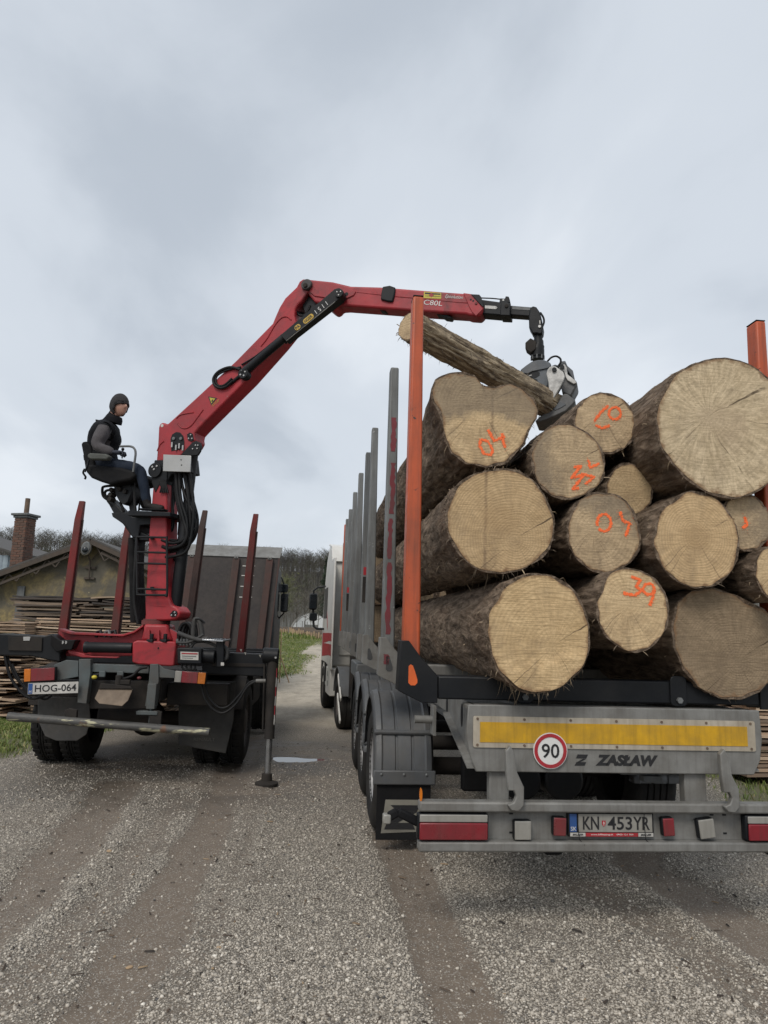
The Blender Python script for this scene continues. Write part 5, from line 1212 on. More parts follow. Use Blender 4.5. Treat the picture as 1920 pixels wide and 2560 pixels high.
    # sprayed marks: ragged strokes on the face
    for st in marks:
        if len(st) < 2: continue
        m = MB(); pts = []
        for (a, b) in zip(st[:-1], st[1:]):
            n_ = max(2, int((Vector(b) - Vector(a)).length / 0.006))
            pts += [Vector(a).lerp(Vector(b), q / n_) for q in range(n_)]
        pts.append(Vector(st[-1])); yv = -0.0042
        for off_, wd in ((-0.0078, 0.0034), (-0.0030, 0.0042), (0.0022, 0.0042), (0.0074, 0.0034), (0.0, 0.0052)):
            prev = None
            for q, p in enumerate(pts):
                d = (pts[min(q + 1, len(pts) - 1)] - pts[max(q - 1, 0)]); d = d.normalized() if d.length > 1e-6 else Vector((1, 0))
                n2 = Vector((-d.y, d.x)); c_ = p + n2 * (off_ * (0.9 + 0.5 * noise.noise(Vector((q * 0.3, seed, off_ * 900)))) + rnd.uniform(-.0012, .0012)); w = wd * (0.7 + 0.5 * rnd.random())
                cur = (c_ + n2 * w, c_ - n2 * w)
                if prev is not None and rnd.random() > (0.10 if abs(off_) < 0.004 else 0.28):
                    n0 = len(m.v); m.v += [(prev[0].x, yv, prev[0].y), (cur[0].x, yv, cur[0].y), (cur[1].x, yv, cur[1].y), (prev[1].x, yv, prev[1].y)]; m.f.append((n0, n0 + 1, n0 + 2, n0 + 3))
                prev = cur
            yv -= 0.0002
        for k in range(60):
            p = rnd.choice(pts) + Vector((rnd.gauss(0, 0.013), rnd.gauss(0, 0.013))); s_ = rnd.uniform(0.0008, 0.0024); n0 = len(m.v)
            m.v += [(p.x - s_, -0.0040, p.y), (p.x, -0.0040, p.y - s_), (p.x + s_, -0.0040, p.y), (p.x, -0.0040, p.y + s_)]; m.f.append((n0, n0 + 1, n0 + 2, n0 + 3))
        me = bpy.data.meshes.new('spray_mark'); me.from_pydata(m.v, [], m.f); me.update(); link_mesh('spray_mark', me, MT['spray'], o, smooth=0)
    return o
def trailer_log(label, zx, zy, zrx, zry, v, L, fm, seed, outline=None, marks=(), yaw=0.0, pitch=0.0, **kw):
    px, py = Z8(zx, zy); c = TF.at_y(px, py, v); p1 = TF.at_y(px + 100, py, v); k = (p1.x - c.x) / 100 * 0.57866
    loc = lambda x, y: (TF.at_y(*Z8(x, y), v).x - c.x, TF.at_y(*Z8(x, y), v).z - c.z)
    if outline:
        poly = [loc(*q) for q in outline]; rf = lambda a: poly_radius(poly, a)
    else:
        a_, b_ = zrx * k, zry * k
        def rf(a):
            r_ = a_ * b_ / math.hypot(b_ * math.cos(a), a_ * math.sin(a))
            return r_ * (1 + 0.06 * noise.noise(Vector((math.cos(a) * 1.3, math.sin(a) * 1.3, seed * 2.1))) + 0.020 * noise.noise(Vector((math.cos(a) * 4, math.sin(a) * 5, seed))))
    mk = [[loc(*q) for q in s_] for s_ in marks]
    LOGS.append((label, round(c.x, 2), round(c.z, 2), round(zrx * k, 2), v))
    return make_log(label, TF.world((c.x, v, c.z)), rf, L, face_of(fm, seed, zrx * k, {1: 0.02, 2: -0.09}.get(seed)), seed, yaw, pitch, marks=mk, **kw)
def ring(cx, cy, rx, ry=None, a0=0, a1=360, n=14): return [(cx + rx * math.cos(R(a0 + (a1 - a0) * k / n)), cy + (ry or rx) * math.sin(R(a0 + (a1 - a0) * k / n))) for k in range(n + 1)]
trailer_log('misshapen notched log at the top left marked orange 04', 455, 300, 232, 205, 0.12, 6.6, 'plain', 1,
            outline=[(203, 170), (222, 115), (285, 87), (345, 85), (395, 103), (425, 142), (478, 150), (545, 138), (605, 162), (650, 200), (668, 248), (660, 290), (626, 340), (612, 400), (566, 440), (530, 482), (445, 500), (355, 484), (292, 440), (258, 380), (250, 300), (232, 250), (207, 212)],
            marks=[[(418, 378), (450, 388), (470, 425), (462, 446), (432, 440), (412, 405), (418, 378)], [(448, 336), (476, 384)], [(470, 386), (522, 366)], [(508, 352), (522, 415)]], hair=260, nth=110, old=lambda x, z: 0.5 + (z - 0.06 + abs(x + 0.02) * 0.25) * 7, hang=8)
trailer_log('big ringed log at middle left above the bottom row', 500, 732, 232, 229, 0.02, 6.6, 'ring', 2, hair=900, hang=12)
trailer_log('big fresh yellow log at the bottom left of the load', 668, 1210, 228, 245, -0.16, 6.7, 'orange', 3, hair=900, hang=46, step=lambda x, z: -0.17 - z + x * 0.25)
trailer_log('medium log with the upright orange 47 scrawl', 793, 472, 160, 160, 0.10, 4.4, 'grey', 4, old=lambda x, z: 0.3 + (-x - 0.05) * 4, marks=[[(818, 500), (852, 492), (808, 545), (862, 532), (814, 592), (842, 588)], [(850, 528), (908, 540), (868, 572)], [(882, 466), (888, 500), (930, 482)]], hair=160)
trailer_log('round log at top middle marked with a faint orange 20', 955, 308, 136, 132, 0.30, 4.2, 'grey', 5, marks=[[(908, 300), (935, 262), (968, 232)], [(912, 318), (942, 330), (975, 318)], ring(996, 266, 26)], hair=160)
trailer_log('the largest log, resting high on the right of the load', 1478, 322, 290, 302, -0.06, 4.8, 'star', 6, hair=300, nth=110)
trailer_log('smallest pale log wedged under the largest one', 1062, 592, 101, 108, 0.36, 4.2, 'plain', 7, hair=60)
trailer_log('medium log in the middle marked with a pale orange 04', 950, 780, 161, 172, 0.08, 4.4, 'grey', 8, old=lambda x, z: 0.35 + (z - 0.05 + x * 0.4) * 3, marks=[ring(950, 738, 30, 38, -200, 140), [(1018, 690), (1030, 728), (1062, 742)], [(1062, 738), (1042, 798)]], hair=160)
trailer_log('golden ringed log at middle right below the largest one', 1350, 812, 186, 197, -0.04, 4.5, 'ring', 9, hair=160)
trailer_log('bottom log marked with a bold orange 39', 1075, 1110, 158, 172, -0.12, 4.4, 'plain', 10, marks=[[(1066, 972), (1108, 985), (1086, 1012), (1112, 1030), (1082, 1052), (1032, 1042)], ring(1142, 1024, 24), [(1166, 1030), (1160, 1062), (1146, 1096)]], hair=120)
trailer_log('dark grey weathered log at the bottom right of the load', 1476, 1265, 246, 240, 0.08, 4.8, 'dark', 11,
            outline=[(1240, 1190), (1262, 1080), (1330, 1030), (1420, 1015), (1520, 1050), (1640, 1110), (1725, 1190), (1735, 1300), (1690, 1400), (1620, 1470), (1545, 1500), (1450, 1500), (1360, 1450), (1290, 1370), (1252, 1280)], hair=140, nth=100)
trailer_log('half hidden brown log with orange flecks at the right stake', 1560, 735, 112, 118, 0.02, 4.2, 'grey', 12, marks=[[(1556, 712), (1566, 746), (1548, 762)]], hair=80, old=lambda x, z: 0.45 + x * 2)
trailer_log('log cut off by the right edge of the picture', 1705, 955, 105, 112, -0.10, 4.2, 'plain', 13, hair=100)
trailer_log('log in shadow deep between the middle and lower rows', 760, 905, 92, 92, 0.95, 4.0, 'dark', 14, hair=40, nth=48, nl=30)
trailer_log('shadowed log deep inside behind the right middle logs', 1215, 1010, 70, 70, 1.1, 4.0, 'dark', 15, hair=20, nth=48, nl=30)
# piles further forward on the same trailer
g = random.Random(12)
def pile(v0, rows, L, base_seed, where):
    k = 0
    for (u_, z_, r_, lb) in rows:
        rf = (lambda r_, sd: (lambda a: r_ * (1 + 0.03 * noise.noise(Vector((math.cos(a) * 1.3, math.sin(a) * 1.3, sd))))))(r_, base_seed + k)
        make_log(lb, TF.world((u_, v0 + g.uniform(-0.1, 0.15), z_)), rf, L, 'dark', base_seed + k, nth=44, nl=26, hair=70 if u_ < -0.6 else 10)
        k += 1
pile(7.0, [(-0.85, 1.78, 0.29, 'second pile: bottom log against the left stakes'), (-0.28, 1.74, 0.26, 'second pile: second log of the bottom row'), (0.26, 1.73, 0.25, 'second pile: third log of the bottom row'), (0.80, 1.77, 0.28, 'second pile: bottom log against the right stakes'),
           (-0.84, 2.37, 0.29, 'second pile: middle log against the left stakes'), (-0.22, 2.27, 0.27, 'second pile: middle row log left of centre'), (0.40, 2.24, 0.27, 'second pile: middle row log right of centre'),
           (-0.88, 2.93, 0.25, 'second pile: top log against the left stakes'), (-0.30, 2.80, 0.24, 'second pile: top log at the centre')], 2.6, 40, 0)
pile(9.75, [(-0.86, 1.77, 0.28, 'front pile: bottom log against the left stakes'), (-0.25, 1.77, 0.27, 'front pile: bottom log at the centre'), (0.36, 1.75, 0.26, 'front pile: bottom log right of centre'), (-0.83, 2.34, 0.28, 'front pile: upper log against the left stakes'), (-0.2, 2.33, 0.27, 'front pile: upper log at the centre')], 1.75, 60, 0)
print('LOGS', LOGS)

# ================================================================== CRANE LORRY (left)
C_YAW = R(4.0)
CF = Frame(-2.785, 7.80, C_YAW)
lorry = thing('crane_lorry', 'dirty old log lorry with red stakes and a steel headboard', 'truck', CF.o, C_YAW)
def cp(px, py, v=0.0): return CF.at_y(px, py, v)
def cpoly(pts, v): return [(cp(x, y, v).x, cp(x, y, v).z) for x, y in pts]
CX = lambda v0: (lambda x, z, d: (x, v0 + d, z))
def plate_part(name, pts, v, th, mat, parent=None, bevel=0.006, smooth=35):
    m = MB(); m.prism(cpoly(pts, v), CX(v), 0.0, th); return m.build(name, MT[mat], lorry if parent is None else parent, bevel, smooth)
def box_px(name, x0, y0, x1, y1, v, depth, mat, parent=None, bevel=0.008):
    a = cp((x0 + x1) / 2, (y0 + y1) / 2, v); k = cp(x1, (y0 + y1) / 2, v).x - cp(x0, (y0 + y1) / 2, v).x; h = cp((x0 + x1) / 2, y0, v).z - cp((x0 + x1) / 2, y1, v).z
    m = MB(); m.box((a.x, v + depth / 2, a.z), (k, depth, h)); return m.build(name, MT[mat], lorry if parent is None else parent, bevel)
# chassis
for s in (-1, 1):
    m = MB(); m.box2((s * 0.40 - 0.04, 0.10, 0.86), (s * 0.40 + 0.04, 8.0, 1.10)); m.build('chassis_rail', MT['grime'], lorry, 0.006)
m = MB(); m.box2((-1.12, 0.75, 1.105), (1.12, 6.05, 1.16)); m.build('deck', MT['grime'], lorry, 0.008)
for v in (1.75, 2.3, 3.6, 4.9):
    m = MB(); m.box2((-1.18, v - 0.08, 1.162), (1.18, v + 0.08, 1.30)); m.build('bunk_beam', MT['black'], lorry, 0.01)
MT['rust_pale'] = M('lit_dusty_rust', (0.23, 0.175, 0.125), (0.13, 0.098, 0.072), scale=9, rough=0.85, damt=0.4)  # dirty rust, paled to paint skylight on the coupling's lower half
# rear end: posts, cross beam, coupling
plate_part('rear_post', [(197, 1648), (226, 1648), (226, 1683), (216, 1760), (193, 1757), (197, 1700)], -0.02, 0.10, 'greygreen')
plate_part('rear_post', [(375, 1660), (396, 1660), (397, 1700), (388, 1768), (362, 1766), (372, 1700)], -0.02, 0.10, 'greygreen')
plate_part('cross_beam', [(228, 1660), (372, 1664), (372, 1684), (228, 1680)], 0.03, 0.10, 'greygreen')
plate_part('rear_panel', [(222, 1702), (372, 1702), (374, 1772), (224, 1772)], 0.09, 0.05, 'grime')
plate_part('lamp_bracket', [(135, 1662), (165, 1650), (196, 1652), (196, 1692), (140, 1702)], 0.0, 0.03, 'greygreen')
plate_part('lamp_bracket', [(397, 1660), (412, 1672), (442, 1678), (442, 1696), (397, 1694)], 0.0, 0.03, 'greygreen')
qq = cpoly([(246, 1722), (330, 1724), (324, 1750), (312, 1763), (254, 1757), (240, 1745)], -0.19); zt_ = max(b for a, b in qq); m = MB()
m.prism(qq, lambda x, z, d: (x, -0.17 - (zt_ - z) * 0.75 + d, z), 0.0, 0.02); hp = m.build('coupling_plate', MT['rust_pale'], lorry, 0.006)
m = MB(); c = cp(290, 1734, -0.17); m.cyl(c, c + Vector((0, 0.25, 0)), 0.06, n=18); m.build('coupling_jaw', MT['grime'], hp, 0.01)
m = MB(); c = cp(297, 1700, -0.1); m.cyl(c + Vector((0, 0, -0.05)), c + Vector((0, 0, 0.05)), 0.035, n=12); m.box(c + Vector((0.05, 0, -0.02)), (0.14, 0.05, 0.05)); m.build('coupling_lever', MT['grime'], hp, 0.006)
plate_part('coupling_fold', [(252, 1708), (326, 1716), (330, 1722), (246, 1722)], -0.19, 0.028, 'grime', hp, 0.004)  # dark colour stands for shade on the down-facing upper fold
for x, y in ((255, 1685), (300, 1686)): box_px('shackle_lug', x - 8, y - 8, x + 8, y + 8, 0.0, 0.03, 'greygreen')
m = MB(); m.ball(cp(236, 1693, -0.02), 0.03, 10, 8, (1, 1, 0.7)); m.build('yellow_air_coupling', MT['label_yellow'], lorry)
m = MB(); m.ball(cp(348, 1695, -0.02), 0.025, 10, 8, (1, 1, 0.7)); m.build('red_air_coupling', MT['red_scrape'], lorry)
m = MB(); c = cp(380, 1745, -0.06); m.box(c + Vector((0, 0, 0.02)), (0.09, 0.09, 0.26)); m.cyl(c + Vector((0, 0, -0.28)), c + Vector((0, 0, -0.10)), 0.018, n=8); m.box(c + Vector((-0.03, 0, -0.15)), (0.22, 0.10, 0.04)); m.build('stay_block', MT['greygreen'], lorry, 0.006)
# bumper pipe with scuffs
A, B = cp(20, 1791, -0.14), cp(524, 1831, -0.14)
t = NT('scuffed_pipe'); co = t.coord(); n1 = t.noise(t.map(co, (1.2, 4, 4)), 4.0, 8, 0.7)
c = t.mix(t.range(n1, 0.3, 0.7), (0.055, 0.055, 0.055), (0.11, 0.105, 0.095)); c = t.mix(t.range(t.noise(t.map(co, (0.6, 3, 3)), 3.0, 6, 0.6), 0.57, 0.60), c, (0.42, 0.40, 0.27)); c = t.mix(t.range(t.noise(co, 6, 6), 0.6, 0.7), c, (0.14, 0.075, 0.045))
t.bump(t.noise(co, 30, 5), 0.4, 0.01); MT['pipe'] = t.done(c, 0.6, 0.2)
m = MB(); m.tube([A.lerp(B, k / 8) for k in range(9)], 0.043, 18); bp2 = m.build('bumper_pipe', MT['pipe'], lorry, 0.004)
for px, py in ((178, 1785), (390, 1790)):
    plate_part('pipe_bracket', [(px - 16, py - 10), (px - 4, py - 14), (px + 14, py - 10), (px + 12, py + 22), (px - 18, py + 20)], -0.10, 0.05, 'grime', bp2)
# tail lamps
def lorry_lamp(cx_, cy_, w, h, tilt, segs):
    c = cp(cx_, cy_, -0.05); k = 7.75 / FPX; rot = Matrix.Rotation(tilt, 3, 'Y')
    m = MB(); m.box(c, (w * k, 0.06, h * k), rot); o = m.build('tail_lamp', MT['black'], lorry, 0.008)
    x = -w * k / 2 + 0.006
    for frac, mat in segs:
        l = frac * (w * k - 0.012); m = MB(); m.box(c + rot @ Vector((x + l / 2, -0.033, 0)), (l - 0.002, 0.018, h * k - 0.014), rot); m.build('lens', MT[mat], o, 0.004); x += l
lorry_lamp(102, 1686, 74, 33, R(-4.5), [(0.22, 'lens_amber'), (0.78, 'lens_red')])
lorry_lamp(477, 1693, 77, 30, R(2.5), [(0.22, 'lens_white'), (0.53, 'lens_red'), (0.25, 'lens_amber')])
# number plate
c = cp(133, 1720, -0.07); k = 7.72 / FPX; tl = R(-3.0); rot = Matrix.Rotation(tl, 3, 'Y'); X = rot @ Vector((1, 0, 0)); Zv = rot @ Vector((0, 0, 1))
m = MB(); m.box(c, (118 * k, 0.006, 27 * k), rot); npl2 = m.build('number_plate', MT['sticker'], lorry, 0.002)
m = MB(); m.box(c + rot @ Vector((-53 * k, -0.004, 0)), (10 * k, 0.003, 24 * k), rot); m.build('country_strip', MT['blue'], npl2, smooth=0)
text('country_letter', 'H', MT['letter_white'], npl2, face_matrix(c + rot @ Vector((-53 * k, -0.006, -7 * k)), X, Zv), 6 * k, 0.0006)
text('plate_letters', 'HOG-064', MT['ink'], npl2, face_matrix(c + rot @ Vector((6 * k, -0.0045, 0)), X, Zv), 16.5 * k, 0.001, width=97 * k, bold=0.012)
# mud flaps
MT['flap_grey'] = M('grey_rubber_flap', (0.095, 0.092, 0.088), (0.065, 0.062, 0.058), rough=0.8, damt=0.6, dirt=(0.16, 0.14, 0.115))
MT['flap_dark'] = M('dark_rubber_flap', (0.030, 0.030, 0.029), (0.045, 0.042, 0.038), rough=0.8, damt=0.55, dirt=(0.075, 0.065, 0.052))
MT['flap_ink'] = M('faded_flap_print', (0.11, 0.105, 0.095), rough=0.8)
plate_part('mud_flap', [(94, 1742), (222, 1742), (226, 1800), (216, 1836), (192, 1852), (140, 1852), (112, 1840), (94, 1800)], 0.62, 0.014, 'flap_grey')
fl = plate_part('mud_flap', [(452, 1700), (590, 1704), (584, 1800), (564, 1884), (446, 1862), (446, 1760)], 0.62, 0.012, 'flap_dark')
fc = cp(512, 1836, 0.61); text('flap_letters', 'RENAULT', MT['flap_ink'], fl, face_matrix(fc + Vector((-0.0, -0.003, -0.055)), (1, 0, 0), (0, 0, 1)), 0.035, 0.001, width=0.24)
m = MB(); V2 = [(-0.05, 0.05), (-0.035, 0.05), (0, -0.01), (0.035, 0.05), (0.05, 0.05), (0, -0.035)]; m.prism([(fc.x + a, fc.z + 0.03 + b) for a, b in V2], CX(0.612), -0.004, -0.001); m.build('flap_emblem', MT['flap_ink'], fl, smooth=0)
# wheels
for s in (-1, 1):
    wheel_parts(lorry, 1.235 * s, 1.45, 0.52, 0.52, 0.285, s, 'rim_dark', lugs=34)
    wheel_parts(lorry, 0.915 * s, 1.45, 0.52, 0.52, 0.285, s, 'rim_dark', lugs=34)
    wheel_parts(lorry, 1.20 * s, 5.35, 0.52 - 0.12, 0.52, 0.31, s, 'rim_dark', lugs=30)
    arc = [(1.45 + 0.60 * math.cos(a), 0.55 + 0.60 * math.sin(a)) for a in np.linspace(R(15), R(165), 18)]; arc2 = [(1.45 + 0.62 * math.cos(a), 0.55 + 0.62 * math.sin(a)) for a in np.linspace(R(165), R(15), 18)]
    m = MB(); m.prism(arc + arc2, lambda v, z, d: (d, v, z), 0.60 * s, 1.24 * s); m.build('mudguard', MT['grime'], lorry, 0.004)
m = MB(); m.cyl((-0.6, 1.45, 0.52), (0.6, 1.45, 0.52), 0.09, n=14); m.ball((0, 1.45, 0.52), 0.22, 16, 10); m.build('rear_axle', MT['grime'], lorry)
for s in (-1, 1):
    m = MB(); m.tube([(s * 0.5, 0.75, 0.85), (s * 0.5, 1.45, 0.66), (s * 0.5, 2.15, 0.85)], 0.05, 8, flat=0.8); m.build('leaf_spring', MT['grime'], lorry)
m = MB(); m.box2((0.45, 0.35, 0.80), (1.12, 0.55, 1.04)); m.build('rear_box', MT['grime'], lorry, 0.01)
m = MB(); m.box2((-1.12, 0.35, 0.86), (-0.45, 0.5, 1.04)); m.build('rear_box', MT['grime'], lorry, 0.01)
m = MB(); m.cyl((-0.3, 0.5, 0.66), (0.3, 0.5, 0.66), 0.13, n=16); m.build('air_tank', MT['grime'], lorry, 0.02)
# side tank ahead of the rear wheels
m = MB(); m.box2((0.72, 2.4, 0.55), (1.18, 3.6, 1.0)); m.build('fuel_tank', MT['grime'], lorry, 0.05)
# headboard
HV = 6.15; hr = cp(701, 1365, HV); hxr = hr.x; hxl = hxr - 2.46; ht = hr.z
zb = cp(560, 1388, HV).z - 0.02
SHR = 0.11; hsh = lambda x, z: x - SHR * (zb - z) / (zb - 1.16)
m = MB(); m.prism([(hsh(hxl, 1.16), 1.16), (hsh(hxr, 1.16), 1.16), (hxr, zb), (hxl, zb)], CX(HV), 0.0, 0.03); hb = m.build('headboard', MT['headboard'], lorry, 0.004)
m = MB(); m.add([(hxl, HV - 0.02, zb), (hxr, HV - 0.02, zb), (hxr + 0.01, HV + 0.45, ht + 0.02), (hxl - 0.01, HV + 0.45, ht + 0.02), (hxl, HV + 0.02, zb - 0.02), (hxr, HV + 0.02, zb - 0.02), (hxr + 0.01, HV + 0.47, ht), (hxl - 0.01, HV + 0.47, ht)],
    [(0, 1, 2, 3), (7, 6, 5, 4), (0, 4, 5, 1), (1, 5, 6, 2), (2, 6, 7, 3), (3, 7, 4, 0)]); m.build('top_sheet', MT['galv'], hb)
for k, px in enumerate((420, 468, 580, 664)):
    x = cp(px, 1480, HV).x; x += 0.05; m = MB(); m.prism([(hsh(x - 0.065, 1.17), 1.17), (hsh(x + 0.065, 1.17), 1.17), (x + 0.065, zb - 0.03), (x - 0.065, zb - 0.03)], CX(HV), -0.07, -0.001); r_ = m.build('upright', MT['headrail'], hb, 0.008)
    m = MB(); m.tube([(x - 0.03, HV - 0.06, zb + 0.01), (x - 0.025, HV - 0.08, zb - 0.035), (x + 0.025, HV - 0.08, zb - 0.035), (x + 0.03, HV - 0.06, zb + 0.01)], 0.012, 6); m.build('lashing_ring', MT['galv'], hb)
for yy_ in (1415, 1439, 1466, 1493):  # solid pale strips painted on for light showing through open slots
    for px in (612, 632):
        c = cp(px + (1415 - yy_) * 0.1, yy_, HV); m = MB(); m.box((c.x, HV - 0.004, c.z), (0.09, 0.006, 0.018)); m.build('slot', MT['cabwhite'], hb, 0.003)
for yy_ in (1373, 1407, 1432, 1460):  # left column, light through the gaps again painted as pale strips
    c = cp(428, yy_, HV); m = MB(); m.box((c.x, HV - 0.004, c.z), (0.11, 0.006, 0.018)); m.build('slot', MT['cabwhite'], hb, 0.003)
m = MB(); m.prism([(hsh(hxr - 0.02, 1.16), 1.16), (hsh(hxr + 0.006, 1.16), 1.16), (hxr + 0.006, zb), (hxr - 0.02, zb)], CX(HV), -0.03, 0.05); m.build('edge_angle', MT['headrail'], hb, 0.004)
# cab hidden in front of the headboard, its mirrors stick out
m = MB(); m.prism([(0.35, 0.75), (0.35, 2.75), (0.6, 2.95), (1.7, 2.9), (2.1, 1.95), (2.15, 0.6), (0.35, 0.6)], lambda v, z, d: (d - 0.0, HV + v, z), -1.12, 1.12); cb = m.build('cab', MT['greygreen'], lorry, 0.05, seg=3)
m = MB(); m.box2((1.121, HV + 1.0, 1.85), (1.126, HV + 1.75, 2.6)); m.build('side_window', MT['glass'], cb)
def lm(px, py, w, h):
    v = HV + 1.55; c = cp(px, py, v); m = MB(); m.box(c, (w, 0.10, h)); o = m.build('mirror', MT['black'], lorry, 0.035, seg=3)
    m = MB(); m.box(c + Vector((0, -0.053, 0)), (w * 0.82, 0.008, h * 0.88)); m.build('mirror_glass', MT['glass'], o, 0.003); return c
c1 = lm(709, 1471, 0.19, 0.18); c2 = lm(711, 1507, 0.16, 0.40)
m = MB(); m.tube([(1.12, c1.y, c1.z + 0.24), (c1.x - 0.05, c1.y, c1.z + 0.22), (c1.x, c1.y, c1.z + 0.1), c1, c2, (c2.x, c2.y, c2.z - 0.22), (1.12, c2.y, c2.z - 0.34)], 0.016, 7); m.build('mirror_arm', MT['black'], lorry)
# stakes: worn red channels that lean a little
def lorry_stake(top, bot, Y, w, mat, ztop=None, base_z=1.165):
    a, b = CF.local(WORLD.at_y(*top, Y)), CF.local(WORLD.at_y(*bot, Y))
    d = (a - b).normalized(); b = b + d * ((base_z - b.z) / d.z)
    if ztop: a = b + d * ((ztop - b.z) / d.z)
    x = Vector((1, 0, 0)); y = Vector((0, 1, 0)); m = MB(); c3 = b.lerp(a, 0.88)
    vs = []
    for p, k, j in ((b, 1.25, 1.2), (c3, 1.0, 1.0), (a, 0.82, 0.55)):
        for i0, j0 in ((-1, -1), (1, -1), (1, 1), (-1, 1)): vs.append(p + x * i0 * w / 2 * k + y * j0 * w * 0.6 * j + (Vector((0.012, 0, 0)) if p is a else Vector((0, 0, 0))))
    fs = [(3, 2, 1, 0), (8, 9, 10, 11)] + [(q * 4 + i, q * 4 + (i + 1) % 4, q * 4 + 4 + (i + 1) % 4, q * 4 + 4 + i) for q in range(2) for i in range(4)]
    m.add(vs, fs); o = m.build('stake', MT[mat], lorry, 0.008)
    m = MB(); m.bar(b + Vector((w * 0.64, -0.01, 0)), c3 + Vector((w * 0.52, -0.01, 0)), 0.010, w * 0.5); m.build('shade_strip', MT['stake_brown'], o, 0.002)  # dark strip paints the shaded side of the stake
    m = MB(); m.box(b + Vector((0, 0, 0.06)), (w * 1.7, w * 1.8, 0.12)); m.build('stake_socket', MT['grime'], o, 0.006)
lorry_stake((204, 1253), (158, 1585), 9.4, 0.088, 'stake_red')
lorry_stake((318, 1327), (288, 1589), 11.3, 0.10, 'stake_red', 3.25)
lorry_stake((511, 1276), (474, 1552), 9.9, 0.082, 'stake_brown')
lorry_stake((638, 1285), (603, 1612), 9.9, 0.085, 'stake_red')
# side hoses at the right lamp
def chose(pts, r=0.013, v=-0.06, mat='hose', name='hose', parent=None, n=7):
    m = MB(); P = [cp(x, y, v if not isinstance(v, (list, tuple)) else v[i]) for i, (x, y) in enumerate(pts)]
    S = []
    for i in range(len(P) - 1):                      # Catmull-Rom smoothing
        p0, p1, p2, p3 = P[max(i - 1, 0)], P[i], P[i + 1], P[min(i + 2, len(P) - 1)]
        for k in range(5):
            u = k / 5; S.append(0.5 * ((2 * p1) + (p2 - p0) * u + (2 * p0 - 5 * p1 + 4 * p2 - p3) * u * u + (3 * p1 - p0 - 3 * p2 + p3) * u ** 3))
    S.append(P[-1]); m.tube(S, r, n); return m.build(name, MT[mat], lorry if parent is None else parent, smooth=60)
chose([(502, 1705), (512, 1745), (534, 1774), (560, 1782), (592, 1758), (618, 1718), (640, 1704), (664, 1702)], 0.013, -0.02)
chose([(512, 1702), (522, 1742), (545, 1768), (570, 1766), (598, 1738), (624, 1706), (650, 1702)], 0.012, 0.02)
m = MB(); m.cyl(cp(640, 1702, -0.02), cp(664, 1702, -0.02), 0.02, n=10); m.build('hose_fitting', MT['galv'], lorry)
chose([(12, 1640), (25, 1690), (48, 1725), (75, 1745), (105, 1742), (128, 1730)], 0.015, 0.05); chose([(18, 1640), (36, 1688), (58, 1715), (80, 1730), (110, 1748), (130, 1738)], 0.012, 0.08)
chose([(30, 1660), (48, 1700), (66, 1725), (76, 1740)], 0.012, 0.03)
chose([(300, 1700), (330, 1690), (350, 1672), (368, 1668)], 0.016, -0.03)

# ================================================================== LOADER CRANE on the lorry's tail

MT['rust_red'] = M('grimy_red_paint', (0.16, 0.028, 0.026), (0.09, 0.03, 0.028), rough=0.7, damt=0.6)
MT['hose_grey'] = M('dusty_hose', (0.045, 0.045, 0.045), (0.028, 0.028, 0.028), rough=0.7, damt=0.5, dirt=(0.10, 0.09, 0.075))
MT['armrest'] = M('worn_armrest', (0.085, 0.09, 0.080), (0.055, 0.058, 0.052), rough=0.8, damt=0.4)
MT['elbow'] = M('greasy_pin', (0.035, 0.033, 0.03), (0.02, 0.02, 0.02), rough=0.45, damt=0.4)
MT['polished_dark'] = M('scuffed_dark_steel', (0.105, 0.105, 0.105), (0.06, 0.06, 0.06), scale=9, rough=0.5, metal=0.3, damt=0.4, dscale=9, dirt=(0.26, 0.25, 0.23))
MT['skin'] = M('skin', (0.52, 0.30, 0.22), (0.44, 0.23, 0.165), scale=20, rough=0.55, damt=0.08, bump=0.05)
MT['sleeve'] = M('grey_fleece', (0.082, 0.075, 0.078), (0.056, 0.051, 0.055), scale=18, rough=0.95, damt=0.2, bscale=140, bump=0.4)
MT['vest'] = M('black_vest', (0.0045, 0.005, 0.007), (0.009, 0.0095, 0.012), scale=14, rough=0.8, spec=0.15, damt=0.1, bscale=60, bump=0.3)
MT['jeans'] = M('dark_jeans', (0.012, 0.018, 0.031), (0.021, 0.029, 0.044), scale=10, rough=0.9, spec=0.15, damt=0.15, bscale=120, bump=0.3)
MT['boot'] = M('dark_boot', (0.010, 0.010, 0.010), (0.018, 0.016, 0.015), rough=0.7, spec=0.2, damt=0.4)
MT['glove'] = M('blue_black_glove', (0.016, 0.022, 0.040), (0.03, 0.035, 0.05), rough=0.8, damt=0.3)
MT['beanie'] = M('charcoal_knit', (0.016, 0.0155, 0.017), (0.030, 0.028, 0.029), scale=30, rough=0.95, damt=0.1, bscale=160, bump=0.7)
MT['hair'] = M('grey_brow', (0.08, 0.07, 0.06), rough=0.9)
cb_w = WORLD.at_y(390, 1560, 8.08); tip_w = WORLD.at_y(1342, 780, 6.75)
K_YAW = math.atan2(tip_w.y - cb_w.y, tip_w.x - cb_w.x)
KF = Frame(cb_w.x, cb_w.y, K_YAW)
crane = thing('loader_crane', 'red and black knuckle boom loader crane with operator seat', 'crane', KF.o, K_YAW)
def kp(px, py, y=0.0): return KF.at_y(px, py, y)
def kpoly(pts, y): return [(kp(a, b, y).x, kp(a, b, y).z) for a, b in pts]
def kslab(name, pts, y0, y1, mat, parent=None, bevel=0.01, smooth=35, seg=2):
    m = MB(); m.prism(kpoly(pts, y0), lambda x, z, d: (x, d, z), y0, y1); return m.build(name, MT[mat], crane if parent is None else parent, bevel, smooth, seg)
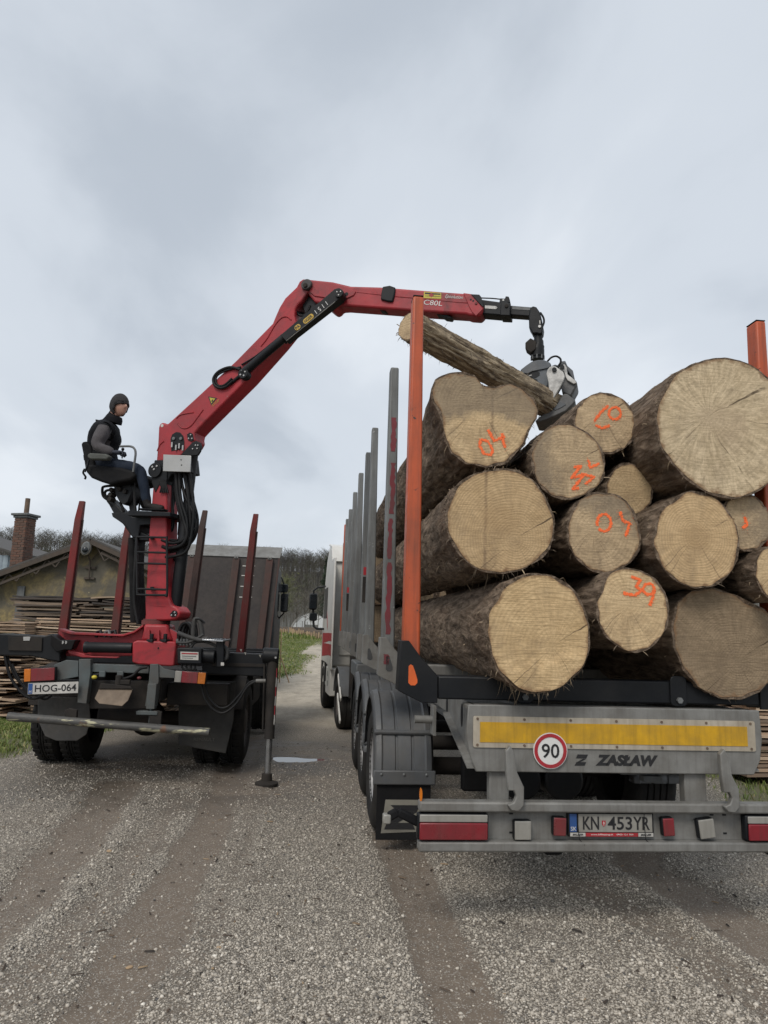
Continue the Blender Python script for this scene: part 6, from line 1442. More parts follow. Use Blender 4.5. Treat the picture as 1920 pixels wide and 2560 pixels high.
def kdisc(name, px, py, rpx, y0, y1, mat, parent=None, n=24, bolts=0, br=0.0, bevel=0.004):
    c = kp(px, py, y0); k = abs(kp(px + 10, py, y0).x - c.x) / 10; m = MB(); m.cyl(c, (c.x, y1, c.z), rpx * k, n=n); o = m.build(name, MT[mat], crane if parent is None else parent, bevel)
    for q in range(bolts):
        a = 2 * math.pi * q / bolts + 0.5; b = Vector((c.x + math.cos(a) * rpx * k * 0.5, y0 - 0.006, c.z + math.sin(a) * rpx * k * 0.5)); mm = MB(); mm.cyl(b, b + Vector((0, 0.008, 0)), max(br, rpx * k * 0.16), n=8); mm.build('bolt', MT['alu'], o)
    return o
def smooth_pts(P, n=5):
    S = []
    for i in range(len(P) - 1):
        p0, p1, p2, p3 = P[max(i - 1, 0)], P[i], P[i + 1], P[min(i + 2, len(P) - 1)]
        for k in range(n):
            u = k / n; S.append(0.5 * ((2 * p1) + (p2 - p0) * u + (2 * p0 - 5 * p1 + 4 * p2 - p3) * u * u + (3 * p1 - p0 - 3 * p2 + p3) * u ** 3))
    S.append(P[-1]); return S
def khose(pts, r, y=0.0, mat='hose', name='hose', parent=None, n=8, fr=None):
    F_ = KF if fr is None else fr
    P = [F_.at_y(q[0], q[1], q[2] if len(q) > 2 else y) for q in pts]; m = MB(); m.tube(smooth_pts(P), r, n)
    return m.build(name, MT[mat], crane if parent is None else parent, smooth=60)
def kbar(name, a, b, w, h, y, mat, parent=None, bevel=0.006):
    m = MB(); m.bar(kp(*a, y), kp(*b, y), w, h, (0, 1, 0)); return m.build(name, MT[mat], crane if parent is None else parent, bevel)

# ---- base on the lorry (traced in the lorry's own cross plane, then turned into the crane's frame)
def cpoint(x, v, z): return KF.local(CF.world((x, v, z)))
def cslab(name, pts, v, d0, d1, mat, parent=None, bevel=0.008):
    m = MB(); m.prism(cpoly(pts, v), lambda x, z, d: cpoint(x, v + d, z), d0, d1); return m.build(name, MT[mat], crane if parent is None else parent, bevel)
def cbox(name, x0, y0, x1, y1, v, depth, mat, parent=None, bevel=0.008):
    return cslab(name, [(x0, y0), (x1, y0 + (x1 - x0) * 0.03), (x1, y1 + (x1 - x0) * 0.03), (x0, y1)], v, 0, depth, mat, parent, bevel)
base = cslab('base_box', [(331, 1606), (342, 1601), (438, 1604), (441, 1610), (436, 1664), (425, 1666), (345, 1661), (330, 1656)], 0.0, 0.0, 0.50, 'red', bevel=0.016)
c = cp(383, 1620, -0.002)
m = MB(); q = cpoint(c.x + 0.05, -0.002, c.z); m.cyl(q, q + Vector((0, 0.01, 0)), 0.012, n=10); m.build('base_hole', MT['black'], base)
ped = [(352, 1602), (358, 1575), (359, 1560), (421, 1561), (422, 1576), (432, 1603)]
cslab('pedestal', ped, 0.08, 0.0, 0.36, 'red', bevel=0.03)
for px in (372, 396): cslab('pedestal_rib', [(px - 4, 1603), (px - 1, 1575), (px + 2, 1575), (px + 3, 1603)], 0.045, 0.0, 0.034, 'red', bevel=0.004)
for px in (379, 413):
    q = cp(px, 1596, 0.03); m = MB(); m.cyl(cpoint(q.x, 0.03, q.z - 0.03), cpoint(q.x, 0.03, q.z + 0.05), 0.022, n=6); m.box(cpoint(q.x, 0.03, q.z - 0.025), (0.075, 0.075, 0.03)); m.build('anchor_bolt', MT['black'], base, 0.004)
qf = cp(390, 1556, 0.26); m = MB(); m.cyl(cpoint(qf.x, 0.26, qf.z - 0.03), cpoint(qf.x, 0.26, qf.z + 0.02), 0.155, n=32); m.cyl(cpoint(qf.x, 0.26, qf.z + 0.021), cpoint(qf.x, 0.26, qf.z + 0.035), 0.14, n=32); m.build('slew_ring', MT['rust_red'], crane, 0.004)
# left arm of the base
cslab('base_arm', [(148, 1577), (158, 1574), (176, 1586), (306, 1591), (335, 1582), (358, 1566), (358, 1600), (340, 1602), (331, 1640), (204, 1642), (165, 1640), (144, 1626), (142, 1612)], 0.20, 0.0, 0.10, 'red')
cslab('arm_flange', [(148, 1571), (176, 1580), (306, 1586), (335, 1577), (358, 1561), (358, 1566), (335, 1582), (306, 1591), (176, 1586), (148, 1577)], 0.12, 0.0, 0.16, 'red', bevel=0.003)
cslab('base_wing', [(421, 1570), (448, 1586), (446, 1604), (424, 1604)], 0.12, 0.0, 0.12, 'red')
cslab('arm_skid', [(168, 1624), (186, 1628), (230, 1640), (300, 1642), (290, 1646), (205, 1644), (170, 1634)], 0.06, 0.0, 0.08, 'red')
a_, b_ = cp(212, 1618, 0.07), cp(331, 1620, 0.07); A_, B_ = cpoint(a_.x, 0.07, a_.z), cpoint(b_.x, 0.07, b_.z)
m = MB(); m.tube([A_, A_.lerp(B_, 0.06), A_.lerp(B_, 0.08), B_], [0.062, 0.062, 0.057, 0.057], 22); m.build('slew_cylinder', MT['black'], crane)
for px in (247, 268, 283):
    q = cp(px, 1584, 0.18); m = MB(); qq = cpoint(q.x, 0.18, q.z); m.tube([qq + Vector((-0.03, 0, -0.04)), qq + Vector((-0.02, 0, 0.02)), qq + Vector((0.02, 0, 0.03)), qq + Vector((0.045, 0, -0.03))], 0.018, 8); m.build('hose_elbow', MT['galv_dark' if px == 268 else 'black'], crane)
# left outrigger beam, folded in
cslab('outrigger_beam', [(-70, 1588), (4, 1584), (110, 1590), (130, 1584), (150, 1600), (188, 1600), (178, 1622), (160, 1622), (150, 1632), (150, 1655), (120, 1650), (75, 1640), (-70, 1638)], 0.02, 0.0, 0.18, 'black', bevel=0.012)
ob = cslab('outrigger_clamp', [(128, 1588), (150, 1602), (188, 1600), (178, 1625), (162, 1624), (140, 1630), (126, 1612)], -0.01, 0.0, 0.03, 'black_soft', bevel=0.006)
for px in (156, 164):
    q = cp(px, 1606, -0.012); m = MB(); qq = cpoint(q.x, -0.012, q.z); m.cyl(qq, qq + Vector((0, 0.01, 0)), 0.017, n=10); m.build('bolt', MT['alu'], ob)
cslab('beam_panel', [(20, 1591), (105, 1594), (104, 1628), (20, 1626)], 0.0, 0.0, 0.02, 'grime', bevel=0.004)
cslab('beam_plate', [(58, 1592), (76, 1592), (74, 1602), (58, 1602)], -0.006, 0.0, 0.006, 'alu', bevel=0.002)
# right outrigger: beam, head, leg, rod, foot
cslab('outrigger_beam', [(505, 1628), (664, 1636), (664, 1692), (505, 1684)], 0.28, 0.0, 0.20, 'black', bevel=0.01)
cslab('beam_rail', [(530, 1656), (664, 1660), (662, 1668), (530, 1665)], 0.265, 0.0, 0.014, 'grime', bevel=0.003)
for px, py in ((602, 1626), (613, 1634), (650, 1640)):
    cslab('beam_hole', [(px - 3, py - 3), (px + 3, py - 3), (px + 1, py + 4)], 0.276, 0.0, 0.004, 'lens_white', bevel=0)
foot = on_ground(666, 1962); fl_ = CF.local((foot.x, foot.y, 0)); V0 = fl_.y; kz = 8.04 / FPX
hd = CF.at_y(680, 1640, V0); tb_ = CF.at_y(673, 1846, V0)
def cw(x, v, z): return cpoint(x, v, z)
m = MB(); m.cyl(cw(hd.x - 0.10, V0, hd.z + 0.005), cw(hd.x + 0.075, V0, hd.z - 0.0), 0.085, n=20); m.build('outrigger_head', MT['black'], crane, 0.012)
m = MB(); q = CF.at_y(689, 1644, V0 - 0.09); m.cyl(cw(q.x, V0 - 0.088, q.z), cw(q.x, V0 - 0.08, q.z), 0.012, n=10); m.build('head_pin', MT['alu'], crane)
m = MB(); m.tube([cw(hd.x + 0.015, V0, hd.z - 0.03), cw(tb_.x, V0, tb_.z + 0.02), cw(tb_.x, V0, tb_.z)], [0.062, 0.055, 0.06], 20); lg = m.build('outrigger_leg', MT['grime'], crane, 0.004)
m = MB(); m.cyl(cw(tb_.x, V0, tb_.z), cw(fl_.x + 0.005, V0, 0.10), 0.036, n=18); m.build('leg_rod', MT['chrome'], lg)
m = MB(); m.lathe([(0.001, 0.0), (0.125, 0.0), (0.125, 0.022), (0.06, 0.045), (0.055, 0.115), (0.03, 0.125)], cw(fl_.x, V0, 0.002), (0, 0, 1), 28); m.build('leg_foot', MT['grime'], lg)
# red and white warning strip down the leg's side
for k in range(6):
    x0 = hd.x + 0.062; z1 = hd.z - 0.13 - k * 0.10; m = MB(); m.add([cw(x0, V0 - 0.05, z1), cw(x0, V0 + 0.06, z1 - 0.05), cw(x0, V0 + 0.06, z1 - 0.15), cw(x0, V0 - 0.05, z1 - 0.10), cw(x0 + 0.006, V0 - 0.05, z1), cw(x0 + 0.006, V0 + 0.06, z1 - 0.05), cw(x0 + 0.006, V0 + 0.06, z1 - 0.15), cw(x0 + 0.006, V0 - 0.05, z1 - 0.10)],
        [(0, 1, 2, 3), (7, 6, 5, 4), (0, 4, 5, 1), (1, 5, 6, 2), (2, 6, 7, 3), (3, 7, 4, 0)]); m.build('warning_stripe', MT['sign_red' if k % 2 == 0 else 'sticker'], lg, smooth=0)
m = MB(); m.tube([cw(hd.x - 0.075, V0 - 0.03, hd.z - 0.1), cw(tb_.x - 0.072, V0 - 0.03, tb_.z + 0.08)], 0.010, 7); m.build('leg_pipe', MT['grime'], lg)
# valve box, filter and step plate
vb = cbox('valve_box', 443, 1619, 504, 1659, -0.10, 0.14, 'black', bevel=0.012)
st_ = cbox('info_sticker', 451, 1629, 496, 1649, -0.104, 0.003, 'sticker', vb, 0.0)
cbox('sticker_line', 454, 1632, 494, 1635, -0.1065, 0.002, 'sign_red', vb, 0.0); cbox('sticker_text', 455, 1639, 490, 1641, -0.1065, 0.002, 'galv_dark', vb, 0.0); cbox('sticker_text', 455, 1644, 482, 1645.5, -0.1065, 0.002, 'galv_dark', vb, 0.0)
q0, q1 = cp(505, 1640, 0.02), cp(538, 1642, 0.02); m = MB(); m.cyl(cpoint(q0.x, 0.02, q0.z), cpoint(q1.x, 0.02, q1.z), 0.075, n=20); m.build('filter_can', MT['black'], crane, 0.01)
cbox('post_box', 540, 1602, 560, 1668, 0.0, 0.10, 'black', bevel=0.01); cbox('white_tag', 552, 1656, 560, 1664, -0.006, 0.005, 'sticker', bevel=0.0)
tp_ = [(508, 1590), (566, 1593), (572, 1600), (562, 1604), (508, 1601)]
m = MB(); P4 = [cpoint(cp(507, 1597, 0).x, -0.05, cp(507, 1597, 0).z), cpoint(cp(560, 1600, 0).x, -0.05, cp(560, 1600, 0).z), cpoint(cp(571, 1594, 0).x, 0.22, cp(560, 1600, 0).z + 0.01), cpoint(cp(515, 1590, 0).x, 0.22, cp(507, 1597, 0).z + 0.01)]
m.add([p for p in P4] + [p - Vector((0, 0, 0.02)) for p in P4], [(0, 1, 2, 3), (7, 6, 5, 4), (0, 4, 5, 1), (1, 5, 6, 2), (2, 6, 7, 3), (3, 7, 4, 0)]); sp_ = m.build('step_plate', MT['chrome'], crane, 0.004)
for i in range(5):
    for j in range(3):
        q = P4[0].lerp(P4[1], (i + 0.5) / 5).lerp(P4[3].lerp(P4[2], (i + 0.5) / 5), (j + 0.5) / 3); m = MB(); m.cyl(q + Vector((0, 0, 0.0005)), q + Vector((0, 0, 0.003)), 0.016, n=8); m.build('step_hole', MT['black'], sp_)
def chz(pts, r, v=0.0, mat='hose'):
    P = [cpoint(cp(q[0], q[1], q[2] if len(q) > 2 else v).x, q[2] if len(q) > 2 else v, cp(q[0], q[1], q[2] if len(q) > 2 else v).z) for q in pts]
    m = MB(); m.tube(smooth_pts(P), r, 8); m.build('hose', MT[mat], crane, smooth=60)
for k in range(5):
    dx = k * 8; chz([(446 + dx, 1600), (447 + dx, 1580), (455 + dx * 0.9, 1562), (468 + dx * 0.6, 1558), (478 + dx * 0.4, 1572 + k), (482 + dx * 0.3, 1598)], 0.017, 0.10 + 0.03 * k, 'hose_grey' if k % 2 else 'hose')
    q = cp(444 + dx, 1604, 0.10 + 0.02 * k); m = MB(); m.cyl(cpoint(q.x, 0.1 + 0.02 * k, q.z - 0.04), cpoint(q.x, 0.1 + 0.02 * k, q.z + 0.03), 0.02, n=8); m.build('hose_fitting', MT['galv_dark'], crane)
chz([(444, 1582), (470, 1592), (500, 1600), (520, 1596)], 0.024, 0.0, 'hose_grey'); chz([(440, 1606), (470, 1606), (496, 1594), (508, 1586)], 0.014, 0.0, 'hose_grey')
chz([(476, 1620), (488, 1606), (512, 1604), (534, 1612), (545, 1622)], 0.016, 0.03, 'hose_grey'); chz([(482, 1600), (484, 1565), (488, 1548), (500, 1556), (506, 1590)], 0.026, 0.05, 'hose_grey')
chz([(488, 1548), (500, 1548), (512, 1558)], 0.012, 0.03); chz([(556, 1614), (568, 1626), (566, 1645), (556, 1650)], 0.024, 0.06, 'hose_grey')
for k in range(4): chz([(455 + k * 11, 1658), (455 + k * 11, 1668), (462 + k * 9, 1674), (474 + k * 6, 1672)], 0.011, -0.06)

# ---- mast
mast = kslab('mast', [(361, 1552), (363, 1535), (362, 1500), (366, 1450), (372, 1330), (380, 1240), (388, 1150), (418, 1150), (416, 1240), (415, 1330), (417, 1450), (420, 1490), (428, 1512), (441, 1518), (450, 1531), (446, 1544), (436, 1549), (420, 1551)], -0.115, 0.115, 'red', bevel=0.018)
kslab('mast_emboss', [(377, 1512), (412, 1515), (412, 1517), (377, 1514)], -0.120, -0.114, 'red', mast, 0.002)
kslab('pin_plate', [(424, 1536), (432, 1526), (440, 1527), (443, 1534), (436, 1542), (427, 1542)], -0.128, -0.1155, 'black', mast, 0.003)
for px, py in ((428, 1538), (436, 1531), (438, 1538)): kdisc('bolt', px, py, 2.2, -0.136, -0.129, 'alu', mast, 8)
kslab('mast_sleeve', [(378, 1205), (386, 1150), (418, 1150), (417, 1205), (408, 1232), (398, 1212), (388, 1232)], -0.125, 0.125, 'black', bevel=0.008)
# ---- main boom and its knuckle head
boom = kslab('main_boom', [(390, 1157), (394, 1110), (396, 1068), (399, 1059), (405, 1056), (411, 1057), (418, 1060), (500, 985), (590, 901), (681, 808), (687, 793), (698, 768), (712, 745), (741, 717), (748, 703), (757, 697), (768, 697), (776, 704), (776, 715), (768, 731), (756, 750), (744, 762), (738, 772), (736, 787), (741, 806), (700, 857), (620, 947), (560, 1007), (500, 1067), (487, 1081), (485, 1090), (487, 1100), (480, 1112), (462, 1130), (452, 1140)], -0.115, 0.115, 'red', bevel=0.02, seg=3)
kbar('boom_rail', (502, 1070), (618, 951), 0.07, 0.02, 0.0, 'black', boom, 0.003)
khose([(497, 1068), (560, 1004), (625, 940)], 0.010, -0.10, parent=boom); khose([(497, 1073), (560, 1010), (625, 946)], 0.010, -0.05, parent=boom)
kdisc('lug_hole', 405, 1064, 3.6, -0.1165, -0.1152, 'sticker', boom, 16)
for pts in ([(441, 1046), (450, 1038), (465, 1034), (484, 1031)], [(444, 1058), (452, 1068), (464, 1071), (478, 1064), (492, 1046), (508, 1024)], [(393, 1128), (400, 1112), (410, 1103)], [(652, 866), (668, 846), (688, 812), (704, 795), (718, 792), (728, 800)]):
    khose(pts, 0.008, -0.116, 'red', 'weld_rib', boom, 6)
rec = kslab('fitting_recess', [(428, 1128), (426, 1098), (430, 1086), (440, 1080), (450, 1081), (458, 1090), (461, 1104), (460, 1122)], -0.1185, -0.114, 'black', boom, 0.002)
for px, py in ((433, 1096), (451, 1096)):
    kdisc('ring_fitting', px, py, 3.6, -0.135, -0.119, 'galv_dark', rec, 14)
for px, py in ((430, 1112), (440, 1119), (448, 1115), (457, 1120)):
    q = kp(px, py, -0.13); m = MB(); m.cyl(q + Vector((0, 0, -0.03)), q + Vector((0, 0, 0.03)), 0.011, n=10); m.build('hose_fitting', MT['alu'], rec)
kslab('pivot_plate', [(467, 1086), (474, 1081), (481, 1084), (484, 1100), (478, 1104), (469, 1100)], -0.125, -0.1155, 'black', boom, 0.003)
for px, py in ((471, 1096), (476, 1087), (479, 1096)): kdisc('bolt', px, py, 2.0, -0.134, -0.126, 'alu', boom, 8)
kslab('lift_lever', [(452, 1136), (462, 1126), (480, 1106), (490, 1102), (500, 1106), (503, 1116), (500, 1128), (494, 1138), (470, 1140)], -0.15, -0.12, 'black', bevel=0.006)
for px, py in ((481, 1122), (488, 1113), (492, 1121), (494, 1113)): kdisc('bolt', px, py, 2.0, -0.160, -0.151, 'alu', None, 8)
pv = kdisc('mast_pivot', 386, 1175, 16, -0.15, 0.15, 'black', None, 28)
for px, py in ((380, 1167), (391, 1165), (384, 1173)): kdisc('bolt', px, py, 2.6, -0.16, -0.151, 'alu', pv, 8)
kslab('mast_head', [(388, 1158), (404, 1150), (470, 1140), (474, 1180), (428, 1186), (418, 1205), (392, 1200)], -0.11, 0.11, 'black', bevel=0.01)
al = kslab('silver_plate', [(408, 1136), (477, 1139), (475, 1180), (407, 1178)], -0.20, -0.185, 'alu', bevel=0.004)
for px, py in ((452, 1149), (453, 1162)): kdisc('plate_bolt', px, py, 1.8, -0.206, -0.2, 'galv_dark', al, 8)
# lift cylinder beside the mast
A_, B_ = kp(486, 1120, -0.0), kp(437, 1533, 0.0); m = MB(); m.tube([A_, A_.lerp(B_, 0.50), A_.lerp(B_, 0.51)], [0.052, 0.052, 0.056], 18); m.build('lift_cylinder', MT['black'], crane)
m = MB(); m.tube([A_.lerp(B_, 0.42), A_.lerp(B_, 0.43), B_], [0.062, 0.066, 0.066], 18); m.build('cylinder_barrel', MT['black'], crane)
# hoses round the mast
for i, pts in enumerate([
        [(440, 1182), (444, 1236), (458, 1296), (468, 1335), (455, 1362), (424, 1371), (406, 1366)], [(452, 1182), (460, 1232), (484, 1285), (489, 1322), (474, 1352), (440, 1371), (408, 1376)],
        [(468, 1182), (480, 1240), (494, 1300), (484, 1348), (452, 1374), (412, 1381)], [(431, 1186), (429, 1236), (432, 1290), (431, 1318), (418, 1342)], [(424, 1188), (436, 1230), (430, 1280), (424, 1310), (419, 1332)],
        [(448, 1182), (452, 1246), (468, 1305), (463, 1345), (434, 1358), (404, 1350)], [(460, 1182), (470, 1236), (476, 1296), (470, 1340), (446, 1365), (410, 1372)], [(436, 1184), (440, 1240), (452, 1300), (456, 1335), (440, 1352), (402, 1344)],
        [(444, 1182), (458, 1222), (466, 1290), (462, 1330), (448, 1350), (420, 1360)], [(412, 1384), (430, 1392), (446, 1410), (456, 1440), (450, 1490)], [(474, 1182), (484, 1260), (480, 1330), (466, 1378), (430, 1392), (414, 1392)]]):
    khose(pts, 0.017 if i % 3 else 0.021, -0.06 + 0.035 * (i % 5) - 0.05)
for i in range(7): khose([(342 + i * 3, 1345), (338 + i * 3, 1420), (336 + i * 4, 1500), (345 + i * 3, 1560)], 0.018, -0.08 + 0.03 * i)
m = MB(); q0, q1 = kp(331, 1345, 0.02), kp(336, 1556, 0.02); m.tube([q0, q0.lerp(q1, 0.5), q1], 0.045, 14); m.build('hose_sleeve', MT['black_soft'], crane)
m = MB(); q0 = kp(453, 1318, 0.06); m.box(q0, (0.055, 0.06, 0.19)); m.build('junction_box', MT['black_soft'], crane, 0.008)
for i in range(5): khose([(398 + i * 4, 1200), (404 + i * 3, 1214), (400 + i * 5, 1232)], 0.010, -0.14)
# ladder
for pts in ([(342, 1343), (343, 1486)], [(417, 1341), (418, 1478), (413, 1487), (405, 1488), (342, 1487)]): khose(pts, 0.013, -0.20, 'black', 'ladder_rail')
for y in (1342, 1380, 1408, 1472): m = MB(); m.tube([kp(342, y, -0.20), kp(417, y + 2, -0.20)], 0.012, 8); m.build('ladder_rung', MT['black'], crane)
for y in (1345, 1470): m = MB(); m.bar(kp(380, y, -0.20), kp(380, y, -0.10), 0.04, 0.03); m.build('ladder_bracket', MT['black'], crane, 0.003)
# footrest, seat arm and seat
ft = kslab('footrest', [(320, 1276), (424, 1280), (425, 1291), (320, 1289)], -0.24, 0.24, 'black', bevel=0.006)
kslab('footrest_beam', [(278, 1282), (290, 1281), (320, 1281), (330, 1292), (410, 1293), (398, 1310), (350, 1313), (345, 1345), (330, 1343), (318, 1318), (296, 1302), (281, 1292)], -0.10, 0.10, 'black', bevel=0.008)
kslab('seat_arm', [(262, 1244), (276, 1246), (304, 1276), (330, 1300), (352, 1330), (372, 1338), (372, 1352), (335, 1350), (308, 1312), (284, 1284)], -0.07, 0.07, 'black', bevel=0.01)
kbar('seat_post', (322, 1190), (334, 1282), 0.07, 0.05, 0.0, 'black'); khose([(338, 1205), (336, 1240), (338, 1282)], 0.012, -0.12)
khose([(346, 1205), (350, 1240), (346, 1284)], 0.010, 0.08)
seat = kslab('seat_cushion', [(212, 1166), (222, 1160), (300, 1168), (330, 1176), (338, 1188), (326, 1200), (296, 1206), (276, 1212), (250, 1204), (226, 1194), (214, 1180)], -0.24, 0.24, 'black_soft', bevel=0.03, seg=3)
kslab('seat_back', [(202, 1110), (206, 1104), (214, 1103), (224, 1112), (228, 1132), (234, 1164), (226, 1176), (212, 1170), (208, 1140)], -0.22, 0.22, 'black_soft', bevel=0.03, seg=3)
for y in (-0.30, 0.30):
    kslab('armrest', [(218, 1136), (224, 1132), (262, 1134), (272, 1140), (266, 1149), (226, 1148), (218, 1144)], y - 0.04, y + 0.04, 'armrest', bevel=0.015)
    khose([(222, 1150), (218, 1166), (212, 1180)], 0.012, y, 'black', 'armrest_stay')
    khose([(300, 1116), (326, 1116), (336, 1122), (339, 1134), (336, 1158), (333, 1180)], 0.013, y * 0.93, 'galv_dark', 'guard_bar')
    q = kp(305, 1146, y * 0.75); m = MB(); m.tube([q, q + Vector((0.0, 0, 0.10))], 0.008, 7); m.ball(q + Vector((0, 0, 0.11)), 0.018, 10, 8); m.build('lever', MT['black'], crane)
khose([(212, 1172), (208, 1182), (214, 1192), (212, 1198)], 0.012, -0.2, 'black_soft', 'belt_end')
vbk = kslab('valve_block', [(296, 1206), (326, 1200), (328, 1232), (318, 1256), (308, 1262), (298, 1254), (288, 1236), (284, 1216)], -0.10, 0.10, 'black', bevel=0.008)
for pts in ([(286, 1214), (262, 1216), (256, 1222), (258, 1240), (270, 1250)], [(290, 1226), (268, 1226), (262, 1234), (268, 1246)], [(300, 1256), (306, 1268), (309, 1280)], [(292, 1236), (272, 1238), (270, 1252), (282, 1266)], [(308, 1210), (300, 1190), (290, 1186)]):
    khose(pts, 0.016, -0.06, 'black_soft', 'valve_pipe', vbk)
for px, py in ((276, 1224), (274, 1236), (273, 1247), (296, 1222), (310, 1228)): kdisc('valve_cap', px, py, 5, -0.13, -0.04, 'grime', vbk, 10)
q = kp(304, 1196, -0.14); m = MB(); m.box(q, (0.05, 0.05, 0.05)); m.build('valve_fitting', MT['galv_dark'], vbk, 0.006)

# ---- jib
jib = kslab('jib', [(757, 705), (763, 697), (773, 698), (831, 704), (877, 715), (952, 717), (1080, 727), (1160, 733), (1197, 737), (1208, 767), (1207, 780), (1197, 790), (1173, 788), (1165, 785), (1054, 778), (988, 773), (862, 764), (846, 765), (840, 772), (832, 777), (824, 772), (812, 762), (800, 758), (786, 755), (777, 744), (766, 730)], -0.10, 0.10, 'red', bevel=0.022, seg=3)
kslab('jib_cheek', [(774, 702), (831, 707), (862, 716), (890, 728), (884, 738), (862, 748), (842, 748), (812, 744), (786, 740), (774, 730)], -0.112, -0.098, 'red', jib, 0.006)
khose([(892, 730), (988, 741), (1060, 747), (1165, 757), (1188, 756)], 0.004, -0.1015, 'red', 'weld_seam', jib, 6)
kslab('end_flange', [(1158, 732), (1180, 735), (1208, 772), (1190, 790), (1180, 780), (1172, 765)], -0.112, -0.098, 'red', jib, 0.005)
for px, py in ((1177, 749), (1183, 752)): kdisc('flange_hole', px, py, 2.6, -0.1135, -0.1118, 'black', jib, 10)
kdisc('flange_bolt', 1190, 758, 3.6, -0.120, -0.112, 'rust_red', jib, 10); kdisc('jib_hole', 866, 735, 4.6, -0.1138, -0.1118, 'black', jib, 16)
kslab('end_guard', [(1177, 735), (1198, 736), (1203, 742), (1210, 766), (1206, 767), (1192, 752)], -0.122, -0.112, 'black', jib, 0.006)
kslab('clamp', [(953, 730), (956, 716), (974, 713), (988, 718), (986, 736), (981, 754), (968, 753), (951, 748)], -0.125, 0.125, 'black', jib, 0.012)
kslab('under_bump', [(946, 769), (970, 771), (962, 778), (950, 776)], -0.05, 0.05, 'black', jib, 0.005); kslab('under_hook', [(1090, 781), (1120, 784), (1120, 789), (1130, 792), (1126, 796), (1112, 794), (1102, 787), (1092, 787)], -0.05, 0.05, 'black', jib, 0.004)
elb = kdisc('elbow_pin', 765, 710, 13, -0.15, 0.15, 'elbow', boom, 28, bevel=0.01); kdisc('pin_nut', 762, 712, 5.5, -0.168, -0.15, 'grime', elb, 8)
X_ = (kp(1200, 745, -0.1) - kp(1000, 729, -0.1)).normalized(); Z_ = Vector((0, 1, 0)).cross(X_) * -1
def kmat(px, py, y, ang=None, flip=False):
    x = X_ if ang is None else Vector((math.cos(ang), 0, math.sin(ang)))
    z = Vector((-x.z, 0, x.x))
    if flip: x, z = -x, -z
    return face_matrix(kp(px, py, y), x, z)
kk = abs(kp(1100, 740, -0.1).x - kp(1000, 740, -0.1).x) / 100
ly = kslab('warning_label', [(1060, 729), (1103, 732), (1103, 747), (1059, 745)], -0.1035, -0.1005, 'label_yellow', jib, 0.0)
kslab('label_stripe', [(1062, 731), (1101, 734), (1101, 737), (1062, 735)], -0.1045, -0.1036, 'ink', jib, 0.0); kslab('label_stripe', [(1063, 739), (1101, 741), (1101, 742), (1063, 740)], -0.1045, -0.1036, 'ink', jib, 0.0)
kslab('label_diamond', [(1078, 732), (1085, 738), (1078, 743), (1072, 738)], -0.1055, -0.1046, 'sign_red', jib, 0.0)
text('lettering', 'C80L', MT['letter_white'], jib, kmat(1083, 757, -0.1025), 12.5 * kk, 0.001, width=47 * kk)
text('script_lettering', 'Epsolution', MT['letter_white'], jib, kmat(1135, 743, -0.1025), 11 * kk, 0.001, width=44 * kk, shear=0.3)
# extension and tip
ext = kslab('extension', [(1203, 748), (1276, 758), (1276, 790), (1205, 784)], -0.075, 0.075, 'black', bevel=0.012)
kslab('ext_wear', [(1212, 763), (1240, 765), (1244, 769), (1240, 773), (1212, 771)], -0.079, -0.0745, 'polished', ext, 0.003)
kslab('ext_collar', [(1252, 755), (1258, 750), (1276, 758), (1275, 789), (1250, 788)], -0.09, 0.09, 'black', ext, 0.008)
e2 = kslab('inner_extension', [(1275, 763), (1335, 768), (1332, 791), (1275, 787)], -0.055, 0.055, 'black', bevel=0.01)
kslab('ext_wear', [(1280, 765), (1328, 769), (1326, 776), (1280, 773)], -0.059, -0.0545, 'galv_dark', e2, 0.002)
khose([(1203, 745), (1230, 746), (1250, 748)], 0.007, -0.02, parent=ext); kslab('top_fitting', [(1248, 756), (1250, 745), (1262, 746), (1264, 740), (1272, 741), (1275, 756)], -0.04, 0.04, 'black', ext, 0.006)
kdisc('ext_pin', 1266, 764, 5, -0.10, -0.09, 'grime', ext, 12); kdisc('ext_pin', 1258, 750, 3, -0.06, -0.03, 'alu', ext, 10)
def Z4(x, y): return 1280 + x * 0.15373, 720 + y * 0.15373
tipf = kslab('tip_fork', [Z4(*q) for q in [(270, 450), (276, 640), (308, 690), (330, 740), (400, 735), (450, 750), (492, 735), (505, 640), (470, 450), (450, 385), (395, 305), (340, 288), (290, 318)]], -0.065, 0.065, 'black', bevel=0.012)
kdisc('fork_pin', *Z4(448, 622), 4.2, -0.075, -0.066, 'alu', tipf, 14); khose([Z4(460, 400), Z4(510, 480), Z4(520, 560), Z4(490, 640)], 0.010, -0.03, parent=tipf)
kslab('fork_slot', [Z4(*q) for q in [(444, 530), (456, 522), (464, 550), (460, 588), (448, 585)]], -0.0665, -0.0645, 'sticker', tipf, 0.0)
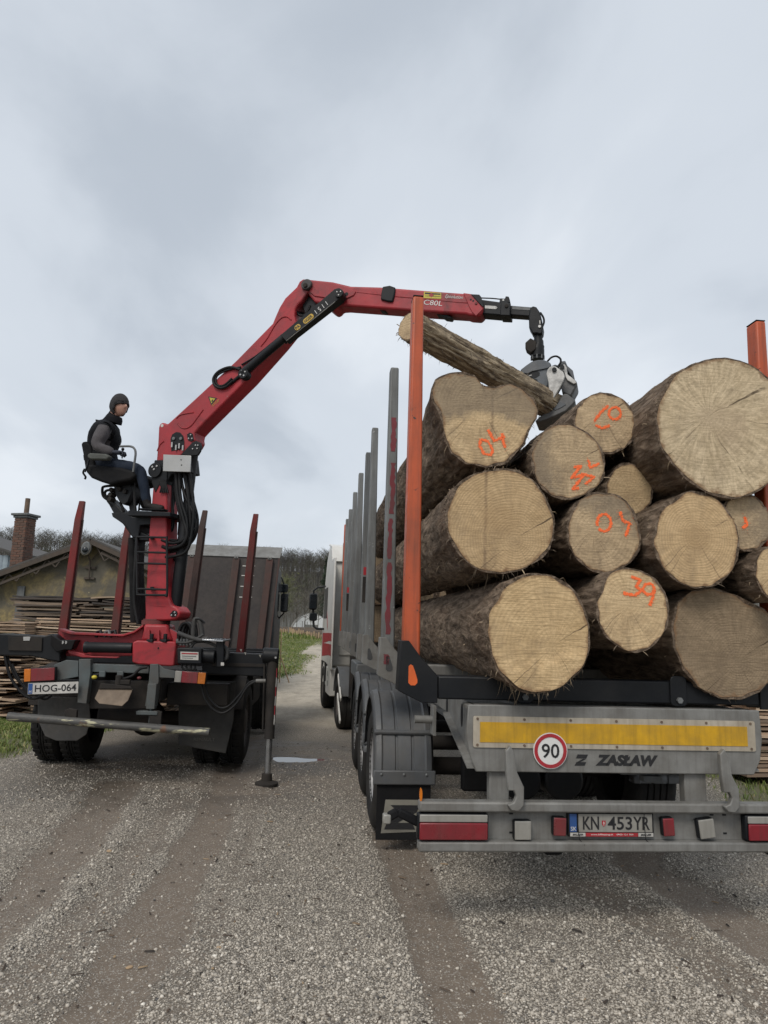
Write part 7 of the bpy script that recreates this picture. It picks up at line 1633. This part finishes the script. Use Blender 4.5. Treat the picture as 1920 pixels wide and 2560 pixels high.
# jib cylinder with its cover
A_, B_ = kp(607, 933, -0.15), kp(714, 842, -0.15); m = MB(); m.tube([A_, A_.lerp(B_, 0.1), B_], [0.048, 0.046, 0.046], 18); m.build('jib_cylinder', MT['black'], crane)
ej = kdisc('cylinder_eye', 607, 933, 12.5, -0.19, -0.10, 'black', None, 24, bolts=4, br=0.006, bevel=0.008)
cov = kslab('cylinder_cover', [(700, 838), (826, 731), (836, 722), (848, 719), (856, 726), (857, 737), (850, 746), (714, 852)], -0.235, -0.12, 'black', bevel=0.008)
kdisc('cover_pin', 847, 732, 10.5, -0.26, -0.235, 'black', cov, 24, bolts=3, br=0.006)
m = MB(); m.tube([kp(712, 856, -0.13), kp(838, 756, -0.13)], 0.024, 12); m.build('cylinder_rod', MT['black'], crane); m = MB(); m.tube([kp(716, 852, -0.235), kp(838, 754, -0.235)], 0.005, 6); m.build('cover_edge', MT['galv'], cov)
dv = kp(826, 740, -0.236) - kp(708, 838, -0.236); ang = math.atan2(dv.z, dv.x)
def badge(px, py, w, h, s_):
    M_ = kmat(px, py, -0.2375, ang); pts = rrect(-w / 2, w / 2, -h / 2, h / 2, h * 0.42)
    m = MB(); m.prism(pts, lambda x, y, d: M_ @ Vector((x, y, d)), -0.001, 0.002); o = m.build('badge', MT['pa_yellow'], cov, smooth=0)
    M2 = M_.copy(); M2.translation = M_.translation + Vector((0, -0.003, 0)); text('badge_letters', s_, MT['ink'], cov, M2, h * 0.62, 0.0008, width=w * 0.78, bold=0.02)
badge(744, 818, 15 * kk * 1.1, 12.5 * kk * 1.1, 'PA'); badge(771, 797, 28 * kk * 1.1, 12.5 * kk * 1.1, 'NGER')
text('white_digits', '1 1 5 1', MT['letter_white'], cov, kmat(803, 769, -0.2375, ang, True), 12 * kk, 0.0008, width=36 * kk)
khose([(600, 924), (575, 918), (548, 928), (534, 945), (536, 962), (550, 970), (566, 966), (582, 952)], 0.016, -0.14); khose([(602, 918), (572, 924), (546, 936), (539, 950), (546, 964), (562, 962), (580, 946)], 0.013, -0.13)
khose([(604, 912), (640, 890), (690, 850), (706, 836)], 0.010, -0.13); khose([(576, 960), (590, 948), (600, 940)], 0.02, -0.125)
for i in range(4): khose([(752, 752 + i * 3), (742 + i * 4, 772 + i * 2), (748 + i * 6, 788), (764 + i * 5, 786), (776, 764 + i * 3)], 0.014, -0.05 + 0.035 * i)
kslab('elbow_black', [(758, 738), (786, 746), (796, 760), (776, 790), (762, 782), (756, 762)], -0.05, 0.07, 'black', bevel=0.006)
tri = kslab('warning_triangle', [(520, 991), (543, 995), (528, 1013)], -0.1175, -0.1152, 'ink', boom, 0.0)
kslab('triangle_field', [(523.5, 993.5), (538, 996.5), (528.3, 1008)], -0.119, -0.1176, 'label_yellow', boom, 0.0); kslab('triangle_symbol', [(528, 1002), (533, 997), (532, 1003), (529, 1005)], -0.1202, -0.1191, 'ink', boom, 0.0)
text('warning_letters', 'STOP', MT['pa_yellow'], boom, kmat(539, 1007, -0.1168, ang), 6 * kk * 1.15, 0.0006, width=20 * kk * 1.15)

# ================================================================== GRAPPLE and the log it holds
GO = kp(1344, 850, 0.0); GW = KF.world(GO)
grapple = thing('log_grapple', 'grey grapple with worn silver tongs hanging from the crane tip', 'grapple', GW, K_YAW)
def gslab(name, pts, y0, y1, mat, parent=None, bevel=0.008):
    P = [(kp(*Z4(*q), y0).x - GO.x, kp(*Z4(*q), y0).z - GO.z) for q in pts]; m = MB(); m.prism(P, lambda x, z, d: (x, d, z), y0, y1); return m.build(name, MT[mat], grapple if parent is None else parent, bevel)
def gp_(x, y, d=0.0): q = kp(*Z4(x, y), d); return Vector((q.x - GO.x, d, q.z - GO.z))
m = MB(); m.tube([gp_(430, 690), gp_(430, 780), gp_(425, 870)], [0.045, 0.040, 0.046], 14); m.build('link', MT['black'], grapple)
rot_ = MB(); rot_.tube([gp_(432, 862), gp_(430, 935), gp_(428, 940), gp_(420, 1000), gp_(417, 1005), gp_(417, 1120), gp_(416, 1125), gp_(416, 1165)], [0.048, 0.052, 0.060, 0.062, 0.066, 0.066, 0.056, 0.056], 24); rt = rot_.build('rotator', MT['black'], grapple)
for a in range(8):
    q = gp_(417, 1140); m = MB(); m.cyl(q + Vector((math.cos(a * 0.785) * 0.062, math.sin(a * 0.785) * 0.062, -0.02)), q + Vector((math.cos(a * 0.785) * 0.062, math.sin(a * 0.785) * 0.062, 0.02)), 0.008, n=6); m.build('bolt', MT['galv_dark'], rt)
gslab('motor_box', [(215, 885), (300, 810), (390, 862), (386, 990), (302, 1055), (215, 990)], -0.075, 0.04, 'grime')
body = gslab('grapple_body', [(130, 1330), (230, 1252), (320, 1190), (420, 1165), (520, 1163), (622, 1210), (640, 1262), (600, 1300), (580, 1400), (596, 1540), (560, 1640), (440, 1640), (400, 1500), (250, 1440), (170, 1400)], -0.09, 0.09, 'grapple_grey', bevel=0.012)
gslab('body_slot', [(258, 1400), (300, 1365), (400, 1350), (450, 1372), (448, 1420), (390, 1460), (320, 1455)], -0.093, -0.0885, 'black', body, 0.0); gslab('slot_gap', [(275, 1420), (325, 1408), (318, 1422), (280, 1432)], -0.0945, -0.0931, 'sticker', body, 0.0)
gslab('body_rib', [(190, 1375), (350, 1300), (560, 1270), (640, 1258), (590, 1300), (470, 1325), (330, 1352), (250, 1395)], -0.105, -0.091, 'grapple_grey', body, 0.004)
tong = [(556, 1390), (578, 1325), (612, 1280), (662, 1262), (720, 1280), (772, 1320), (832, 1362), (858, 1425), (842, 1500), (802, 1580), (742, 1680), (692, 1770), (622, 1850), (562, 1905), (492, 1968), (446, 1968), (440, 1930), (520, 1825), (572, 1720), (598, 1620), (592, 1540), (572, 1450)]
nt_ = gslab('tong', tong, -0.235, -0.205, 'polished', bevel=0.006)
bb = MB(); q = gp_(690, 1335, -0.236); bb.cyl(q, q + Vector((0, -0.018, 0)), 0.022, n=16); bb.build('tong_pin', MT['black'], nt_)
gslab('tong', [(q[0] + 40, q[1] - 20) for q in tong], 0.205, 0.235, 'grapple_grey', bevel=0.006)
ftg = gslab('rear_tong', [(758, 1300), (800, 1248), (858, 1236), (890, 1290), (905, 1400), (960, 1440), (1040, 1500), (1066, 1552), (1048, 1602), (960, 1765), (900, 1742), (815, 1705), (800, 1620), (832, 1540), (872, 1440), (850, 1360), (800, 1340)], -0.10, 0.16, 'polished_dark', bevel=0.02)
gslab('tong_face', [(760, 1300), (800, 1250), (858, 1238), (888, 1290), (902, 1402), (955, 1442), (1036, 1502), (1050, 1545), (1000, 1560), (900, 1500), (868, 1440), (848, 1360), (800, 1340)], -0.125, -0.101, 'polished', ftg, 0.005)
bb = MB(); q = gp_(815, 1292, -0.126); bb.cyl(q, q + Vector((0, -0.02, 0)), 0.022, n=16); bb.build('tong_pin', MT['black'], ftg)
gslab('cylinder_guard', [(700, 1262), (790, 1240), (795, 1190), (865, 1180), (900, 1260), (990, 1340), (1020, 1480), (980, 1470), (940, 1400), (900, 1340), (860, 1240), (800, 1260), (760, 1290)], 0.0, 0.10, 'grapple_grey', bevel=0.008)
claw = gslab('claw', [(370, 2165), (440, 2095), (600, 1985), (680, 1955), (740, 1860), (800, 1760), (840, 1712), (900, 1718), (1034, 1822), (1012, 1872), (880, 2002), (700, 2085), (560, 2145), (440, 2175)], -0.17, 0.17, 'polished_dark', bevel=0.012)
gslab('claw_plate', [(670, 1965), (780, 1840), (880, 1895), (800, 1945), (700, 1990)], -0.176, -0.1705, 'grapple_grey', claw, 0.003)
P = [gp_(575, 1195, -0.05), gp_(640, 1130, -0.05), gp_(720, 1110, -0.05), gp_(785, 1150, -0.05), gp_(790, 1210, -0.05), gp_(755, 1265, -0.05)]; m = MB(); m.tube(smooth_pts(P), 0.010, 8); m.build('hose', MT['hose'], grapple, smooth=60)

A_ = WORLD.at_y(1024, 815, 5.15); B_ = WORLD.at_y(1396, 1024, 6.80); dv = (B_ - A_); Lh = dv.length + 0.12
ez = math.atan2(dv.y, dv.x) - math.pi / 2; ex = math.asin(dv.z / dv.length)
rh = 0.114
make_log('slim half peeled log held slanting in the grapple', A_, lambda a: rh * (1 + 0.05 * noise.noise(Vector((math.cos(a), math.sin(a), 3.3)))), Lh, 'grey', 77, nth=72, nl=70, hair=420, barkmat='peeled', disp=0.012, group='logs loaded on the timber trailer', rot=(ex, 0, ez), taper=1.18, bt=0.008, crook=0.02)

# ================================================================== OPERATOR on the crane seat
PO = kp(252, 1168, 0.0); PW_ = KF.world(PO)
person = thing('person', 'person in dark beanie, grey sleeves and black vest seated on the crane', 'person', PW_, K_YAW)
def pp(px, py, y): q = kp(px, py, y); return Vector((q.x - PO.x, y, q.z - PO.z))
bm = bmesh.new(); lay = bm.verts.layers.skin.verify(); J = {}
def jn(n, p, r, to=None, root=False):
    v = bm.verts.new(p); v[lay].radius = (r, r) if not isinstance(r, tuple) else r; v[lay].use_root = root; J[n] = v
    if to: bm.edges.new((J[to], v))
jn('pelvis', pp(250, 1164, 0), 0.150, None, True); jn('waist', pp(253, 1136, 0), 0.185, 'pelvis'); jn('ribs', pp(258, 1108, 0), 0.190, 'waist'); jn('chest', pp(264, 1082, 0), 0.180, 'ribs'); jn('collar', pp(276, 1058, 0), 0.115, 'chest'); jn('neck', pp(288, 1034, 0), 0.062, 'collar'); jn('skull', pp(295, 1022, 0), 0.066, 'neck')
for s, t_ in ((-1, 'r'), (1, 'l')):
    jn('sh' + t_, pp(262, 1072, s * 0.20), 0.088, 'chest'); jn('ua' + t_, pp(250, 1094, s * 0.265), 0.090, 'sh' + t_); jn('el' + t_, pp(241, 1118, s * 0.28), 0.080, 'ua' + t_); jn('fa' + t_, pp(266, 1127, s * 0.26), 0.072, 'el' + t_); jn('wr' + t_, pp(287, 1131, s * 0.225), 0.038, 'fa' + t_)
    jn('hp' + t_, pp(262, 1166, s * 0.10), 0.100, 'pelvis'); jn('th' + t_, pp(310, 1166, s * 0.14), 0.088, 'hp' + t_); jn('kn' + t_, pp(350 - (s > 0) * 8, 1174, s * 0.165), 0.070, 'th' + t_); jn('ca' + t_, pp(360 - (s > 0) * 8, 1212, s * 0.155), 0.062, 'kn' + t_); jn('an' + t_, pp(367 - (s > 0) * 8, 1252, s * 0.145), 0.052, 'ca' + t_)
    jn('he' + t_, pp(368 - (s > 0) * 8, 1266, s * 0.145), 0.046, 'an' + t_); jn('ft' + t_, pp(392 - (s > 0) * 8, 1269, s * 0.150), 0.040, 'he' + t_); jn('to' + t_, pp(410 - (s > 0) * 8, 1271, s * 0.155), 0.030, 'ft' + t_)
me = bpy.data.meshes.new('body'); bm.to_mesh(me); JP = {k: v.co.copy() for k, v in J.items()}; bm.free()
tmp = bpy.data.objects.new('body_tmp', me); COL.objects.link(tmp)
sk_ = tmp.modifiers.new('skin', 'SKIN'); sk_.use_smooth_shade = True; sd_ = tmp.modifiers.new('sub', 'SUBSURF'); sd_.levels = 2; sd_.render_levels = 2
bpy.context.view_layer.update()
bme2 = bpy.data.meshes.new_from_object(tmp.evaluated_get(bpy.context.evaluated_depsgraph_get())); bpy.data.objects.remove(tmp)
bv = np.array([v.co[:] for v in bme2.vertices]); bf = [tuple(p.vertices) for p in bme2.polygons]
V = [tuple(v) for v in bv]; Fc = list(bf); reg = []
segs = [('pelvis', 'waist', 2), ('waist', 'ribs', 2), ('ribs', 'chest', 2), ('chest', 'collar', 2), ('collar', 'neck', 2), ('neck', 'skull', 0)]
for t_ in 'rl': segs += [('chest', 'sh' + t_, 2), ('sh' + t_, 'ua' + t_, 1), ('ua' + t_, 'el' + t_, 1), ('el' + t_, 'fa' + t_, 1), ('fa' + t_, 'wr' + t_, 1), ('pelvis', 'hp' + t_, 3), ('hp' + t_, 'th' + t_, 3), ('th' + t_, 'kn' + t_, 3), ('kn' + t_, 'ca' + t_, 3), ('ca' + t_, 'an' + t_, 3), ('an' + t_, 'he' + t_, 4), ('he' + t_, 'ft' + t_, 4), ('ft' + t_, 'to' + t_, 4)]
def region(c):
    best, rg = 1e9, 0
    for a, b, r_ in segs:
        p, q = JP[a], JP[b]; d = q - p; u = max(0, min(1, (c - p).dot(d) / d.length_squared)); l = (c - p - d * u).length
        if l < best: best, rg = l, r_
    return rg
for f in bf: reg.append(region(Vector(np.mean(bv[list(f)], 0))))
# cloth folds
for i, v in enumerate(V):
    p = Vector(v); n_ = noise.noise(p * 13) * 0.010 + noise.noise(p * 26) * 0.005; V[i] = tuple(p + Vector((noise.noise(p * 11 + Vector((5, 0, 0))), noise.noise(p * 11 + Vector((0, 5, 0))), n_ * 60)) * 0.013)
# head with face: looks along +x, turned slightly to the camera
hc = pp(300, 1017, -0.005); HS = MB(); HS.ball((0, 0, 0), 1.0, 28, 20)
yaw_h = Matrix.Rotation(R(-12), 3, 'Z')
def face_shape(v):
    x, y, z = v; X = x * 0.098; Y = y * 0.076; Zz = z * 0.118
    if x > 0:                                         # front of the head
        X *= 1.0 - 0.10 * max(0, z - 0.2)
        X += 0.030 * math.exp(-((z + 0.10) / 0.13) ** 2 - (y / 0.16) ** 2) + 0.012 * math.exp(-((z - 0.12) / 0.2) ** 2 - (y / 0.14) ** 2)      # nose
        X += 0.008 * math.exp(-((z - 0.30) / 0.10) ** 2 - (y / 0.5) ** 2)                                                                # brow
        X -= 0.010 * math.exp(-((z - 0.14) / 0.09) ** 2 - ((abs(y) - 0.36) / 0.16) ** 2)                                               # eye sockets
        X += 0.007 * math.exp(-((z + 0.42) / 0.07) ** 2 - (y / 0.26) ** 2) - 0.006 * math.exp(-((z + 0.475) / 0.03) ** 2 - (y / 0.3) ** 2) + 0.006 * math.exp(-((z + 0.54) / 0.06) ** 2 - (y / 0.24) ** 2)  # lips
        X += 0.014 * math.exp(-((z + 0.80) / 0.16) ** 2 - (y / 0.3) ** 2)                                                                # chin
    if z < -0.3: Y *= 1 - 0.28 * (-0.3 - z); X *= 0.98 if x > 0 else 0.85
    return yaw_h @ Vector((X, Y, Zz))
n0 = len(V); V += [tuple(face_shape(v) + hc) for v in HS.v]; Fc += [tuple(i + n0 for i in f) for f in HS.f]; reg += [0] * len(HS.f)
for s in (-1, 1):                                     # ears
    e = MB(); e.ball((0, 0, 0), 0.03, 10, 8, (0.6, 0.3, 1)); n0 = len(V); V += [tuple(yaw_h @ (Vector(v) + Vector((-0.012, s * 0.076, -0.005))) + hc) for v in e.v]; Fc += [tuple(i + n0 for i in f) for f in e.f]; reg += [0] * len(e.f)
# gloved hands: palm, four fingers and a thumb closing on the levers
def hand(w, s):
    global V, Fc, reg
    h = MB(); d = Vector((1, 0, -0.10)).normalized()
    h.tube([w - d * 0.02, w + d * 0.03, w + d * 0.075, w + d * 0.10], [0.036, 0.042, 0.043, 0.034], 10, flat=0.62)
    for k in range(4):
        b = w + d * 0.095 + Vector((0, (k - 1.5) * 0.021, 0.006)); L = (0.034, 0.040, 0.038, 0.030)[k]
        h.tube([b - d * 0.01, b + d * L, b + d * (L + 0.012) + Vector((0, 0, -0.026)), b + d * (L - 0.014) + Vector((0, 0, -0.05))], [0.0105, 0.0105, 0.0095, 0.008], 7)
    tb = w + d * 0.04 + Vector((0, -s * 0.038, 0.0)); h.tube([tb, tb + Vector((0.025, -s * 0.016, -0.012)), tb + Vector((0.058, -s * 0.006, -0.028))], [0.014, 0.012, 0.009], 7)
    n0 = len(V); V += h.v; Fc += [tuple(i + n0 for i in f) for f in h.f]; reg += [5] * len(h.f)
hand(JP['wrr'], -1); hand(JP['wrl'], 1)
me = bpy.data.meshes.new('body'); me.from_pydata(V, [], Fc); me.update()
for k in ('skin', 'sleeve', 'vest', 'jeans', 'boot', 'glove'): me.materials.append(MT[k])
me.polygons.foreach_set('material_index', reg)
bo = link_mesh('body', me, None, person, smooth=70)
# eyes
for s in (-1, 1):
    m = MB(); m.ball(hc + yaw_h @ Vector((0.083, s * 0.028, 0.017)), 0.010, 8, 6); m.build('eye', MT['ink'], person)
    m = MB(); m.tube([hc + yaw_h @ Vector((0.090, s * 0.016, 0.034)), hc + yaw_h @ Vector((0.088, s * 0.040, 0.036))], 0.005, 5); m.build('eyebrow', MT['hair'], person)
# knitted beanie that covers ears and nape
m = MB(); m.ball((0, 0, 0), 1.0, 30, 20); bv2 = []; keepf = []
for v in m.v:
    x, y, z = v; p = Vector((x * 0.114 - 0.012, y * 0.094, z * 0.132 + 0.012)); p.z += 0.012 * max(0, z) ; p += Vector((noise.noise(p * 30), noise.noise(p * 30 + Vector((3, 0, 0))), 0)) * 0.004; bv2.append(p)
lim = lambda p: p.z > (0.026 if p.x > 0.055 else (0.026 - (0.055 - p.x) * 2.2)) and p.z > -0.10
fs = [f for f in m.f if all(lim(bv2[i]) for i in f)]
used = sorted({i for f in fs for i in f}); mp_ = {o: i for i, o in enumerate(used)}
b2 = MB(); b2.v = [tuple(yaw_h @ bv2[i] + hc) for i in used]; b2.f = [tuple(mp_[i] for i in f) for f in fs]; bn = b2.build('beanie', MT['beanie'], person, smooth=70); so_ = bn.modifiers.new('thick', 'SOLIDIFY'); so_.thickness = 0.012; so_.offset = 1
m = MB(); m.tube([hc + yaw_h @ Vector((0.100 * math.cos(a) - 0.004, 0.088 * math.sin(a), 0.040 - 0.052 * (1 - math.cos(a)) * 0.62)) for a in np.linspace(-2.5, 2.5, 28)], 0.016, 8, flat=1.5); m.build('beanie_cuff', MT['beanie'], bn)
# collar and vest hem
m = MB(); cc = pp(285, 1047, 0); m.lathe([(0.105, -0.05), (0.102, 0.0), (0.088, 0.035), (0.078, 0.038), (0.074, 0.0)], cc, (0.25, 0, 1), 22); cl_ = m.build('vest_collar', MT['vest'], person, smooth=70)
m = MB(); m.lathe([(0.178, -0.05), (0.190, 0.0), (0.172, 0.06)], pp(251, 1146, 0), (0.05, 0, 1), 26); m.v = [(v[0] * 1.0 + 0.01, v[1] * 1.12, v[2]) for v in m.v]; m.build('vest_hem', MT['vest'], person, smooth=70)
for s in (-1, 1):
    m = MB(); m.lathe([(0.104, -0.025), (0.116, 0.0), (0.106, 0.026)], JP['sh' + ('r' if s < 0 else 'l')] + Vector((0.012, -s * 0.035, -0.005)), (-0.1, s * 1.0, -0.5), 18); m.build('vest_armhole', MT['vest'], person, smooth=70)
    m = MB(); a_ = JP['he' + ('r' if s < 0 else 'l')]; b_ = JP['to' + ('r' if s < 0 else 'l')]; m.bar(a_ + Vector((-0.05, 0, -0.035)), b_ + Vector((0.03, 0, -0.022)), 0.085, 0.022); m.build('boot_sole', MT['black_soft'], person, 0.008)
